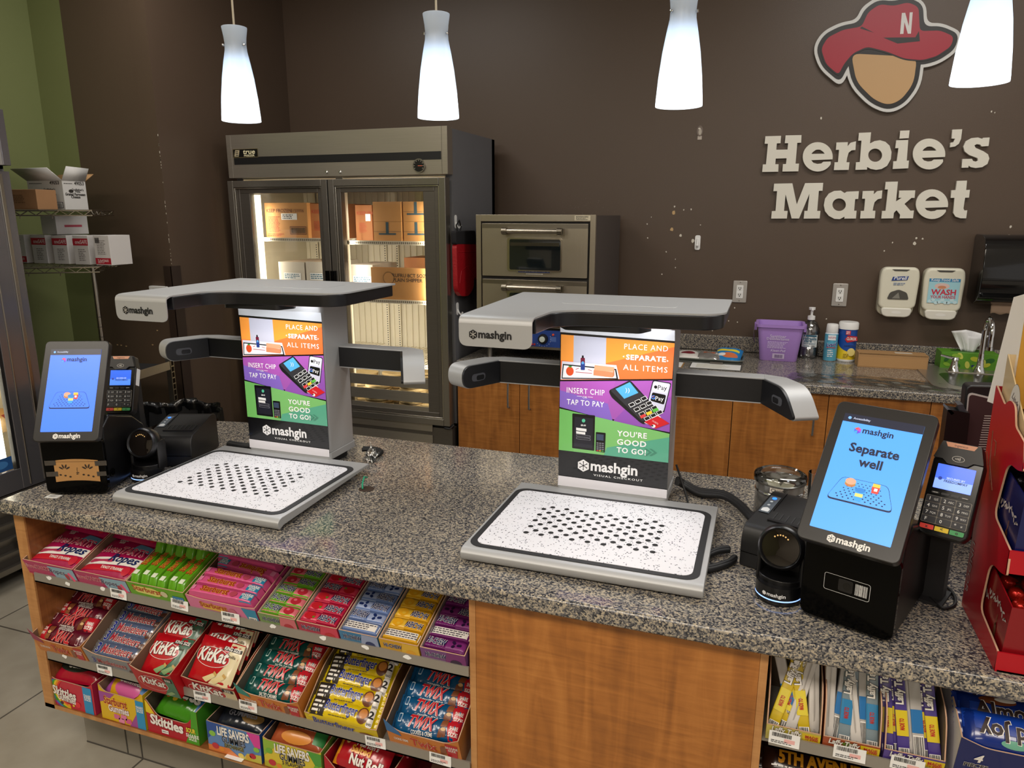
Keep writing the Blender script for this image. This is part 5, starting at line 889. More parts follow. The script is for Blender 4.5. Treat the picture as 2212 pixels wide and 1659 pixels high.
    m = MB(); m.ext(fillet([(-.11, .30), (.06, .30), (.08, .35), (.05, .395), (-.12, .395), (-.14, .35)], .01), zt-.048, zt-.034, M('#0d0d10', .5)); m.box(cx-w+.01, cx+w-.01, yf-.028, yf-.004, zt-.041, zt-.036, M('#f6f8ff', .4, e=7.)); m.build('light_bar', T)
    area_l = bpy.data.lights.new('unit_light', 'AREA'); area_l.shape = 'RECTANGLE'; area_l.size = .26; area_l.size_y = .08; area_l.energy = .8; area_l.color = (.94, .96, 1)
    o = bpy.data.objects.new('unit_light', area_l); COL.objects.link(o); o.parent = T; o.location = (cx+.02, .28, zt-.052); o.rotation_euler = Vector((0, .12, -1)).to_track_quat('-Z', 'Y').to_euler()
    AB = M('#101013', .4); z0, z1 = .276+dz*.8, .338+dz*.8
    for s, x0, xe, ang in ((1, cx+w, .328, -62), (-1, cx-w, -.338, -118)):
        ln = abs(xe-x0); m = MB(); yA, yB = .477, .525
        m.box(min(x0, xe), max(x0, xe), yA, yB, z0, z1, ALU); m.box(min(x0, xe)+.0005, max(x0, xe)-.0005, yA-.0012, yA, z0+.003, z1-.003, AB)
        a = math.radians(ang); u = (math.cos(a), math.sin(a), 0); X = fr((xe, yA, 0), u, (0, 0, 1)); L_ = .136
        pr_ = fillet([(-.002, z0), (-.002, z1), (.098, z1), (.148, z0+.004), (.140, z0-.004)], [0, 0, .05, .014, .006], 7) if s > 0 else fillet([(-.002, z0), (-.002, z1), (.126, z1), (.126, z0)], [0, 0, .034, .03], 7)
        m.X = X; m.ext(pr_, -.056 if s > 0 else 0, 0 if s > 0 else .056, ALU); m.X = Matrix.Identity(4); m.ext([(xe, yA), (xe+s*.049, yA+.026), (xe, yB)], z0, z1, ALU); m.X = X
        cxp = sum(p[0] for p in pr_)/len(pr_); czp = (z0+z1)/2; pi_ = [(cxp+(x-cxp)*.965, czp+(z-czp)*.93) for x, z in pr_]
        zf = .006 if s > 0 else -.006
        ca = m.build('camera_arm', T, bev=.0012); m = MB(X); m.ext(pi_, min(0, zf), max(0, zf), AB)
        m.poly(rr(.052, czp-.013, .098, czp+.007, .009), M('#4a4b50', .25), zf*1.1); m.poly(rr(.056, czp-.011, .082, czp+.002, .005), M('#17171a', .2), zf*1.16)
        m.build('sensor_face', ca)
    return T
checkout_unit(-.312, 1.278, 'grey self-checkout scanner unit nearer the red chocolate display')
checkout_unit(-1.259, 1.272, 'grey self-checkout scanner unit at the glass merchandiser end of the counter', .012)
# ---------------- touch-screen kiosks ----------------
def TXF(c, yaw, tilt):
    "face frame of a tilted panel: u right, v up along the panel"
    y, t = math.radians(yaw), math.radians(tilt); u = Vector((math.cos(y), math.sin(y), 0)); f = Vector((math.sin(y), -math.cos(y), 0)); v = Vector((0, 0, 1))*math.cos(t)-f*math.sin(t); return fr(c, u, v)
BEZ = M('#232120', .35)
def kiosk(label, bx, by, yaw, tc, tilt, sep, deco_base):
    T = thing('touchscreen_kiosk', label, 'kiosk', (bx, by, ZC), yaw, 'touchscreen kiosks on the front counter'); I = T.matrix_basis.copy(); I = tr(bx, by, ZC)@rz(yaw); J = I.inverted()
    P = [(.002, .008), (0, .02), (0, .135), (.012, .18), (.05, .204), (.17, .168), (.228, .128), (.236, .095), (.236, .006), (.226, .0), (.02, .0)]
    m = MB(fr((-.078, 0, 0), (0, 1, 0), (0, 0, 1))); m.ext([(max(y, .006), max(z, .008)) for y, z in P], .001, .155, M('#0b0b0c', .35, sp=.3)); b = m.build('kiosk_base', T, bev=.006, seg=3)
    for sx in (-.055, .055):
        for y in (.03, .2): MB().lathe([(0, 0), (.008, 0), (.008, .010), (0, .010)], BLKR, 10, (sx, y, 0)).build('foot', T)
    m = MB(fr((0, -.0006, 0), (1, 0, 0), (0, 0, 1))); m.ext(rr(-.078, .007, .078, .156, .015, 6), -.012, .002, BLKG); f = m.build('front_panel', b, bev=.002)
    deco_base(T, f, b)
    K = J@TXF(tc, yaw, tilt); W_, H_ = .0803, .131
    m = MB(K); m.ext(rr(-W_, -H_, W_, H_, .012, 6), -.018, 0, BEZ); m.ext(rr(-W_*.8, -H_*.75, W_*.8, H_*.75, .02), -.03, -.018, BLK); tb = m.build('tablet', T, bev=.002)
    m = MB(K@tr(0, -.045, -.03)); m.box(-.05, .05, -.05, .04, -.05, .0, BLK); m.build('mount', T)
    m = MB(K); SB = M('#4a8fe0' if sep else '#3f6fe6', .3, e=1.05); sx0, sx1, sy0, sy1 = -.0632, .0632, -.1065, .1085; NVY = M('#1b2440', .4, e=.25); sx = 0
    m.ext(rr(sx0, sy0, sx1, sy1, .001, 1), -.0005, .0004, SB); m.rect(sx0, sy1-.0155, sx1, sy1, M('#2a2d40', .3, e=.35), .0007); m.poly(el(sx0+.010, sy1-.0078, .0028, n=12), M('#6fa8f0', .4, e=.8), .001); m.text('Accessibility', sx0+.016, sy1-.0092, .0056, M('#b8c4e0', .4, e=.7), .001, al='L', b=.01)
    hx = -.035 if sep else -.028; r = .0062
    for k, h in enumerate(('#d84a8a', '#e0564a', '#4a6ae0', '#3fa0d8', '#6a4ad0', '#a84ac8')):
        a0, a1 = 30+60*k, 90+60*k; m.poly([(hx, sy1-.029)]+[(hx+r*math.cos(math.radians(a)), sy1-.029+r*math.sin(math.radians(a))) for a in (a0, a1)], M(h, .4, e=.6), .0009)
    m.text('mashgin', hx+.0082, sy1-.0322, .0155, NVY, .001, al='L', b=.02)
    yy = -.034
    if sep: m.text('Separate', 0, .040, .0225, NVY, .001, b=.03); m.text('well', 0, .0165, .0225, NVY, .001, b=.03)
    else: yy = -.030
    tp = [(-.036, yy+.026), (.036, yy+.026), (.052, yy-.016), (-.052, yy-.016)]; Q = fillet(tp, .008); NB = M('#16244e', .4, e=.2)
    m.poly([(x, y-.0018) for x, y in Q], NB, .0006); m.poly(Q, NB, .0008); m.poly([(x*.985, yy+.005+(y-yy-.005)*.96+.0002) for x, y in Q], SB, .001)
    for i in range(8):
        for j in range(10):
            v = i/7; y = yy+.019-.029*v; x = (j-4.5+(.5 if i % 2 else 0))*(.0062+.0026*v)
            if abs(x) < .026+.014*v and not (abs(x) < .014 and 0): m.poly(el(x, y, .0011+.0004*v, .0008+.0003*v, 8), NB, .0012)
    z = .0015; e_ = .55
    if sep: px_ = ((-.021, .017), (-.003, .003), (.019, .016))
    else: px_ = ((-.008, .016), (.002, .010), (.013, .015))
    (bx_, by_), (kx, ky), (fx, fy_) = [(a, yy+b_) for a, b_ in px_]
    m.poly(el(bx_, by_-.002, .0085, .005), M('#b8794a', .4, e=e_), z); m.poly(el(bx_, by_, .0088, .002), M('#7fae4a', .4, e=e_), z+.0001); m.poly(el(bx_, by_+.003, .0085, .006), M('#dba288', .4, e=e_), z+.0002)
    m.poly([(fx-.005, fy_-.008), (fx+.005, fy_-.008), (fx+.0065, fy_+.004), (fx-.0065, fy_+.004)], M('#d8453a', .4, e=e_), z); m.rect(fx-.0055, fy_+.003, fx+.0055, fy_+.009, M('#e2c24a', .4, e=e_), z+.0001); m.rect(fx-.002, fy_-.004, fx+.003, fy_+.001, M('#dfe8f2', .4, e=e_), z+.0002)
    m.poly([(kx-.005, ky-.014), (kx+.005, ky-.014), (kx+.0075, ky+.004), (kx-.0075, ky+.004)], M('#3f9be0', .4, e=e_), z+.0003); m.rect(kx-.0062, ky-.007, kx+.0062, ky-.001, M('#d8cf7a', .4, e=e_), z+.0004); m.poly(el(kx, ky+.005, .0082, .0042), M('#2f80d0', .4, e=e_), z+.0005)
    m.build('screen', tb)
    m = MB(K); logo(m, -.031, -.1225, .0165, M('#f4f2ee', .4), BEZ); m.build('logo', tb)
    return T, I
def base_r(T, f, b):
    m = MB(fr((-.004, -.0030, .083), (1, 0, 0), (0, 0, 1))); WH = M('#d8d8d8', .4)
    for P in (rr(-.036, -.016, .040, .016, .004),):
        n = len(P); Q = rr(-.0353, -.0153, .0393, .0153, .0034); m.add([(x, y, .0004) for x, y in P]+[(x, y, .0004) for x, y in Q], [(j, (j+1) % n, n+(j+1) % n, n+j) for j in range(n)], WH)
    m.poly(rr(-.012, -.011, .012, .012, .003), M('#141315', .3), .0004); m.poly(el(.002, 0, .0065), M('#050506', .05), .0007); m.X = m.X@tr(.016, -.0105, 0); barcode(m, 0, 0, .020, .021, WH, .0004, 9); m.build('scan_window', f)
def base_l(T, f, b):
    m = MB(fr((0.006, -.0034, .072), (1, 0, 0), (0, 0, 1))); KR = M('#b3854f', .75, n=.05); m.grid(lambda u, v: ((u-.5)*.112, (v-.5)*.058-.004*((u-.5)*2)**2+.004*0, .001), 12, 2, KR); m.box(-.056, .056, .0215, .0222, .0012, .0014, M('#5c3f22')); IK = M('#33261c', .7)
    for cx in (-.030, .028):
        for k in range(7):
            a = math.radians(30+20*k); m.poly([(cx+p*math.cos(a)-q*math.sin(a), .000+p*math.sin(a)+q*math.cos(a)) for p, q in el(.010, 0, .006, .0022, 10)] if k % 2 == 0 else [(cx-.018+k*.006+p, -.016+.003*math.sin(k)+q) for p, q in el(0, 0, .0032, .0024, 8)], IK, .0014)
    m.text('Hazelnut', .0, -.003, .005, IK, .0014, rot=-90); lines(m, -.002, -.014, .006, -.006, 2, IK, .0014)
    for x0, y0, x1, y1 in ((-.078, .012, -.050, .026), (-.078, -.018, -.048, -.004), (.048, .010, .078, .024), (.050, -.018, .074, -.005)): m.poly([(x0, y0), (x1, y0+.001), (x1, y1), (x0, y1-.001)], M('#46413c', .15, n=.3, sc=200), .0018)
    o = m.build('cardboard_sleeve', b); o['label'] = 'brown cardboard coffee sleeve taped to the kiosk front'
    m = MB(SIDE(.0782, .028, .052)); m.lathe([(.012, 0), (.012, .001), (.008, .0015), (0, .0005)], BLKG, 18); m.build('round_lock', b)
kiosk('touchscreen kiosk reading Separate well beside the red chocolate display', .177, 1.268, -22.4, Vector((.1855, 1.2723, 1.198)), 37.4, True, base_r)
kiosk('touchscreen kiosk with a cardboard sleeve taped on its base by the merchandiser', -1.645, 1.291, 21.5, Vector((-1.641, 1.3085, 1.1918)), 26.6, False, base_l)
m = MB(tr(-1.70, 1.262, ZC+.0003)@rz(10)); m.box(-.018, .018, -.010, .012, 0, .0006, WHT); lines(m, 0, 0, 0, 0, 1, WHT) if 0 else None; m.X = m.X@tr(0, 0, .0006); lines(m, -.012, -.004, .012, .006, 3, DARK, .0003); tag(m.build('paper_slip'), 'small white paper slip lying under the kiosk with the cardboard sleeve', 'paper')
def terminal(label, sc, yaw, tilt, stand, lit):
    T = thing('payment_terminal', label, 'payment terminal', (sc.x, sc.y, ZC), yaw, 'card payment terminals beside the kiosks'); J = (tr(sc.x, sc.y, ZC)@rz(yaw)).inverted(); K = J@TXF(sc, yaw, tilt)
    BD = M('#1a1919', .4); W_ = .039
    m = MB(K); P = fillet([(-.030, -.104), (.030, -.104), (W_, -.094), (W_, .030), (W_-.002, .036), (.030, .064), (-.030, .064), (-W_+.002, .036), (-W_, .030), (-W_, -.094)], .005); m.ext(P, -.034, -.004, BD); b = m.build('terminal_body', T, bev=.004, seg=3)
    m = MB(K); m.ext(fillet([(-.037, -.094), (-.030, -.101), (.030, -.101), (.037, -.094), (.037, .030), (.022, .030), (.014, .022), (-.014, .022), (-.022, .030), (-.037, .030)], .002), -.006, -.0015, M('#0c0c0c', .2)); m.ext(fillet([(-.038, .031), (-.023, .031), (-.015, .0235), (.015, .0235), (.023, .031), (.038, .031), (.029, .062), (-.029, .062)], .002), -.006, .004, M('#211f1e', .45)); m.build('faceplate', b)
    m = MB(K); m.ext(rr(-.0287, -.0217, .0287, .0217, .001), -.0014, -.0008, M('#4a6ee8' if lit else '#2a5fd8', .25, e=.9)); m.rect(-.0285, -.0215, .0285, -.004, M('#86a8f4' if lit else '#4f86ea', .25, e=.9), -.0004); m.text('SECURED BY', .003, -.003, .0048, M('#c8d8fa', .4, e=.8), 0, b=.01, fw=.028); m.text('FREEDOMPAY', .004, -.0088, .0058, M('#1c2a66', .4, e=.2), 0, b=.02, maxw=.04); m.poly(el(-.0205, -.0035, .0032, n=12), M('#2f48b0', .4, e=.4), 0); m.build('display', b)
    m = MB(K@tr(0, 0, .0042)); m.poly([(-.020, .053), (.020, .053), (.024, .061), (-.024, .061)], M('#d89a78', .45), .0004); m.text('ingenico', 0, .0550, .0062, M('#5a4438'), .0008); e1 = el(0, .034, .0095, .0052, 20)
    n = len(e1); e2 = el(0, .034, .0088, .0046, 20); m.add([(x, y, .0004) for x, y in e1]+[(x, y, .0004) for x, y in e2], [(j, (j+1) % n, n+(j+1) % n, n+j) for j in range(n)], M('#d8d4cc'))
    for k in range(4): m.poly(el(-.004+k*.0022, .034, .0006, .0012+.0007*k, 6), M('#d8d4cc'), .0005)
    m.build('contactless_mark', b)
    m = MB(K); KY = M('#26252a', .45); KE = M('#8a8378', .4); KW = M('#ecebe6', .5)
    for i in range(4): x = -.0225+i*.015; m.ext(rr(x-.006, -.0315, x+.006, -.0275, .0018), -.0015, .0, M('#2a2828', .35)); m.rect(x-.004, -.0298, x+.004, -.0291, KW if i in (0, 3) else DARK, .0004); 
    KEYS = [('1', 'QZ'), ('2', 'ABC'), ('3', 'DEF'), ('4', 'GHI'), ('5', 'JKL'), ('6', 'MNO'), ('7', 'PQR'), ('8', 'TUV'), ('9', 'WXY'), ('F', ''), ('0', ''), ('*', '#')]
    m.ext(rr(-.0345, -.0835, .0345, -.0355, .002), -.0016, -.0009, KE)
    for k, (a, c) in enumerate(KEYS):
        x = -.0228+(k % 3)*.0228; y = -.0415-(k//3)*.0119; m.ext(rr(x-.0107, y-.0053, x+.0107, y+.0053, .0015), -.001, .0006, KY); m.text(a, x-.005 if c else x-.004, y-.0028, .0082, KW, .001, b=.01)
        if c: m.text(c, x+.0045, y-.0018, .0048, KW, .001, maxw=.009)
    for j, (h, s) in enumerate((('#d83a30', 'x'), ('#e2c21c', '<'), ('#3f9a58', 'o'))): x = -.0228+j*.0228; m.ext(fillet([(x-.0105, -.0945), (x+.0105, -.0945), (x+.0105, -.0865), (x-.0105, -.0865)], [.003 if j == 0 else .001, .003 if j == 2 else .001, .001, .001]), -.001, .001, M(h, .4)); m.text(s, x, -.0925, .008, M('#2a1a14'), .0013, b=.02)
    m.build('keypad', b)
    m = MB(); px_, py_ = stand; z = sc.z-ZC; m.box(px_-.017, px_+.017, py_, py_+.03, .006, z-.025, BLKR); m.box(px_-.025, px_+.022, py_-.02, py_+.05, 0, .006, BLKR); m.build('stand', T)
    m = MB(K); m.box(W_+.0002, W_+.0008, -.02, .028, -.03, -.01, WHT) if not lit else None
    if not lit: m.build('side_sticker', b)
    return T
terminal('payment terminal with lit screen between the Separate well kiosk and the red display', Vector((.3322, 1.3523, 1.1845)), -24.5, 25.7, (-.022, .075), True)
terminal('payment terminal with a white side sticker behind the kiosk with the cardboard sleeve', Vector((-1.7031, 1.5137, 1.1767)), 21.7, 23.2, (0, .05), False)
def scanner(label, x, y, yaw):
    T = thing('barcode_scanner', label, 'barcode scanner', (x, y, ZC), yaw, 'round-headed barcode scanners by the kiosks'); B1 = M('#111113', .3)
    m = MB(); m.lathe([(0, 0), (.041, 0), (.043, .004), (.0425, .010), (.0425, .0125), (.042, .036), (.0, .036)], [B1, B1, B1, M('#8fb4ff', .4, e=1.6), B1, B1], 36); m.build('scanner_base', T)
    m = MB(); m.ext(el(0, .006, .041, .036, 24), .034, .046, B1)
    for s in (-1, 1): m.ext(fillet([(s*.043, -.010), (s*.043, .030), (s*.034, .034), (s*.034, -.006)], .005), .03, .108, B1)
    m.ext(fillet([(-.043, .026), (.043, .026), (.036, .04), (-.036, .04)], .006), .03, .10, B1); m.build('yoke', T, bev=.003)
    K = TXF((0, -.004, .104), 0, 14); m = MB(K)
    m.lathe([(0, -.045), (.022, -.042), (.036, -.03), (.042, -.01), (.043, .004), (.041, .013), (.0375, .017), (.0355, .0155), (.034, .012)], B1, 36); hd = m.build('scan_head', T)
    m = MB(K); m.lathe([(.036, .0115), (.02, .014), (0, .015)], M('#1a1512', .04, coat=.6), 32); m.build('lens', hd)
    m = MB(K)
    for k in range(6): m.poly(el(-.012+k*.0048, .024-.0001*(k-2.5)**2*8, .0016, n=8), M('#d8b070', .4, e=.5), .0152)
    m.build('illumination_dots', hd)
    m = MB(fr((0, -.0428, .016), (1, 0, 0), (0, 0, 1))); cf = lambda x, y: -(.0428-math.sqrt(max(0, .0428**2-x*x))); m.cf = cf; logo(m, -.021, .003, .0105, M('#e8e8ea'), B1, .0006) if 0 else None
    r = .0042; m.text('mashgin', -.0105, .003, .0105, M('#e8e8ea'), .0006, al='L', b=.02); m.poly(el(-.016, .0055, r, n=6), M('#e8e8ea'), .0006); m.build('logo', T)
    return T
scanner('black barcode scanner beside the Separate well kiosk and printer', .069, 1.350, -16)
scanner('black barcode scanner between the sleeve-taped kiosk and a scanner tray', -1.572, 1.448, 12)
def printer(label, x, y, yaw, w=.138, side=1):
    T = thing('receipt_printer', label, 'receipt printer', (x, y, ZC), yaw, 'receipt printers behind the barcode scanners')
    P = fillet([(0, .002), (0, .066), (.012, .090), (.04, .094), (.165, .116), (.19, .106), (.192, .002)], [.003, .02, .01, 0, .02, .02, .003])
    m = MB(fr((0, 0, 0), (0, 1, 0), (0, 0, 1))); m.ext(P, 0, w, M('#161618', .42, n=.1, sc=200)); b = m.build('printer_body', T, bev=.003)
    s = math.atan2(.022, .125); m = MB(tr(0, .04, .0942)@Matrix.Rotation(s, 4, 'X')); m.box(.035, w-.012, .012, .044, -.001, .0008, M('#050505', .6)); m.box(.035, w-.012, .005, .012, -.001, .003, M('#1d1d20', .3))
    for k in range(7): m.box(.042+k*.0125, .0445+k*.0125, .013, .040, .0006, .002, M('#2a2a2d', .4))
    m.box(.032, .0328, .046, .125, .0, .0012, BLKG); m.build('paper_slot', b)
    m = MB(tr(0, .04, .0942)@Matrix.Rotation(s, 4, 'X')@tr(.006, .03, .001)); m.box(0, .022, 0, .072, 0, .0006, M('#59626c', .4)); m.X = m.X@tr(0, 0, .0008); m.poly(el(.011, .062, .005), M('#2f7cff', .4, e=1.6), .0003); m.poly(el(.010, .047, .0032), M('#c9d0d6'), .0003); m.poly(el(.010, .032, .0032), M('#c9d0d6'), .0003); m.poly(fillet([(.003, .004), (.019, .004), (.019, .016), (.011, .022), (.003, .016)], .003), M('#dfe3e6'), .0003); m.build('indicator_panel', b)
    m = MB(); m.box(-.0005, 0, .03, .15, .035, .037, BLKG); m.box(.002, w-.002, -.0008, 0, .033, .0345, BLKG); m.build('seam', b)
printer('black receipt printer beside the stainless change canister', -.007, 1.457, -21)
printer('black receipt printer in front of the lined trash can', -1.650, 1.518, 19, .134)
# ---------------- things on the front counter ----------------
T = thing('change_canister', 'stainless canister with a clear lid and Change label behind the right printer', 'canister', (.071, 1.765, ZC))
SS = brushed('canister_steel', '#a8a6a3', .22, (200, 200, 2)); MB().lathe([(0, .0), (.054, 0), (.0555, .004), (.0555, .086), (.052, .088), (.052, .006), (0, .006)], SS, 40).build('canister_body', T)
MB().lathe([(.0557, .060), (.057, .062), (.057, .066), (.0557, .068)], M('#d9d9d9', .1, 1.), 40).build('ring', T)
CL = glass('lid_plastic', '#e9ecec', .05, .14); MB().lathe([(.052, .087), (.0605, .088), (.0615, .094), (.061, .102), (.058, .106), (.050, .109), (.046, .1045), (0, .1035)], CL, 40).build('lid', T)
m = MB(fr((-.004, -.0562, .0795), (1, .05, 0), (0, 0, 1))); m.cf = lambda x, y: -(.056-math.sqrt(max(0, .056**2-x*x))); m.grid(lambda u, v: ((u-.5)*.038, (v-.5)*.0125, -(.056-math.sqrt(.056**2-((u-.5)*.038)**2))+.0004), 12, 1, M('#d8cfc4', .4)); m.text('Change', 0, -.0032, .0112, INKK, .001, b=.01); m.build('label', T)
for k, (x, y, a) in enumerate(((-.012, .008, 20), (.014, -.006, -25))): m = MB(tr(x, y, .07)@rz(a)@Matrix.Rotation(.4, 4, 'X')); m.box(-.014, .014, -.02, .02, 0, .0006, M('#d8cdb0', .7)); m.build('paper_note', T)
MB().lathe([(0, .0065), (.05, .0065), (.05, .066), (0, .066)], M('#8f8676', .5, .4, n=.3, sc=150), 24).build('coin_fill', T)
c = AT(1750, 1060, 'z', ZC); T = thing('pencil_glass', 'clear glass holding a pencil beside the change canister', 'cup', (.165, 1.86, ZC)); MB().lathe([(0, .002), (.022, .002), (.026, .085), (.0245, .085), (.021, .005), (0, .005)], GLASS, 20).build('glass_body', T); m = MB(); m.tube([(.005, 0, .006), (-.006, -.004, .075)], .0035, M('#e0a030', .5), 6); m.tube([(-.006, -.004, .075), (-.0072, -.0045, .083)], .0035, M('#e0607a', .6), 6); m.build('pencil', T)
def cable(name, label, pts, r, n=1, sp=.008, mat=None):
    m = MB(); rd = random.Random(len(pts))
    for k in range(n):
        off = Vector((0, sp*(k-(n-1)/2)*.6, .0025*(k % 2))); P = [Vector(p)+off for p in pts]; Q = []
        for i in range(len(P)-1):
            p0, p1, p2, p3 = P[max(i-1, 0)], P[i], P[i+1], P[min(i+2, len(P)-1)]
            for s in range(6): t = s/6; Q.append(.5*((2*p1)+(-p0+p2)*t+(2*p0-5*p1+4*p2-p3)*t*t+(-p0+3*p1-3*p2+p3)*t**3))
        Q.append(P[-1]); m.tube(Q, r, mat or M('#131315', .55, n=.3, sc=400), 8)
    return tag(m.build(name, sm=60), label, 'cable')
A3 = lambda px, py, z=.922: tuple(AT(px, py, 'z', z))
cable('cable_bundle', 'thick braided black cable bundle running from the right scanner column to the printer', [(-.175, 1.80, .955), (-.165, 1.84, .935), (-.12, 1.82, .924), (-.06, 1.80, .932), (-.02, 1.74, .936), (.01, 1.68, .932), (.03, 1.655, .924)], .007, 4, .012)
cable('cable', 'thin black cord hanging beside the right scanner column', [(-.18, 1.80, 1.0), (-.165, 1.79, .965), (-.145, 1.765, .925), (-.14, 1.73, .917)], .0028)
cable('cable_bundle', 'short braided black cable loop between the right tray and the printer', [(-.03, 1.50, .925), (-.055, 1.475, .928), (-.075, 1.44, .926), (-.07, 1.40, .922), (-.03, 1.44, .921), (-.016, 1.47, .921)], .0065, 2, .01)
cable('cable_bundle', 'braided black cable lying behind the left scanner tray', [(-1.56, 1.76, .922), (-1.50, 1.75, .924), (-1.44, 1.765, .924), (-1.39, 1.79, .922)], .0075, 3, .012)
cable('cable_bundle', 'black cables bunched behind the right edge of the left scanner column', [(-1.12, 1.83, .93), (-1.09, 1.85, .925), (-1.06, 1.83, .923), (-1.075, 1.80, .922)], .006, 3, .012)
cable('cable', 'loose black cord coiled beside the red chocolate display', [(.375, 1.50, .93), (.34, 1.45, .919), (.355, 1.40, .918), (.38, 1.42, .918), (.385, 1.47, .919), (.36, 1.52, .919), (.33, 1.50, .922)], .0032)
m = MB(); m.grid(lambda u, v: (-1.075+.03*u+.006*math.sin(v*9), 1.76+.03*v, .916+.05*v*(1-.6*u)+.006*math.sin(u*14+v*7)), 12, 12, FILM); tag(m.build('plastic_wrap', sm=80, solid=.0004), 'small crumpled clear plastic wrap at the foot of the left scanner column', 'plastic wrap')
c = AT(788, 1056, 'z', ZC); T = thing('cable_grommet', 'dark cable hole with a green tie next to the left scanner tray', 'cable hole', (c.x+.005, c.y, ZC)); m = MB(); m.lathe([(.021, .0004), (.019, .0012), (.017, .0006), (0, .0005)], M('#3a2a1e', .7), 24); m.build('grommet_rim', T); m = MB(); m.tube([(-.008, -.006, .0015), (-.014, .004, .012), (-.022, .028, .022), (-.026, .05, .012)], .0022, M('#1f9a72', .5), 6); m.build('green_tie', T)
# black point-of-sale screen seen from behind
Yp = 1.75
def pp(P): return [(lambda q: (q.x, q.z))(AT(x, y, 'y', Yp)) for x, y in P]
o = AT(2110, 1000, 'y', Yp); T = thing('sales_register', 'black cash register screen with a ribbed brown back behind the red display', 'register', (o.x, Yp, ZC)); X = fr((-o.x, 0, -ZC), (1, 0, 0), (0, 0, 1)); zb_ = ZC+.004
m = MB(X); P = fillet(pp([(2088, 832), (2300, 838), (2290, 1180), (2050, 1150), (2070, 1000), (2078, 920)]), .012); m.ext(P, -.04, .0, M('#141315', .4)); s = m.build('screen_back', T, bev=.004)
m = MB(X); m.ext(fillet(pp([(2091, 846), (2290, 895), (2290, 1180), (2030, 1150), (2066, 1000), (2083, 930)]), .012), 0, .004, M('#b9b2b0', .4)); m.ext(fillet(pp([(2093, 850), (2288, 898), (2288, 1180), (2034, 1150), (2068, 1000), (2086, 930)]), .010), .003, .0052, M('#3b282a', .4)); SL = M('#b8aca8', .5)
for k in range(27): y = 896+k*5.1; xl = 2125-k*1.0; m.poly(pp([(xl, y), (2160, y+.6), (2160, y+2.4), (xl, y+1.8)]), SL, .0056)
m.build('back_cover', s); m = MB(); m.box(.0, .20, .02, .16, 0, .10, BLK); m.build('pedestal', T)
m = MB(X); m.ext(fillet(pp([(2036, 872), (2083, 880), (2070, 1000), (2040, 1110), (2008, 1100), (2024, 960)]), .003), .012, .05, M('#0c0c0d', .35)); m.ext(pp([(2036, 868), (2050, 880), (2044, 884), (2034, 872)]), .012, .05, M('#6a6f78', .3)); m.ext(pp([(2058, 864), (2070, 863), (2076, 879), (2062, 879)]), .012, .045, M('#3a3d44', .3)); m.build('card_reader_arm', T)
# ---------------- red chocolate display ----------------
XD = .394; T = thing('chocolate_display', 'red stepped cardboard chocolate display at the right end of the counter', 'display', (XD, 1.43, ZC)); RDM = M('#b40f1f', .32, n=.04, sc=20); RDI = M('#a30d1b', .4); EDGE = M('#c9a184', .8)
PR = fillet([(1.216, .9145), (1.220, .949), (1.331, .962), (1.318, 1.058), (1.262, 1.064), (1.236, 1.072), (1.239, 1.114), (1.338, 1.134), (1.312, 1.236), (1.262, 1.238), (1.240, 1.244), (1.257, 1.286), (1.305, 1.297), (1.322, 1.328), (1.350, 1.331), (1.372, 1.316), (1.432, 1.338), (1.432, .9145)], [.002, .002, .02, .035, .02, .004, .002, .02, .035, .02, .004, .002, .008, .012, .012, .008, .004, .002])
X = fr((0, -1.43, -ZC), (0, 1, 0), (0, 0, 1)); WD = .33
for xx in (0, WD): m = MB(fr((xx, -1.43, -ZC), (0, 1, 0), (0, 0, 1))); m.ext(PR, 0, .003, RDM, EDGE); m.build('side_panel', T)
m = MB(tr(0, -1.43, -ZC)); m.box(.003, WD, 1.428, 1.432, ZC+.001, 1.336, RDI); m.build('back_panel', T)
for k, (y0, z0, z1) in enumerate(((1.216, ZC+.0006, .949), (1.238, 1.072, 1.114), (1.2415, 1.244, 1.286))): m = MB(tr(0, -1.43, -ZC)); m.box(.0, WD, y0-.0, y0+.003, z0, z1, RDM); m.box(.003, WD, y0, 1.428, z0, z0+.003, RDI); m.box(0, WD, y0-.0003, y0+.004, z1-.0006, z1+.0006, EDGE) if 0 else None; m.build('tier', T)
m = MB(fr((-.0004, 1.4-1.43, 0), (0, -1, 0), (0, 0, 1))); a = AT(2101, 1165, 'x', XD); m.text('LINDOR', -(a.y-1.405), a.z-ZC, .022, M('#c9b6b4', .4), .0004, al='L', rot=-90, maxw=None, sx=1.25); SC = M('#7a3a18', .5)
for P in ([(2145, 930), (2138, 1000), (2143, 1060)], [(2148, 950), (2152, 955), (2149, 985)], [(2132, 975), (2134, 1005)], [(2139, 990), (2137, 1040)]): m.X = Matrix.Identity(4); m.tube([tuple(AT(x, y, 'x', XD-.0005)-T.location) for x, y in P], .0009, SC, 5)
m.build('side_print', T)
def cbox(name, label, x0, w, pts, mat, mat2, deco):
    Q = [(lambda q: (q.y, q.z))(AT(px, py, 'x', x0)) for px, py in pts]; o = Vector((x0, min(q[0] for q in Q), min(q[1] for q in Q))); P = [(y-o.y, z-o.z) for y, z in Q]
    m = MB(fr((0, 0, 0), (0, 1, 0), (0, 0, 1))); m.ext(P, 0, .002, mat); m.ext(P, w-.002, w, mat)
    return o, P, m
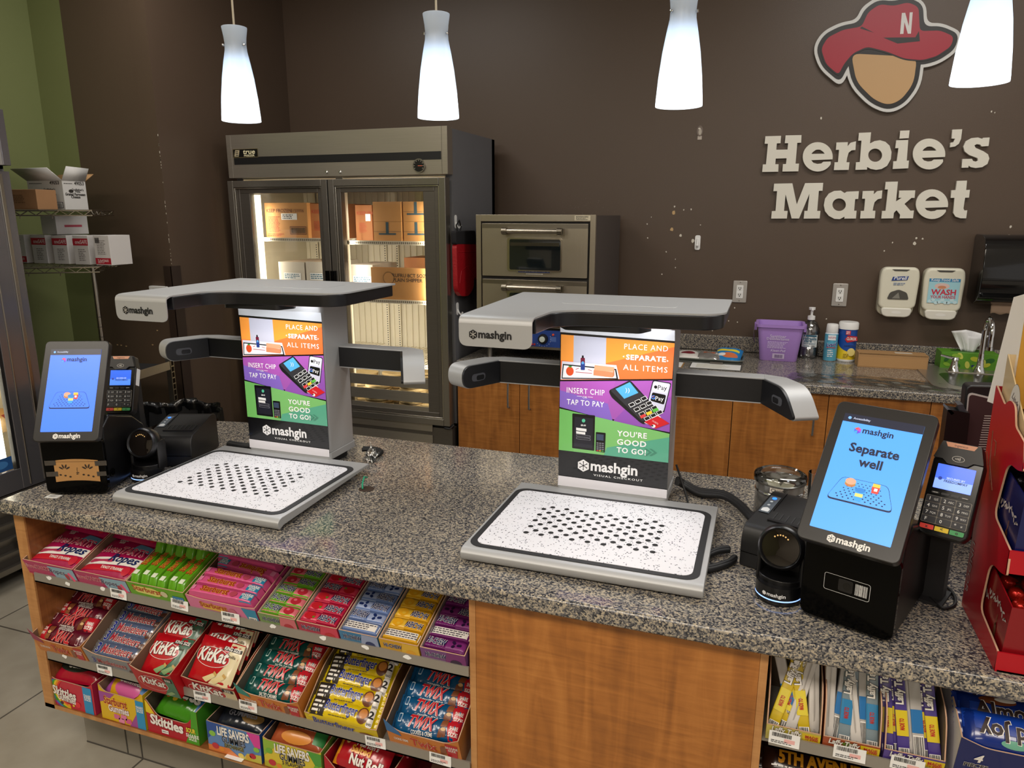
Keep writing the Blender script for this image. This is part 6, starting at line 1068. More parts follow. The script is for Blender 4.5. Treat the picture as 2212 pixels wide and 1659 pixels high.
def chocbox(label, x0, w, A, B, C, D, col, deco, fz):
    "A back-top, B front-top, C front-bottom, D back-bottom as (y,z)"
    o = Vector((x0, C[0], C[1])); f = lambda p: (p[0]-o.y, p[1]-o.z); a, b, c, d = map(f, (A, B, C, D)); m = MB(fr((0, 0, 0), (0, 1, 0), (0, 0, 1))); MT = M(col, .3, n=.05, coat=.2)
    m.ext([c, d, a, b], 0, .002, MT); m.ext([c, d, a, b], w-.002, w, MT); m.X = Matrix.Identity(4)
    m.add([(.002, c[0], c[1]), (w-.002, c[0], c[1]), (w-.002, b[0], b[1]), (.002, b[0], b[1]), (.002, c[0]+.002, c[1]), (w-.002, c[0]+.002, c[1]), (w-.002, b[0]+.002, b[1]), (.002, b[0]+.002, b[1])], [(0, 1, 2, 3), (7, 6, 5, 4), (3, 2, 6, 7), (0, 4, 5, 1)], MT)
    m.add([(.002, c[0], c[1]), (w-.002, c[0], c[1]), (w-.002, d[0], d[1]), (.002, d[0], d[1])], [(3, 2, 1, 0)], MT); m.add([(.002, a[0]-.002, a[1]), (w-.002, a[0]-.002, a[1]), (w-.002, d[0]-.002, d[1]), (.002, d[0]-.002, d[1])], [(0, 1, 2, 3)], MT)
    m.box(.003, w-.003, c[0]+.012, a[0]-.004, .002, fz-o.z, CARDI); m.X = fr((-.0005, 0, 0), (0, -1, 0), (0, 0, 1)); deco(m, (a, b, c, d), 0); m.X = fr((0, c[0]-.0006, c[1]), (1, 0, 0), (0, b[0]-c[0], b[1]-c[1])); deco(m, (a, b, c, d), 1)
    ob = m.build('chocolate_box'); ob.location = o; return tag(ob, label, 'chocolate box', 'chocolate boxes in the red display'), o
def leafdeco(m, q, front):
    a, b, c, d = q; LF = M('#c9bcb8', .4); BRN = M('#5e3520', .4); rd = random.Random(4)
    if not front:
        for k in range(26):
            t = k/25; y = -(.130*(1-t)+.004*t); z = .066+.020*math.sin(t*2.3)+rd.uniform(-.010, .010)*(1-t*.5); an = rd.uniform(0, 6); m.poly([(y+p*math.cos(an)-s*math.sin(an), z+p*math.sin(an)+s*math.cos(an)) for p, s in el(0, 0, .0062, .002, 8)], LF, .0004)
        m.poly(el(-.042, .040, .006, .014, 14), BRN, .0004); m.poly([(-.043, .048), (-.041, .048), (-.037, .070), (-.039, .070)], M('#8a5a34'), .0004)
    else:
        m.poly(el(.048, .020, .020, .011, 20), M('#54301c', .25, coat=.5), .0004); m.poly(el(.048, .028, .014, .006, 20), M('#6b4024', .25), .0006); m.poly([(.046, .030), (.050, .030), (.055, .055), (.049, .055)], M('#8a5a34'), .0005); m.text('MILK', .062, .004, .008, M('#e8d8d0'), .0006, al='C')
yz = lambda px, py, x: (lambda q: (q.y, q.z))(AT(px, py, 'x', x))
b1, o1 = chocbox('dark red chocolate box with silver leaves in the lowest tier of the red display', XD+.008, .15, (1.40, 1.056), (1.214, 1.030), (1.228, .9185), (1.405, .9185), '#8a1019', leafdeco, 1.005)
b2, o2 = chocbox('navy blue chocolate box with silver leaves in the middle tier of the red display', XD+.008, .15, (1.40, 1.226), (1.236, 1.204), (1.248, 1.0755), (1.405, 1.0755), '#131a52', leafdeco, 1.178)
def gold(m, q, front):
    a, b, c, d = q; WT = M('#d8d0c2', .35)
    if not front:
        m.poly(el(-.075, .075, .026, .036, 26), M('#5a5560'), .0004); m.poly(el(-.075, .075, .0252, .0352, 26), M('#e2dcd2', .3), .0006); m.text('Lindt', -.075, .080, .017, M('#3a3540'), .0009, sh=.3, b=.0, rot=-20); m.rect(-.095, .0735, -.055, .0747, M('#6a6570'), .0009); m.text('LINDOR', -.077, .060, .0115, M('#8a8590'), .0009, rot=-20)
        for k in range(30): t = k/30; y = -.02-.13*t; z = .012+.03*abs(math.sin(t*9)); m.poly([(y, z), (y+.008, z+.003), (y+.009, z+.005)], M('#b9863a'), .0005)
    else: m.poly(el(.06, .03, .05, .02), M('#e8c878', .3), .0004)
b3, o3 = chocbox('cream and gold chocolate box in the top tier of the red display', XD+.006, .16, (1.418, 1.395), (1.275, 1.300), (1.268, 1.2475), (1.418, 1.2475), '#cdb488', gold, 1.288)
m = MB(tr(XD+.02, 1.408, 1.30)); GD = M('#c8953a', .3, .2, n=.05); P = fillet([(0, .0), (.14, .0), (.14, .20), (.0, .20)], .004); m.X = m.X@fr((0, 0, 0), (1, 0, 0), (0, .02, 1)); m.ext(P, -.0015, 0, GD); m.poly([(.03, .09), (.14, .094), (.14, .117), (.03, .113), (.035, .101)], M('#5a2a18'), .0004); m.text('WHITE', .042, .097, .02, M('#f0e4d0'), .0008, al='L', b=.01); m.poly(el(.09, .17, .034), M('#7a6a4a'), .0004); m.poly(el(.09, .17, .0325), M('#e8dcc4', .3), .0006); m.text('Lindt', .09, .165, .022, M('#3a3540'), .0008, sh=.3); m.poly(el(.06, .03, .04, .02), M('#f0d8a0'), .0004); m.add([(-.0, .0, -.0015), (-.0, .20, -.0015), (-.012, .19, -.03), (-.02, .0, -.06)], [(0, 1, 2, 3)], M('#e6e0d8', .5)); hdr = m.build('header_card'); hdr.matrix_world = hdr.matrix_world; hdr.parent = b3; hdr.matrix_parent_inverse = Matrix.Translation(-o3)
FOIL = {'red': M('#a81f14', .2, .6, n=.35, sc=70, bump=.6), 'dark': M('#22222c', .2, .6, n=.3, sc=70, bump=.6), 'gold': M('#c9a050', .2, .6, n=.3, sc=70, bump=.6)}
def ball(c, key, lab):
    m = MB(); m.lathe([(0, -.0125), (.006, -.011), (.0105, -.0065), (.0125, 0), (.0105, .0065), (.006, .011), (0, .0125)], FOIL[key], 14)
    for s in (-1, 1): m.add([(0, 0, 0), (s*.024, -.008, .004), (s*.026, 0, .007), (s*.024, .008, .002)], [(0, 1, 2), (0, 2, 3)], FOIL[key])
    o = m.build('wrapped_chocolate', sm=70); o.location = c; o.rotation_euler = (.3, .5, hash_(c)); tag(o, lab, 'chocolate', 'foil-wrapped chocolates in the display boxes')
def hash_(c): return (c[0]*997+c[1]*613) % 6
k = 0
for (bx_, key, zz, y0, nm) in ((XD+.008, 'red', 1.018, 1.245, 'dark red'), (XD+.008, 'dark', 1.191, 1.264, 'navy blue'), (XD+.008, 'gold', 1.301, 1.300, 'cream and gold')):
    for r in range(3 if key != 'gold' else 2):
        for i in range(4): ball((bx_+.020+i*.031+(.004 if r % 2 else 0), y0+r*.034, zz+r*.004), key, f'{key} foil-wrapped chocolate, {ordn(i)} along row {["one", "two", "three"][r]} of the {nm} chocolate box'.replace('dark foil', 'dark blue foil')); 
# ---------------- candy ----------------
def C_(h, r=.3): return M(h, r, coat=.25)
def htop(w, h, t, kind):
    if kind == 'box': return lambda x, y: t
    if kind == 'bar': return lambda x, y: t*max(0, 1-abs(2*x/w)**9)**.7*max(0, 1-abs(2*y/h)**3.2)**.55
    if kind == 'stick': return lambda x, y: t*max(0, 1-abs(2*x/w)**18)**.5*max(0, 1-abs(2*y/h)**12)**.5
    return lambda x, y: t*max(0, 1-abs(2*x/w)**3)**.6*max(0, 1-abs(2*y/h)**4)**.6
_pk = {}
def pack_mesh(key, name, w, h, t, kind, base, bands, deco, foil=0):
    "candy pack lying on its back: width along x, height along y (0..h), bulging up in z; mesh shared by copies"
    if key in _pk: return _pk[key]
    m = MB(); H = htop(w, h, t, kind); y0 = -h/2
    if kind == 'box': m.box(-w/2, w/2, 0, h, 0, t, base)
    else:
        nx, ny = 26, 12
        fm = (lambda u, v: next(q for f, q in bands if u <= f)) if bands else base
        rip = (lambda x, y: .0007*foil*math.sin(x*310+y*90)*math.sin(y*160)) if foil else (lambda x, y: 0)
        m.grid(lambda u, v: ((u-.5)*w, v*h, H((u-.5)*w, (v-.5)*h)+.0012+rip((u-.5)*w, v*h)), nx, ny, fm); m.grid(lambda u, v: ((.5-u)*w, v*h, 0), 2, 2, base)
        if kind == 'bar':
            for s in (-1, 1): m.grid(lambda u, v: (s*(w/2+.009*u-(.002 if int(v*14+.5) % 2 and u > .9 else 0)), v*h*(.96)+.02*h, .0012+.0012*math.sin(v*26)*u), 2, 14, fm(0, .5) if s < 0 and callable(fm) else fm(.999, .5) if callable(fm) else base)
    m.cf = (lambda x, y: H(x, y-h/2)+.0016+.0004) if kind != 'box' else (lambda x, y: t)
    if deco: deco(m, w, h)
    me = m.build(name, sm=50); _pk[key] = me; me.hide_render = False; return me
_first = set()
def put(key, name, mat, label, cat, group):
    o = _pk[key]
    if key in _first: o = o.copy(); COL.objects.link(o)
    _first.add(key); o.matrix_world = mat; return tag(o, label, cat, group)
def tray(name, label, row, x0, x1, D, hf, hc, hb, out, inn, deco, back=True, yo=0, cut=.18, side=None, cat='candy box', rot=0):
    w = x1-x0-.003; m = MB(); t = .0022; side = side or out
    F = [(-w/2, 0), (w/2, 0), (w/2, hc), (w/2-w*cut, hf), (-w/2+w*cut, hf), (-w/2, hc)] if hc != hf else [(-w/2, 0), (w/2, 0), (w/2, hf), (-w/2, hf)]
    if hc != hf: F = fillet(F, [0, 0, 0, .012, .012, 0], 4)
    m.X = fr((0, 0, 0), (1, 0, 0), (0, 0, 1)); n0 = len(m.f); m.ext(F, -t, 0, inn, EDGE); m.poly(F, out, .0003)
    SD = fillet([(0, 0), (D, 0), (D, hb), (D*.32, hb), (.0, hc)], [0, 0, 0, .03, 0], 4) if hb > hc else [(0, 0), (D, 0), (D, hb), (0, hc)]
    for s in (-1, 1): m.X = fr((s*w/2-(t if s > 0 else 0), 0, 0), (0, 1, 0), (0, 0, 1)); m.ext(SD, 0, t, inn, EDGE); m.poly(SD, side, t+.0003 if s > 0 else -.0003)
    m.X = Matrix.Identity(4); m.box(-w/2, w/2, 0, D, 0, t, inn); m.box(-w/2, w/2, D-t, D, 0, hb, inn) if back else None
    m.X = fr((0, -.0004, 0), (1, 0, 0), (0, 0, 1)); deco(m, w, hf) if deco else None
    o = m.build(name); o.matrix_world = SH(row, (x0+x1)/2, yo)@rz(rot); return tag(o, label, cat)
WH_ = C_('#f4efe8'); NV = C_('#18285e'); RD = C_('#b01426'); MG = C_('#b4185a'); BL = C_('#2a8fc4')
def sticker(m, x, z, s=1, h='#f4f2ee'): m.rect(x, z, x+.022*s, z+.010*s, M(h), .0012); lines(m, x+.002, z+.002, x+.02*s, z+.008*s, 1, M('#8a8a8a'), .0015)
# --- top shelf: rope candy
def d_sw(m, w, h): m.rect(-w/2, h*.02, w/2, h*.30, C_('#c22a4e'), .0006); m.poly([(-w*.02, h*.92), (w/2, h*.98), (w/2, h*.4), (w*.08, h*.3)], C_('#8fb4c8'), .0008); m.text('SweeTARTS', -w*.24, h*.62, .018, C_('#c8375e'), .001, b=.03, out=WH_, maxw=w*.5); m.text('Ropes', w*.14, h*.58, .022, NV, .0012, b=.015, sh=.25, out=WH_, ob=.02, maxw=w*.3); m.poly(el(w*.32, h*.5, .007, .010, 10), C_('#b03040'), .0012); m.tube([(w*.38, h*.75, .001), (w*.42, h*.5, .001), (w*.46, h*.2, .001)], .003, C_('#d84a6a')); lines(m, w*.05, h*.22, w*.3, h*.32, 1, C_('#c03050'), .001)
def bag_sw(m, w, h): m.poly([(-w*.5, h*.16), (w*.5, h*.26), (w*.5, h*.46), (-w*.5, h*.34)], WH_, .0006); m.poly([(-w*.5, h*.05), (w*.5, h*.10), (w*.5, h*.22), (-w*.5, h*.16)], C_('#c41c30'), .0006); m.poly(fillet([(-w*.42, h*.20), (0, h*.27), (.0, h*.36), (-w*.42, h*.30)], .01), C_('#b83a5e'), .001); m.text('SweeTARTS', -.002, h*.50, .034, C_('#d22a5a'), .0018, b=.015, sh=.15, out=WH_, ob=.025, maxw=w*.8); m.text('TART', w*.17, h*.5, .036, NV, .0021, b=.03, sh=.15, maxw=w*.3) if 0 else None; m.text('Ropes', w*.14, h*.29, .036, NV, .0018, b=.02, sh=.25, maxw=w*.5); m.text('TANGY STRAWBERRY', w*.12, h*.11, .011, WH_, .0014, b=.02, maxw=w*.5); m.poly([(w*.1, h*.66), (w*.5, h*.60), (w*.5, h*.76), (w*.16, h*.80)], C_('#5f86a8'), .0012); m.text('SHARE', -w*.2, h*.83, .010, WH_, .0014, b=.02); m.text('SIZE', -w*.2, h*.76, .010, WH_, .0014, b=.02); m.poly(el(w*.34, h*.13, .011, .013, 12), C_('#c8283a'), .0016)
pack_mesh('sw', 'rope_candy_bag', .165, .135, .014, 'bag', C_('#a8124e'), None, bag_sw, 1)
for i, (x0, x1) in enumerate(((-1.776, -1.599), (-1.598, -1.425))):
    nm = ['leftmost magenta rope candy box', 'second magenta rope candy box'][i]
    tray('candy_box', ['magenta rope candy box at the left end of the top shelf', 'magenta rope candy box next to the green chew box'][i], 1, x0, x1, .30, .062, .062, .068, C_('#b83566', .4), CARDI, d_sw)
    for k in range(2): put('sw', 'rope_candy_bag', SH(1, (x0+x1)/2, .010+.112*k, .047+.012*k)@rx(-2+k*1.0)@rz((2, -3, 4)[k]), f'magenta rope candy bag, {ordn(k)} from the front in the {nm}', 'candy bag', 'rope candy bags on the top shelf')
# --- green chews (sticks point to the back)
def d_gc(m, w, h): m.poly(fillet([(-w*.38, h*.52), (w*.04, h*.46), (w*.10, h*.72), (-w*.02, h*.9), (-w*.40, h*.88)], .01), C_('#e6e07a'), .0008); m.text('Starburst', -w*.16, h*.62, .024, C_('#b0301c'), .0012, b=.02, rot=-2, out=C_('#f0c84a'), ob=.02, maxw=w*.5); m.rect(w*.28, h*.12, w*.47, h*.72, C_('#2a7fb8'), .0008); m.text('SHARE', w*.375, h*.46, .013, WH_, .0012, b=.02, maxw=w*.16); m.text('SIZE', w*.375, h*.28, .013, WH_, .0012, b=.02); m.poly(el(w*.14, h*.7, .011, .010, 10), C_('#d8d0a8'), .001); m.text('24', -w*.42, h*.14, .016, WH_, .001, b=.02)
def st_g(m, w, h): m.text('Starburst', .006, h*.44, .023, C_('#a5281c'), .0012, b=.02, rot=90, out=C_('#f2c040'), ob=.03, fw=h*.40); m.rect(-.007, h*.08, .006, h*.15, C_('#e8f0d8'), .0006)
GR_ = C_('#5fa01e', .25); pack_mesh('gc', 'chew_stick', .0245, .185, .022, 'stick', GR_, None, st_g, 1)
tray('candy_box', 'bright green fruit chew box on the top shelf', 1, -1.427, -1.248, .30, .062, .062, .066, C_('#6aa81e', .4), CARDI, d_gc)
for k in range(6): put('gc', 'chew_stick', SH(1, -1.408+k*.0285, .003+(0, .004, .0, -.004, .002, -.002)[k], .050)@rx(-2+(k % 2)*1.5)@rz((1, -1, 2, 0, -2, 1)[k]), f'green wrapped fruit chew stick, {ordn(k)} from the left in the bright green chew box', 'candy stick', 'green chew sticks on the top shelf')
for k in range(5): put('gc', 'chew_stick', SH(1, -1.405+k*.032, .095, .069)@rx(-1)@rz((2, -2, 1, 0, -1)[k]), f'upper green chew stick at the back of the green box, {ordn(k)} from the left', 'candy stick', 'green chew sticks on the top shelf')
# --- pink chews
PK = C_('#d9568c', .28)
def d_pc(m, w, h): m.poly(fillet([(-w*.30, h*.48), (w*.02, h*.44), (w*.06, h*.8), (-w*.30, h*.82)], .01), C_('#e8b84a'), .0008); m.text('Starburst', -w*.12, h*.60, .021, C_('#b0301c'), .0012, b=.03, out=C_('#f0c84a'), maxw=w*.44); m.poly(el(w*.15, h*.62, .011, .010, 12), C_('#c86a80'), .001); m.poly([(w*.30, h), (w*.5, h), (w*.5, 0), (w*.38, 0)], C_('#2a8fb8'), .0008); sticker(m, w*.37, h*.35)
def st_p(m, w, h): m.rect(w*.30, h*.02, w*.47, h*.98, C_('#2386ae'), .0006); m.text('SHARE', w*.385, h*.52, .010, WH_, .001, b=.02); m.text('SIZE', w*.385, h*.2, .010, WH_, .001, b=.02); m.text('Starburst', -w*.10, h*.28, .023, C_('#a5281c'), .0012, b=.02, out=C_('#f2c040'), ob=.03, fw=w*.42); m.poly(el(w*.19, h*.5, .010, .008, 10), C_('#b8485e'), .001); m.poly(rr(-w*.46, h*.25, -w*.40, h*.8, .002), C_('#e88ab0'), .0006)
pack_mesh('pc', 'chew_stick', .185, .0245, .022, 'stick', PK, None, st_p, 1)
def st_pb(m, w, h): m.rect(-w*.47, h*.02, -w*.30, h*.98, C_('#2386ae'), .0006); m.rect(-w*.2, h*.3, w*.2, h*.85, WH_, .0006); lines(m, -w*.19, h*.34, w*.19, h*.82, 3, M('#8a5a7a'), .001)
pack_mesh('pcb', 'chew_stick', .185, .0245, .022, 'stick', PK, None, st_pb, 1)
tray('candy_box', 'pink fruit chew box with a blue corner on the top shelf', 1, -1.245, -1.043, .30, .054, .060, .064, C_('#dc7aa4', .4), CARDI, d_pc, side=C_('#b84078', .4))
for k in range(3): put('pc', 'chew_stick', SH(1, -1.146, .004+k*.0265, .050+.001*k)@rz((1, 0, -1)[k]), f'pink wrapped chew stick, {ordn(k)} from the front in the pink box', 'candy stick', 'pink chew sticks on the top shelf')
put('pc', 'chew_stick', SH(1, -1.135, .088, .051)@rz(176)@tr(0, -.0245, 0), 'pink wrapped chew stick turned around behind the front three', 'candy stick', 'pink chew sticks on the top shelf'); put('pcb', 'chew_stick', SH(1, -1.146, .112, .058)@rz(-2), 'pink chew stick showing its ingredients panel in the pink box', 'candy stick', 'pink chew sticks on the top shelf')
for k in range(2): put('pc', 'chew_stick', SH(1, -1.134, .142+k*.0265, .064)@rz(k-1), f'pink chew stick at the back of the pink box, {["nearer one", "farther one"][k]}', 'candy stick', 'pink chew sticks on the top shelf')
# --- chewy fruit boxes
def hc(nm, x0, x1, out, c1, c2, fruit, shape, label, pattern):
    def deco(m, w, h): m.poly([(w*.1, h), (w/2, h), (w/2, 0), (-.0, 0)], C_(c2), .0006); m.text('HI-CHEW', -w*.16, h*.60, .0165, NV, .0012, b=.03, out=WH_, ob=.03, fw=w*.46); m.poly(el(w*.28, h*.45, w*.13, h*.2, 12), C_(fruit), .001)
    def st(m, w, h):
        m.rect(w*.04, h*.03, w*.48, h*.97, C_(c2), .0004); m.text('HI-CHEW', -w*.20, h*.30, .020, NV, .0014, b=.03, rot=-4, out=WH_, ob=.04, fw=w*.46)
        if shape == 'bunch': [m.poly(el(w*.25+.006*math.cos(q*2.1)*(1+q*.12), h*.5+.0035*math.sin(q*2.1)*(1+q*.15), .0035, n=9), C_(fruit), .0008+q*.0001) for q in range(8)]
        else: m.poly(el(w*.26, h*.5, w*.14, h*.36, 16), C_(fruit), .0008); m.poly(el(w*.23, h*.6, w*.05, h*.12, 10), C_(c2), .0011) if shape == 'half' else m.poly([(w*.14, h*.75), (w*.2, h*.55), (w*.12, h*.5)], C_('#5a8a2a'), .0012)
        lines(m, -w*.45, h*.06, w*.0, h*.18, 1, C_(c2), .0006)
    def bk(m, w, h): m.rect(-w*.48, h*.18, w*.48, h*.82, WH_, .0004); lines(m, -w*.46, h*.22, w*.46, h*.78, 3, M('#55505a'), .0007)
    pack_mesh('hc'+nm, 'chew_pack', x1-x0-.010, .0285, .019, 'stick', C_(c1, .28), None, st); pack_mesh('hb'+nm, 'chew_pack', x1-x0-.010, .0285, .019, 'stick', C_(c1, .28), None, bk)
    tray('chew_box', label, 1, x0, x1, .26, .050, .050, .054, C_(out, .4), M('#d0c8c0', .7), deco)
    cx = (x0+x1)/2; y = .004
    for k, q in enumerate(pattern):
        mt = SH(1, cx, y, .033); y += .0292
        if q == 'r': mt = mt@tr(0, .0285, 0)@rz(180)
        put(('hb' if q == 'b' else 'hc')+nm, 'chew_pack', mt, f'{nm} chew pack, {ordn(k)} from the front in the {nm} chew box', 'candy pack', f'{nm} chew packs on the top shelf')
hc('green watermelon', -1.042, -.938, '#7a9a5a', '#6fae2c', '#d8707a', '#b82a3a', 'half', 'green and pink watermelon chew box on the top shelf', 'nnnrrn')
hc('red strawberry', -.937, -.829, '#b82a4a', '#b81c42', '#d83a56', '#c4202c', 'leaf', 'red strawberry chew box on the top shelf', 'rrrnrr')
hc('blue grape', -.828, -.729, '#3f7fae', '#6f86b8', '#9aa8cc', '#1c2f66', 'bunch', 'light blue grape chew box on the top shelf', 'bnrrnr')
hc('yellow mango', -.728, -.631, '#d8a41e', '#d8a21a', '#e6b83a', '#e8a81e', 'half', 'yellow mango chew box on the top shelf', 'brrrrr')
hc('purple grape', -.630, -.524, '#7a4a86', '#6a1c62', '#7a2a72', '#2a1038', 'bunch', 'purple grape chew box on the top shelf beside the wood panel', 'nbnrnn')
# --- second shelf: chocolate bars
def twixdeco(main, name2, acc, inv=False):
    def d(m, w, h): m.poly([(w*.36, h*.06), (w*.5, h*.06), (w*.5, h*.94), (w*.30, h*.94)], C_('#c01c2a'), .0004); m.text('SHARE', w*.415, h*.52, .011, WH_, .0012, b=.02, maxw=w*.11); m.text('SIZE', w*.415, h*.26, .011, WH_, .0012, b=.02); m.text('TWIX', -w*.08, h*.36, .036, C_('#c8202e'), .0018, b=.03, sh=.25, rot=-2, out=C_('#f0e0d0'), ob=.02, fw=w*.40); m.text(name2, -w*.03, h*.10, .011, WH_, .001, b=.02, maxw=w*.32); m.poly(fillet([(w*.20, h*.12), (w*.32, h*.2), (w*.31, h*.55), (w*.21, h*.5)], .003), C_('#7a4326'), .001); m.poly(fillet([(w*.22, h*.58), (w*.32, h*.62), (w*.33, h*.9), (w*.24, h*.88)], .003), C_('#8a5030'), .001); m.poly(el(w*.27, h*.5, .006, .004, 10), C_('#d8b07a'), .0012); m.poly(rr(-w*.42, h*.5, -w*.365, h*.9, .002), C_(acc), .0008); m.poly(rr(-w*.413, h*.55, -w*.372, h*.85, .002), C_(main), .001)
    return d
def traydeco_twix(corner, sub):
    def d(m, w, h): m.text('Twix', .0, h*.48, .034, C_('#c0301c'), .0014, b=.03, rot=-1, out=C_('#f0d8b8'), ob=.015, fw=w*.36); m.text(sub, -w*.32, h*.55, .011, WH_, .001, b=.02, maxw=w*.2); m.poly([(w*.30, h*1.0), (w*.47, h*1.0), (w*.43, 0), (w*.32, 0)], C_('#c01c2a'), .0008); m.text('SHARE', w*.385, h*.78, .010, WH_, .0012, b=.02); m.text('SIZE', w*.385, h*.64, .010, WH_, .0012, b=.02); m.poly(fillet([(w*.22, h*.35), (w*.30, h*.45), (w*.31, h*.85), (w*.23, h*.8)], .004), C_('#8a5030'), .0011); m.poly([(-w/2, h*1.6), (-w/2, h*.95), (-w*.3, h*.8), (-w*.32, h)], C_(corner), .0007)
    return d
def bars(key, name, row, x, y0, z0, dy, dz, a, n, tail, group, flips='', jit=1, cat='candy bar', w=.17):
    rd = random.Random(len(key)+n)
    for k in range(n):
        mt = SH(row, x+rd.uniform(-.003, .003)*jit, y0+k*dy, z0+k*dz)@rx(a+rd.uniform(-3, 3)*jit)@rz(rd.uniform(-4, 4)*jit)
        if k < len(flips) and flips[k] == 'r': mt = mt@tr(0, .044, 0)@rz(180)
        put(key, name, mt, f'{tail[0]}, {ordn(k)} from the front in the {tail[1]}', cat, group)
MR = C_('#5e0f26', .22); pack_mesh('twm', 'caramel_bar', .152, .046, .015, 'bar', MR, None, twixdeco('#5e0f26', 'COOKIE DOUGH', '#d8b8b8'), 2)
tray('candy_box', 'orange caramel bar box with a maroon corner at the left end of the middle shelf', 2, -1.784, -1.606, .30, .064, .078, .082, C_('#cc7a32', .4), CARDI, traydeco_twix('#9a2a54', 'COOKIE DOUGH'))
bars('twm', 'caramel_bar', 2, -1.697, .008, .052, .035, .006, 22, 7, ('maroon caramel bar', 'leftmost orange bar box'), 'maroon caramel bars', 'rnrnrnr')
def mskd(m, w, h): m.rect(-w*.46, h*.3, w*.46, h*.5, C_('#aab4c4'), .0003) if 0 else None; m.text('3', -w*.36, h*.26, .034, C_('#1f2f86'), .0016, b=.03, out=WH_, ob=.02); m.text('Musketeers', w*.05, h*.30, .029, C_('#a51c30'), .0016, b=.02, sh=.1, out=WH_, ob=.025, fw=w*.64); m.poly(fillet([(w*.36, h*.15), (w*.47, h*.2), (w*.46, h*.6), (w*.38, h*.5)], .003), C_('#5e3424'), .001)
SILB = M('#b4b6bc', .25, .7, n=.15, sc=60); pack_mesh('msk', 'nougat_bar', .150, .043, .015, 'bar', C_('#4c5878', .22), [(.06, SILB), (.94, C_('#5a6684', .22)), (1.1, SILB)], mskd, 2)
def d_mk(m, w, h): m.text('3', -w*.36, h*.50, .028, C_('#1f2f86'), .0012, b=.03, out=WH_, ob=.02); m.text('Musketeers', -w*.02, h*.52, .025, C_('#a51c30'), .0012, b=.02, out=WH_, ob=.02, fw=w*.54); m.poly([(w*.32, h*1.0), (w*.46, h*1.0), (w*.44, 0), (w*.34, 0)], C_('#a51c30'), .0008); m.poly(fillet([(w*.27, h*.2), (w*.44, h*.25), (w*.43, h*.55), (w*.28, h*.5)], .004), C_('#5e3424'), .0011)
tray('candy_box', 'grey nougat bar box between the maroon and the red wafer boxes', 2, -1.604, -1.424, .32, .060, .076, .100, M('#8b8d92', .4), CARDI, d_mk)
bars('msk', 'nougat_bar', 2, -1.516, .006, .040, .031, .0055, 21, 9, ('silver and blue nougat bar', 'grey nougat bar box'), 'nougat bars')
def kitd(cnr, sub):
    def d(m, w, h): m.poly([(w*.5, h*.98), (w*.22, h*.98), (w*.30, h*.55), (w*.02, h*.02), (w*.42, h*.02), (w*.5, h*.1)], C_(cnr), .0004); e1 = el(-w*.06, h*.58, w*.40, h*.22, 28); e2 = el(-w*.06, h*.58, w*.385, h*.21, 28); m.poly(e1, WH_, .0008); m.poly(e2, C_('#b8101c'), .0011); m.text('KitKat', -w*.05, h*.49, .042, WH_, .0020, b=.03, sh=.22, rot=4, out=M('#231a1a'), ob=.025, fw=w*.66); m.rect(w*.12, h*.80, w*.49, h*.88, M('#1e1a1a'), .0012); m.text('KING SIZE', w*.305, h*.815, .011, WH_, .0015, b=.02, maxw=w*.33); m.text(sub, w*.33, h*.66, .010, M('#4a3a20'), .0012, b=.01, maxw=w*.3)
    return d
def kfing(col):
    def f(m, w, h):
        for dx in (0, w*.20): m.poly(fillet([(-w*.12+dx, h*.10), (w*.10+dx, h*.26), (w*.17+dx, h*.20), (-w*.02+dx, h*.03)], .003), C_(col), .0014); m.poly([(w*.10+dx, h*.26), (w*.17+dx, h*.20), (w*.19+dx, h*.26), (w*.12+dx, h*.31)], C_('#c8a05a'), .0016)
    return f
KR_ = C_('#b8101c', .22)
pack_mesh('ktm', 'wafer_pack', .118, .098, .014, 'bag', KR_, None, lambda m, w, h: (kitd('#3f6a52', 'mint')(m, w, h), kfing('#8fae7a')(m, w, h)), 1)
pack_mesh('ktw', 'wafer_pack', .128, .104, .014, 'bag', KR_, None, lambda m, w, h: (kitd('#e0d2a8', 'vanilla')(m, w, h), kfing('#e2cf9a')(m, w, h)), 1)
def d_kt(cnr, fg):
    def d(m, w, h): m.poly([(w*.24, h), (w*.5, h), (w*.5, 0), (w*.12, 0), (w*.3, h*.5)], C_(cnr), .0006); m.poly(el(-w*.06, h*.52, w*.36, h*.36, 28), WH_, .0008); m.poly(el(-w*.06, h*.52, w*.35, h*.345, 28), C_('#b8101c'), .001); m.text('KitKat', -w*.05, h*.44, .036, WH_, .0014, b=.03, sh=.15, rot=-2, out=M('#231a1a'), ob=.025, fw=w*.56); m.rect(w*.26, h*.78, w*.47, h*.98, M('#2a2420'), .0011); m.text('SIZE', w*.365, h*.82, .010, WH_, .0014, b=.02); m.poly(fillet([(w*.16, h*.08), (w*.34, h*.3), (w*.42, h*.22), (w*.24, h*.02)], .003), C_(fg), .0012)
    return d
tray('candy_box', 'red wafer box with a green mint corner hanging over the middle shelf lip', 2, -1.421, -1.290, .30, .072, .088, .094, C_('#b8101c', .35), CARDI, d_kt('#4a7a60', '#8fae7a'), yo=-.020)
tray('candy_box', 'red wafer box with a cream vanilla corner on the middle shelf', 2, -1.288, -1.126, .30, .056, .062, .082, C_('#a81420', .35), CARDI, d_kt('#d8c8a0', '#e2cf9a'))
bars('ktm', 'wafer_pack', 2, -1.356, -.004, .046, .058, .010, 28, 4, ('red and green wafer pack', 'mint-cornered wafer box'), 'mint wafer packs', cat='wafer pack')
bars('ktw', 'wafer_pack', 2, -1.208, .004, .052, .036, .008, 34, 6, ('red and cream wafer pack', 'vanilla-cornered wafer box'), 'vanilla wafer packs', cat='wafer pack')
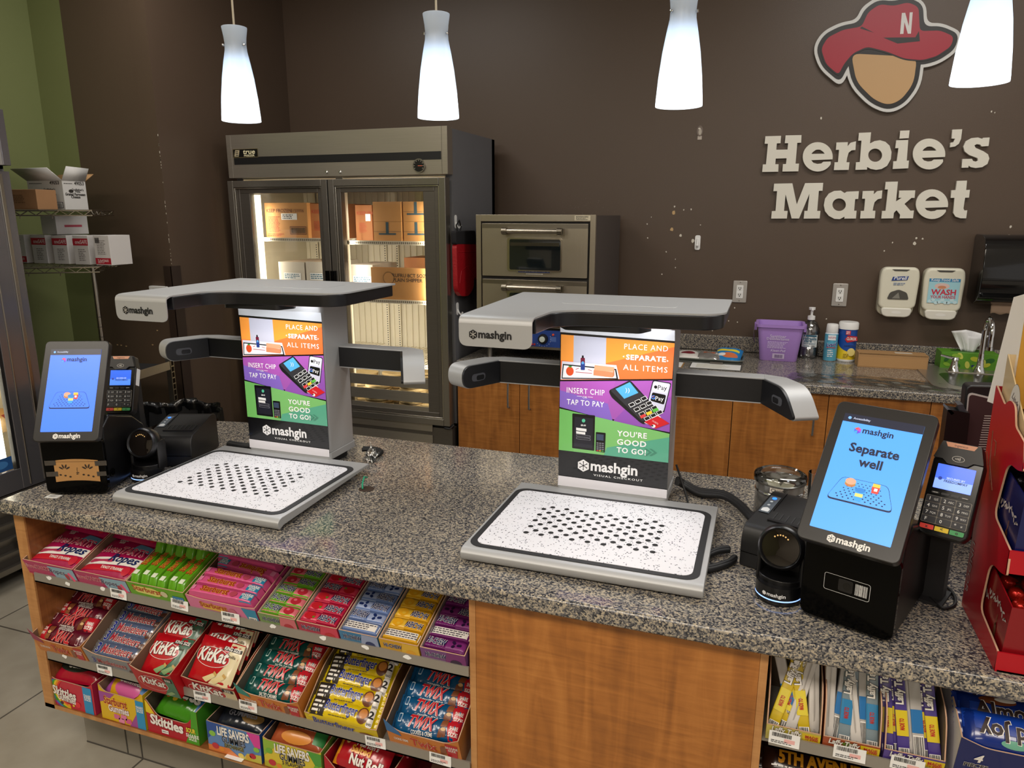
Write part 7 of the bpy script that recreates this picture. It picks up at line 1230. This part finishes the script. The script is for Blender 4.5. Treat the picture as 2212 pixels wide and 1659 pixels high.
TL = C_('#0b4a46', .2); pack_mesh('twg', 'caramel_bar', .158, .048, .016, 'bar', TL, None, twixdeco('#0b4a46', 'SALTED CARAMEL', '#bcd8d0'), 3)
tray('candy_box', 'orange caramel bar box with a teal corner in the middle of the shelf', 2, -1.118, -.940, .32, .060, .078, .092, C_('#cf7d33', .4), M('#5c5a50', .7), traydeco_twix('#1f8a80', 'SALTED CARAMEL'), side=C_('#cf7d33', .4))
bars('twg', 'caramel_bar', 2, -1.030, .006, .042, .035, .007, 22, 7, ('teal foil caramel bar', 'teal-cornered orange bar box'), 'teal caramel bars')
def btd(m, w, h): m.rect(-w*.5, h*.10, -w*.24, h*.90, M('#2a221c'), .0004); lines(m, -w*.44, h*.2, -w*.27, h*.8, 3, WH_, .0008); m.text('Butterfinger', .0, h*.42, .030, C_('#1c2f8a'), .0018, b=.022, rot=-2, out=WH_, ob=.02, fw=w*.50); lines(m, -w*.16, h*.18, w*.14, h*.26, 1, M('#6a5a1a'), .0008); m.poly(el(w*.34, h*.5, w*.085, h*.36, 16), C_('#6a3a20'), .0008); m.poly(el(w*.345, h*.58, w*.06, h*.22, 14), C_('#c8803a'), .0012); m.poly(fillet([(w*.41, h*.08), (w*.485, h*.08), (w*.485, h*.92), (w*.41, h*.92)], .004), WH_, .0010); m.text('2', w*.45, h*.46, .022, M('#1a1a1a'), .0014, b=.03); m.text('BARS', w*.45, h*.16, .007, M('#1a1a1a'), .0014, b=.02, maxw=w*.06)
YB = C_('#d8bc10', .22); pack_mesh('btf', 'peanut_bar', .168, .049, .018, 'bar', YB, None, btd, 2)
def d_bt(m, w, h): m.text('Butterfinger', -w*.10, h*.52, .026, C_('#1c2f8a'), .0012, b=.025, rot=-1, out=WH_, ob=.015, fw=w*.58); m.poly(el(w*.34, h*.42, w*.12, h*.25, 14), C_('#7a4224'), .001); barcode(m, w*.42, .004, w*.49, h*.5, M('#2a2a2a'), .001)
tray('candy_box', 'yellow peanut bar box on the middle shelf', 2, -.935, -.742, .32, .040, .046, .085, C_('#dcc01a', .4), M('#6e5a40', .7), d_bt, side=C_('#8a6a3a', .6))
bars('btf', 'peanut_bar', 2, -.842, .000, .034, .036, .0075, 20, 7, ('yellow peanut bar', 'yellow bar box'), 'yellow peanut bars', w=.168)
BF = C_('#0f4f7c', .18); pack_mesh('twb', 'caramel_bar', .158, .048, .016, 'bar', BF, None, twixdeco('#0f4f7c', 'COOKIES & CREME', '#bcd0e0'), 3)
tray('candy_box', 'orange caramel bar box with a blue corner against the wood panel', 2, -.716, -.538, .32, .064, .084, .100, C_('#cf7d33', .4), M('#5c5650', .7), traydeco_twix('#2a6fae', 'COOKIES CREME'), side=C_('#a86a30', .5))
bars('twb', 'caramel_bar', 2, -.628, .008, .046, .034, .0072, 23, 8, ('blue foil caramel bar', 'blue-cornered orange bar box'), 'blue caramel bars')
# --- bottom board
def bagput(key, name, x, y, z, a, r, label, group): put(key, name, SH(3, x, y, z)@rx(a)@rz(r), label, 'candy bag', group)
def rainbow(m, cx, cz, r0, s=1, w=None, lo=None):
    for k, h in enumerate(('#8a2a8a', '#2a7ab8', '#3fa03a', '#e8c822', '#e8861e', '#d82a2a')): m.poly([(max(-w/2 if w else -9, cx+r*math.cos(math.radians(t))), min(lo or 9, cz+r*.8*math.sin(math.radians(t)))) for r, T_ in ((r0-k*.006, range(100, 261, 10)), (r0-k*.006-.006, range(260, 99, -10))) for t in T_], C_(h), .0006+k*.00005)
def d_sg(m, w, h): rainbow(m, w*.02, h*.62, w*.52, w=w, lo=h); m.text('Skittles', -w*.16, h*.42, .036, WH_, .0014, b=.03, rot=-4, out=M('#6a1020'), maxw=w*.52); m.text('Gummies', -w*.12, h*.24, .028, WH_, .0014, b=.025, rot=-4, out=M('#6a1020'), maxw=w*.40); m.rect(w*.27, 0, w*.46, h, C_('#2a8fc4'), .0008); m.text('SHARE', w*.365, h*.62, .013, WH_, .0012, b=.02, maxw=w*.15); m.text('SIZE', w*.365, h*.50, .013, WH_, .0012, b=.02); [m.poly(el(w*x, h*z, r, r*.9, 12), C_(c), .0011) for x, z, r, c in ((.12, .22, .010, '#e02a3a'), (-.36, .22, .005, '#3f8a2a'), (-.24, .14, .006, '#4a1030'), (-.08, .10, .005, '#e0a01e'), (.02, .14, .004, '#e8c83a'))]
def bg_sg(m, w, h): m.poly(el(-.005, h*.31, w*.40, h*.19, 24), M('#20281e'), .0008); m.text('Skittles', 0, h*.32, .028, WH_, .0016, b=.03, fw=w*.58); m.text('Gummies', .01, h*.19, .026, WH_, .0016, b=.03, fw=w*.52); m.poly(rr(-w*.46, h*.6, -w*.34, h*.78, .004), C_('#d8a8b0'), .0008); [m.poly(el(w*x, h*z, .009, n=12), C_('#c8304a'), .0012) for x, z in ((.3, .56), (.05, .58), (-.25, .6))]
pack_mesh('skg', 'gummy_bag', .150, .15, .028, 'bag', C_('#a3122c', .22), None, bg_sg, 2)
tray('gummy_box', 'red gummy box with a rainbow at the left end of the bottom shelf', 3, -1.782, -1.616, .26, .080, .096, .100, C_('#c02a3e', .4), CARDI, d_sg, cut=.12, side=C_('#a81e48', .4), cat='gummy box')
bagput('skg', 'gummy_bag', -1.70, .012, .070, 20, 6, 'red gummy bag at the front of the rainbow gummy box', 'red gummy bags'); bagput('skg', 'gummy_bag', -1.69, .10, .075, 24, -4, 'red gummy bag at the back of the rainbow gummy box', 'red gummy bags')
def d_sbg(m, w, h): m.poly([(-w/2, h), (-w*.14, h), (-w*.3, h*.74), (-w/2, h*.6)], C_('#a04a98'), .0006); m.poly([(w*.14, 0), (w*.32, h*.5), (w*.32, 0)], C_('#a04a98'), .0006); m.poly(fillet([(-w*.42, h*.52), (w*.08, h*.50), (w*.12, h*.80), (-w*.38, h*.82)], .012), C_('#e8a82a'), .0008); m.text('Starburst', -w*.14, h*.60, .032, C_('#a5281c'), .0012, b=.025, out=C_('#f2d060'), maxw=w*.52); m.text('Gummies', -w*.08, h*.36, .029, WH_, .0012, b=.025, out=M('#9a3a7a'), maxw=w*.46); [m.poly(rr(x*w-.010, z*h-.007, x*w+.010, z*h+.007, .003), C_(c), .0010) for x, z, c in ((-.14, .2, '#d86a98'), (.02, .24, '#e07aa8'), (.12, .14, '#d85a90'), (-.04, .10, '#e88ab0'))]; m.rect(w*.32, 0, w*.5, h, C_('#2a8fc4'), .0008); m.text('SHARE', w*.41, h*.72, .012, WH_, .0012, b=.02, maxw=w*.15); m.text('SIZE', w*.41, h*.60, .012, WH_, .0012, b=.02)
def bg_sbg(m, w, h): m.text('Starburst', 0, h*.36, .030, C_('#8a2018'), .0014, b=.03, fw=w*.66); m.text('Gummies', .01, h*.18, .028, WH_, .0014, b=.03, out=M('#9a3a7a'), maxw=w*.55); m.poly(el(.01, h*.1, w*.3, h*.12), C_('#cc5a96'), .0006); m.rect(w*.36, h*.1, w*.48, h*.6, C_('#1f6fae'), .0006)
pack_mesh('sbg', 'gummy_bag', .140, .15, .026, 'bag', C_('#d6a01e', .22), [(.16, C_('#a04a98', .22)), (1.1, C_('#d6a01e', .22))], bg_sbg, 2)
tray('gummy_box', 'yellow gummy box with purple corners on the bottom shelf', 3, -1.597, -1.442, .26, .084, .104, .108, C_('#dcb41e', .4), CARDI, d_sbg, cut=.12, cat='gummy box')
bagput('sbg', 'gummy_bag', -1.522, .010, .072, 22, -3, 'yellow gummy bag at the front of the yellow gummy box', 'yellow gummy bags'); bagput('sbg', 'gummy_bag', -1.515, .09, .075, 28, 4, 'yellow gummy bag behind the front one in the yellow gummy box', 'yellow gummy bags')
def d_ss(m, w, h): hh = h/.55; m.poly([(w*.24, 0), (w*.5, 0), (w*.5, hh), (w*.40, hh), (w*.36, h*.8)], C_('#4a9a22'), .0006); m.poly([(-w/2, h*1.75), (-w*.47, h*1.7), (-w*.3, h*.98), (-w*.5, h*1.1)], C_('#e8c822'), .0007); m.text('Skittles', -w*.11, h*.50, .040, WH_, .0014, b=.04, rot=-3, out=M('#7a1020'), maxw=w*.64); m.text('SOUR', w*.36, h*.62, .018, C_('#e8d03a'), .0014, b=.05, out=M('#20301a'), maxw=w*.18); m.text('SHARE', w*.38, h*.36, .014, WH_, .0012, b=.02); m.text('SIZE', w*.38, h*.20, .014, WH_, .0012, b=.02); sticker(m, -w*.22, h*.16)
def bg_ss(m, w, h): m.text('Skittles', -.004, h*.30, .042, WH_, .0018, b=.035, rot=-4, out=M('#20301a'), maxw=w*.82); m.text('SOUR', .02, h*.70, .016, C_('#e8d03a'), .0016, b=.04, out=M('#20301a')); [m.poly(el(w*x, h*z, .008, .006, 10), C_(c), .0012) for x, z, c in ((-.3, .28, '#e07a2a'), (-.12, .25, '#d8b82a'), (.08, .3, '#d83a2a'), (.22, .26, '#2a7a3a'), (-.2, .38, '#7a2a4a'), (.0, .36, '#e8863a'))]; m.rect(w*.36, h*.1, w*.48, h*.9, C_('#1f6fae'), .0006)
pack_mesh('sks', 'sour_candy_bag', .146, .15, .026, 'bag', C_('#3f861a', .22), None, bg_ss, 2)
tray('sour_candy_box', 'green and red sour candy box on the bottom shelf', 3, -1.438, -1.268, .26, .054, .098, .110, C_('#b0182a', .4), M('#4a4034', .7), d_ss, cut=.22, side=C_('#3f8a1e', .4), cat='candy box')
bagput('sks', 'sour_candy_bag', -1.352, .010, .050, 26, -3, 'green sour candy bag at the front of the sour candy box', 'sour candy bags'); bagput('sks', 'sour_candy_bag', -1.345, .09, .065, 26, 5, 'green sour candy bag at the back of the sour candy box', 'sour candy bags')
def d_ls(cols, name):
    def d(m, w, h):
        for k in range(14): a0, a1 = math.radians(25.7*k), math.radians(25.7*k+12); m.poly([(max(-w/2, min(w/2, w*.0+r*math.cos(a))), max(0, min(h, h*.72+r*math.sin(a)))) for r, a in ((.005, a0), (.2, a0), (.2, a1), (.005, a1))], C_(cols[0]), .0004) if 0 else None
        m.poly([(-w/2, h), (-w*.2, h), (-w/2, h*.4)], C_(cols[1]), .0006); m.poly([(w/2, h), (w*.26, h), (w*.40, h*.5), (w/2, h*.55)], C_(cols[2]), .0006); m.poly([(-w/2, 0), (w*.1, 0), (-w*.1, h*.24), (-w/2, h*.2)], C_(cols[3]), .0006); m.poly([(w*.14, 0), (w/2, 0), (w/2, h*.3), (w*.24, h*.24)], C_(cols[4]), .0006)
        m.text('LIFE SAVERS', .0, h*.64, .034, WH_, .0014, b=.035, out=M('#1c2a4a'), ob=.02, fw=w*.60); m.text('GUMMIES', .0, h*.42, .026, M('#1c2430'), .0014, b=.02, out=WH_, ob=.02, fw=w*.44); m.text(name, .0, h*.26, .015, M('#2a2a2a'), .0014, b=.03, out=C_('#e8d860'), maxw=w*.36)
        [m.poly(el(w*x, h*z, r, r*.8, 12), C_(c), .001) for x, z, r, c in ((-.4, .62, .010, cols[5]), (-.36, .2, .011, '#c0303a'), (-.24, .14, .008, '#e08a2a'), (.34, .2, .010, '#b82438'), (.26, .12, .009, '#d8a83a'), (.42, .46, .009, cols[5]), (.12, .1, .009, '#e0c85a'))]
    return d
pack_mesh('lsa', 'gummy_bag', .150, .13, .024, 'bag', C_('#20242e', .2), None, lambda m, w, h: (m.text('LIFE SAVERS', 0, h*.42, .024, C_('#9a9aa8'), .0014, b=.03, maxw=w*.7), m.text('GUMMIES', 0, h*.28, .02, C_('#8a8a98'), .001, b=.03), m.poly(el(.03, h*.3, w*.2, h*.12), C_('#8a6a3a'), .0008)), 2)
tray('gummy_box', 'blue and white ring gummy box on the bottom shelf', 3, -1.242, -1.078, .26, .082, .084, .090, C_('#5f86bc', .4), M('#3a342e', .7), d_ls(('#fff', '#2a4f9a', '#d8409a', '#d87a3a', '#c8c050', '#8ac04a'), 'EXCHANGE'), cut=.06, side=C_('#2a4f9a', .4), cat='gummy box')
bagput('lsa', 'gummy_bag', -1.160, .015, .048, 24, 3, 'dark gummy bag in the blue ring gummy box', 'dark ring gummy bags'); bagput('lsa', 'gummy_bag', -1.155, .10, .052, 26, -4, 'dark gummy bag at the back of the blue ring gummy box', 'dark ring gummy bags')
pack_mesh('lsb', 'gummy_bag', .150, .14, .026, 'bag', C_('#a8502e', .22), None, lambda m, w, h: (m.text('LIFE SAVERS', 0, h*.46, .026, WH_, .0014, b=.03, out=M('#1c2430'), maxw=w*.74), m.text('GUMMIES', 0, h*.30, .022, M('#1c2430'), .001, b=.03, out=WH_), m.poly(el(.0, h*.14, w*.28, h*.1), C_('#d88a3a'), .0008), m.rect(w*.3, h*.1, w*.48, h*.8, C_('#2a7a3a'), .0006)), 2)
tray('gummy_box', 'green and yellow ring gummy box on the bottom shelf', 3, -1.072, -.904, .26, .076, .082, .092, C_('#d8c23a', .4), M('#4a4034', .7), d_ls(('#fff', '#8fb43a', '#4f9a3a', '#b8b030', '#c86a50', '#6fae3a'), '5 FLAVORS'), cut=.06, side=C_('#6f9a3a', .4), cat='gummy box')
bagput('lsb', 'gummy_bag', -.988, .012, .056, 24, 2, 'orange ring gummy bag in the green and yellow gummy box', 'orange ring gummy bags')
def snr(m, w, h): m.rect(-w*.5, 0, -w*.40, h, C_('#d88a1e'), .0004); m.rect(-w*.28, h*.62, w*.42, h*.82, WH_, .0008); m.text('150', -w*.22, h*.66, .014, M('#1a1a1a'), .0011, b=.03); lines(m, -w*.1, h*.64, w*.40, h*.80, 3, M('#55504a'), .0011); m.text("Pearson's", w*.08, h*.42, .015, WH_, .0012, b=.02, sh=.2); m.text('Salted', .0, h*.28, .022, C_('#e8a01e'), .0012, b=.04); m.text('Nut Roll', .02, h*.08, .028, WH_, .0012, b=.04, out=M('#5a0a12'), maxw=w*.6); m.poly(el(-w*.3, h*.48, .007, .009, 10), C_('#d8b070'), .001)
pack_mesh('snr', 'nut_roll_bag', .140, .115, .026, 'bag', C_('#b01424', .22), [(.08, C_('#d88a1e', .22)), (1.1, C_('#b01424', .22))], snr, 2)
tray('candy_box', 'red nut roll box at the lower edge of the view on the bottom shelf', 3, -.899, -.716, .26, .040, .078, .078, C_('#b01828', .4), M('#a81828', .5), None, cut=.2, cat='candy box')
for k in range(2): bagput('snr', 'nut_roll_bag', -.812+k*.03, .006+.062*k, .050+.012*k, 34, -4+6*k, ['red salted nut roll bag at the front of the nut roll box', 'red salted nut roll bag behind the front one'][k], 'nut roll bags')
pack_mesh('drk', 'chocolate_pouch', .145, .11, .022, 'bag', C_('#4a0f14', .2), None, lambda m, w, h: (m.rect(-w*.2, h*.5, w*.4, h*.7, C_('#7a5a4a'), .0006), m.text('CHOCOLATE', .0, h*.3, .018, C_('#b89a7a'), .001, b=.02)), 2)
bagput('drk', 'chocolate_pouch', -.62, .03, .004, 30, 4, 'dark red chocolate pouch at the right end of the bottom shelf', 'dark pouches')
# --- right bay: taffy ropes and coconut bars
ROW[4] = (.693, 12.); ROW[5] = (.560, 12.)
def d_lt(c2, tcol):
    def d(m, w, h): m.poly([(w*.16, h*.92), (w/2, h*.92), (w/2, 0), (w*.2, 0)], C_('#dcc01c'), .0006); m.text('MADE', w*.34, h*.66, .008, C_('#b8281c'), .001, b=.03); m.text('TO SHARE', w*.34, h*.52, .008, C_('#b8281c'), .001, b=.04, maxw=w*.24); m.text('Laffy Taffy', -w*.13, h*.66, .0165, WH_, .0012, b=.03, sh=.1, rot=-1, out=M('#2a1a14'), ob=.035, fw=w*.54); m.poly(el(-w*.04, h*.78, w*.12, h*.14, 12), C_(c2), .0009)
    return d
def rope(key, base, c2, txt): 
    def d(m, w, h): m.rect(-w*.45, h*.20, w*.45, h*.42, C_(c2), .0004); m.text('MADE TO', .003, h*.30, .010, C_('#b8281c'), .001, b=.04, rot=90, maxw=h*.1); m.text('Laffy Taffy', .004, h*.62, .017, WH_, .001, b=.04, rot=90, out=M('#1a1412'), ob=.05, maxw=h*.3); m.rect(-w*.4, h*.02, w*.4, h*.10, WH_, .0004); barcode(m, -w*.36, h*.025, w*.36, h*.095, M('#222222'), .0007, 3)
    pack_mesh(key, 'taffy_rope', .021, .19, .010, 'stick', C_(base, .25), None, d, 1)
rope('ty', '#cdb020', '#e0cc3a', 'BANANA'); rope('tm', '#7a8a92', '#2a7fb0', 'MYSTERY'); rope('tp', '#4a3a86', '#d8c020', 'GRAPE')
pack_mesh('tw', 'taffy_rope', .019, .19, .010, 'stick', C_('#cfcac4', .35), None, lambda m, w, h: m.rect(-.001, h*.02, .001, h*.98, C_('#a8a29c'), .0004), 1)
pack_mesh('tb', 'taffy_rope', .020, .19, .010, 'stick', C_('#b8b4b0', .3), None, lambda m, w, h: (m.rect(-w*.45, h*.25, w*.45, h*.45, C_('#1f6fae'), .0004), m.rect(-w*.4, h*.03, w*.4, h*.23, WH_, .0004), barcode(m, -w*.36, h*.04, w*.36, h*.22, M('#222222'), .0007, 3)), 1)
for (x0, x1, out, c2, nm, seq, tilts) in ((.062, .156, '#cbbd62', '#b8a83a', 'yellow banana', ('ty', 'ty', 'tw', 'tb', 'ty', 'tw'), (16, 14, 14, -16, -10, -3)), (.157, .251, '#a8502e', '#5f7a2a', 'rainbow', ('tw', 'tb', 'tm', 'tm', 'tw', 'tb', 'tm'), (0, 6, 3, 0, -8, -3, -2)), (.254, .350, '#5a4694', '#3a2a5a', 'purple grape', ('tp', 'tp', 'tp', 'tw', 'tb', 'tp', 'tp'), (-4, -6, -6, -6, -6, -6, -7))):
    w = x1-x0; tray('taffy_box', f'{nm} taffy rope box on the right candy shelf', 4, x0, x1, .12, .036, .036, .10, C_(out, .4), M('#6a5a48', .7), d_lt(c2, 0), side=C_(out, .4), cat='candy box')
    for k, s in enumerate(seq): put(s, 'taffy_rope', SH(4, x0+.011+(w-.022)*k/(len(seq)-1), .012+.006*(k % 2), .010)@rx(52)@Matrix.Rotation(math.radians(-tilts[k]), 4, 'Z')@Matrix.Rotation(math.radians(-6+4*(k % 3)), 4, 'Y'), f'{dict(ty="yellow", tw="white-backed", tb="barcoded", tm="grey", tp="purple")[s]} taffy rope, {ordn(k)} from the left in the {nm} taffy box', 'taffy rope', f'taffy ropes in the {nm} box')
def ajd(m, w, h): m.poly([(-w/2, h*.1), (w/2, h*.0), (w/2, h*.5), (-w/2, h*.75)], C_('#0f3a9a'), .0004); m.text('Almond Joy', .0, h*.36, .036, M('#2a1410'), .0018, b=.03, out=WH_, ob=.02, fw=w*.80); m.poly(el(-w*.22, h*.82, w*.14, h*.12), C_('#7a4020'), .0008); m.poly(el(-w*.16, h*.86, w*.08, h*.07), WH_, .001); m.poly(el(.03, h*.8, w*.1, h*.1), C_('#6aa890'), .0006)
pack_mesh('aj', 'coconut_bar', .20, .062, .018, 'bar', C_('#0c2a7a', .2), None, ajd, 1)
def d_aj(m, w, h): m.text('4', -w*.36, h*.62, .024, WH_, .001, b=.03, sh=.2); m.text('PIECES', -w*.36, h*.46, .012, M('#1a1a1a'), .001, b=.02, out=WH_); m.text('Almond Joy', .02, h*.10, .034, M('#2a1410'), .0012, b=.05, out=WH_, ob=.03, maxw=w*.9); sticker(m, -w*.42, h*.26)
tray('coconut_bar_box', 'navy coconut bar box with torn white flaps on the right candy shelf', 4, .360, .575, .16, .085, .100, .105, C_('#131f5e', .4), M('#cfc8c0', .6), d_aj, side=M('#d6d0c8', .6), cat='candy box')
for k in range(4): put('aj', 'coconut_bar', SH(4, .470, .006+.034*k, .074+.006*k)@rx(30)@(tr(0, .062, 0)@rz(180) if k == 0 else rz((0, 2, -1, 1)[k])), f'blue coconut bar, {ordn(k)} from the front in the navy coconut bar box', 'candy bar', 'coconut bars on the right shelf')
mb = MB(tr(0, 1.2245, .560)@rx(12)); mb.box(.0575, 1.19, 0, .30, -.003, -.0004, LIP); mb.X = Matrix.Identity(4); mb.box(.058, 1.19, 1.217, 1.2205, .552, .575, LIP); mb.build('shelf', T0 if 0 else bpy.data.objects['checkout_counter'])
def d_5(m, w, h): m.text('5TH AVENUE', .0, h*.42, .034, C_('#d8941e'), .0012, b=.05, maxw=w*.72); lines(m, -w*.42, h*.24, w*.2, h*.34, 1, WH_, .0008); m.poly([(w*.34, 0), (w*.5, 0), (w*.5, h), (w*.38, h)], C_('#d8b81e'), .0006)
pack_mesh('fa', 'peanut_crunch_bar', .20, .052, .018, 'bar', C_('#2a1410', .2), None, d_5, 1)
for k in range(3): put('fa', 'peanut_crunch_bar', SH(5, .165, .004+.042*k, .002+.012*k)@rx(26), f'dark brown crunch bar with orange letters, {ordn(k)} from the front under the taffy boxes', 'candy bar', 'dark crunch bars on the lower right shelf')
for k in range(2): put('drk', 'chocolate_pouch', SH(5, .36, .012+.06*k, .002+.008*k)@rx(28), ['dark red pouch under the purple taffy box, front one', 'dark red pouch under the purple taffy box, back one'][k], 'candy bag', 'dark pouches on the lower right shelf')
for k_, o_ in _pk.items():
    if k_ not in _first: bpy.data.objects.remove(o_)
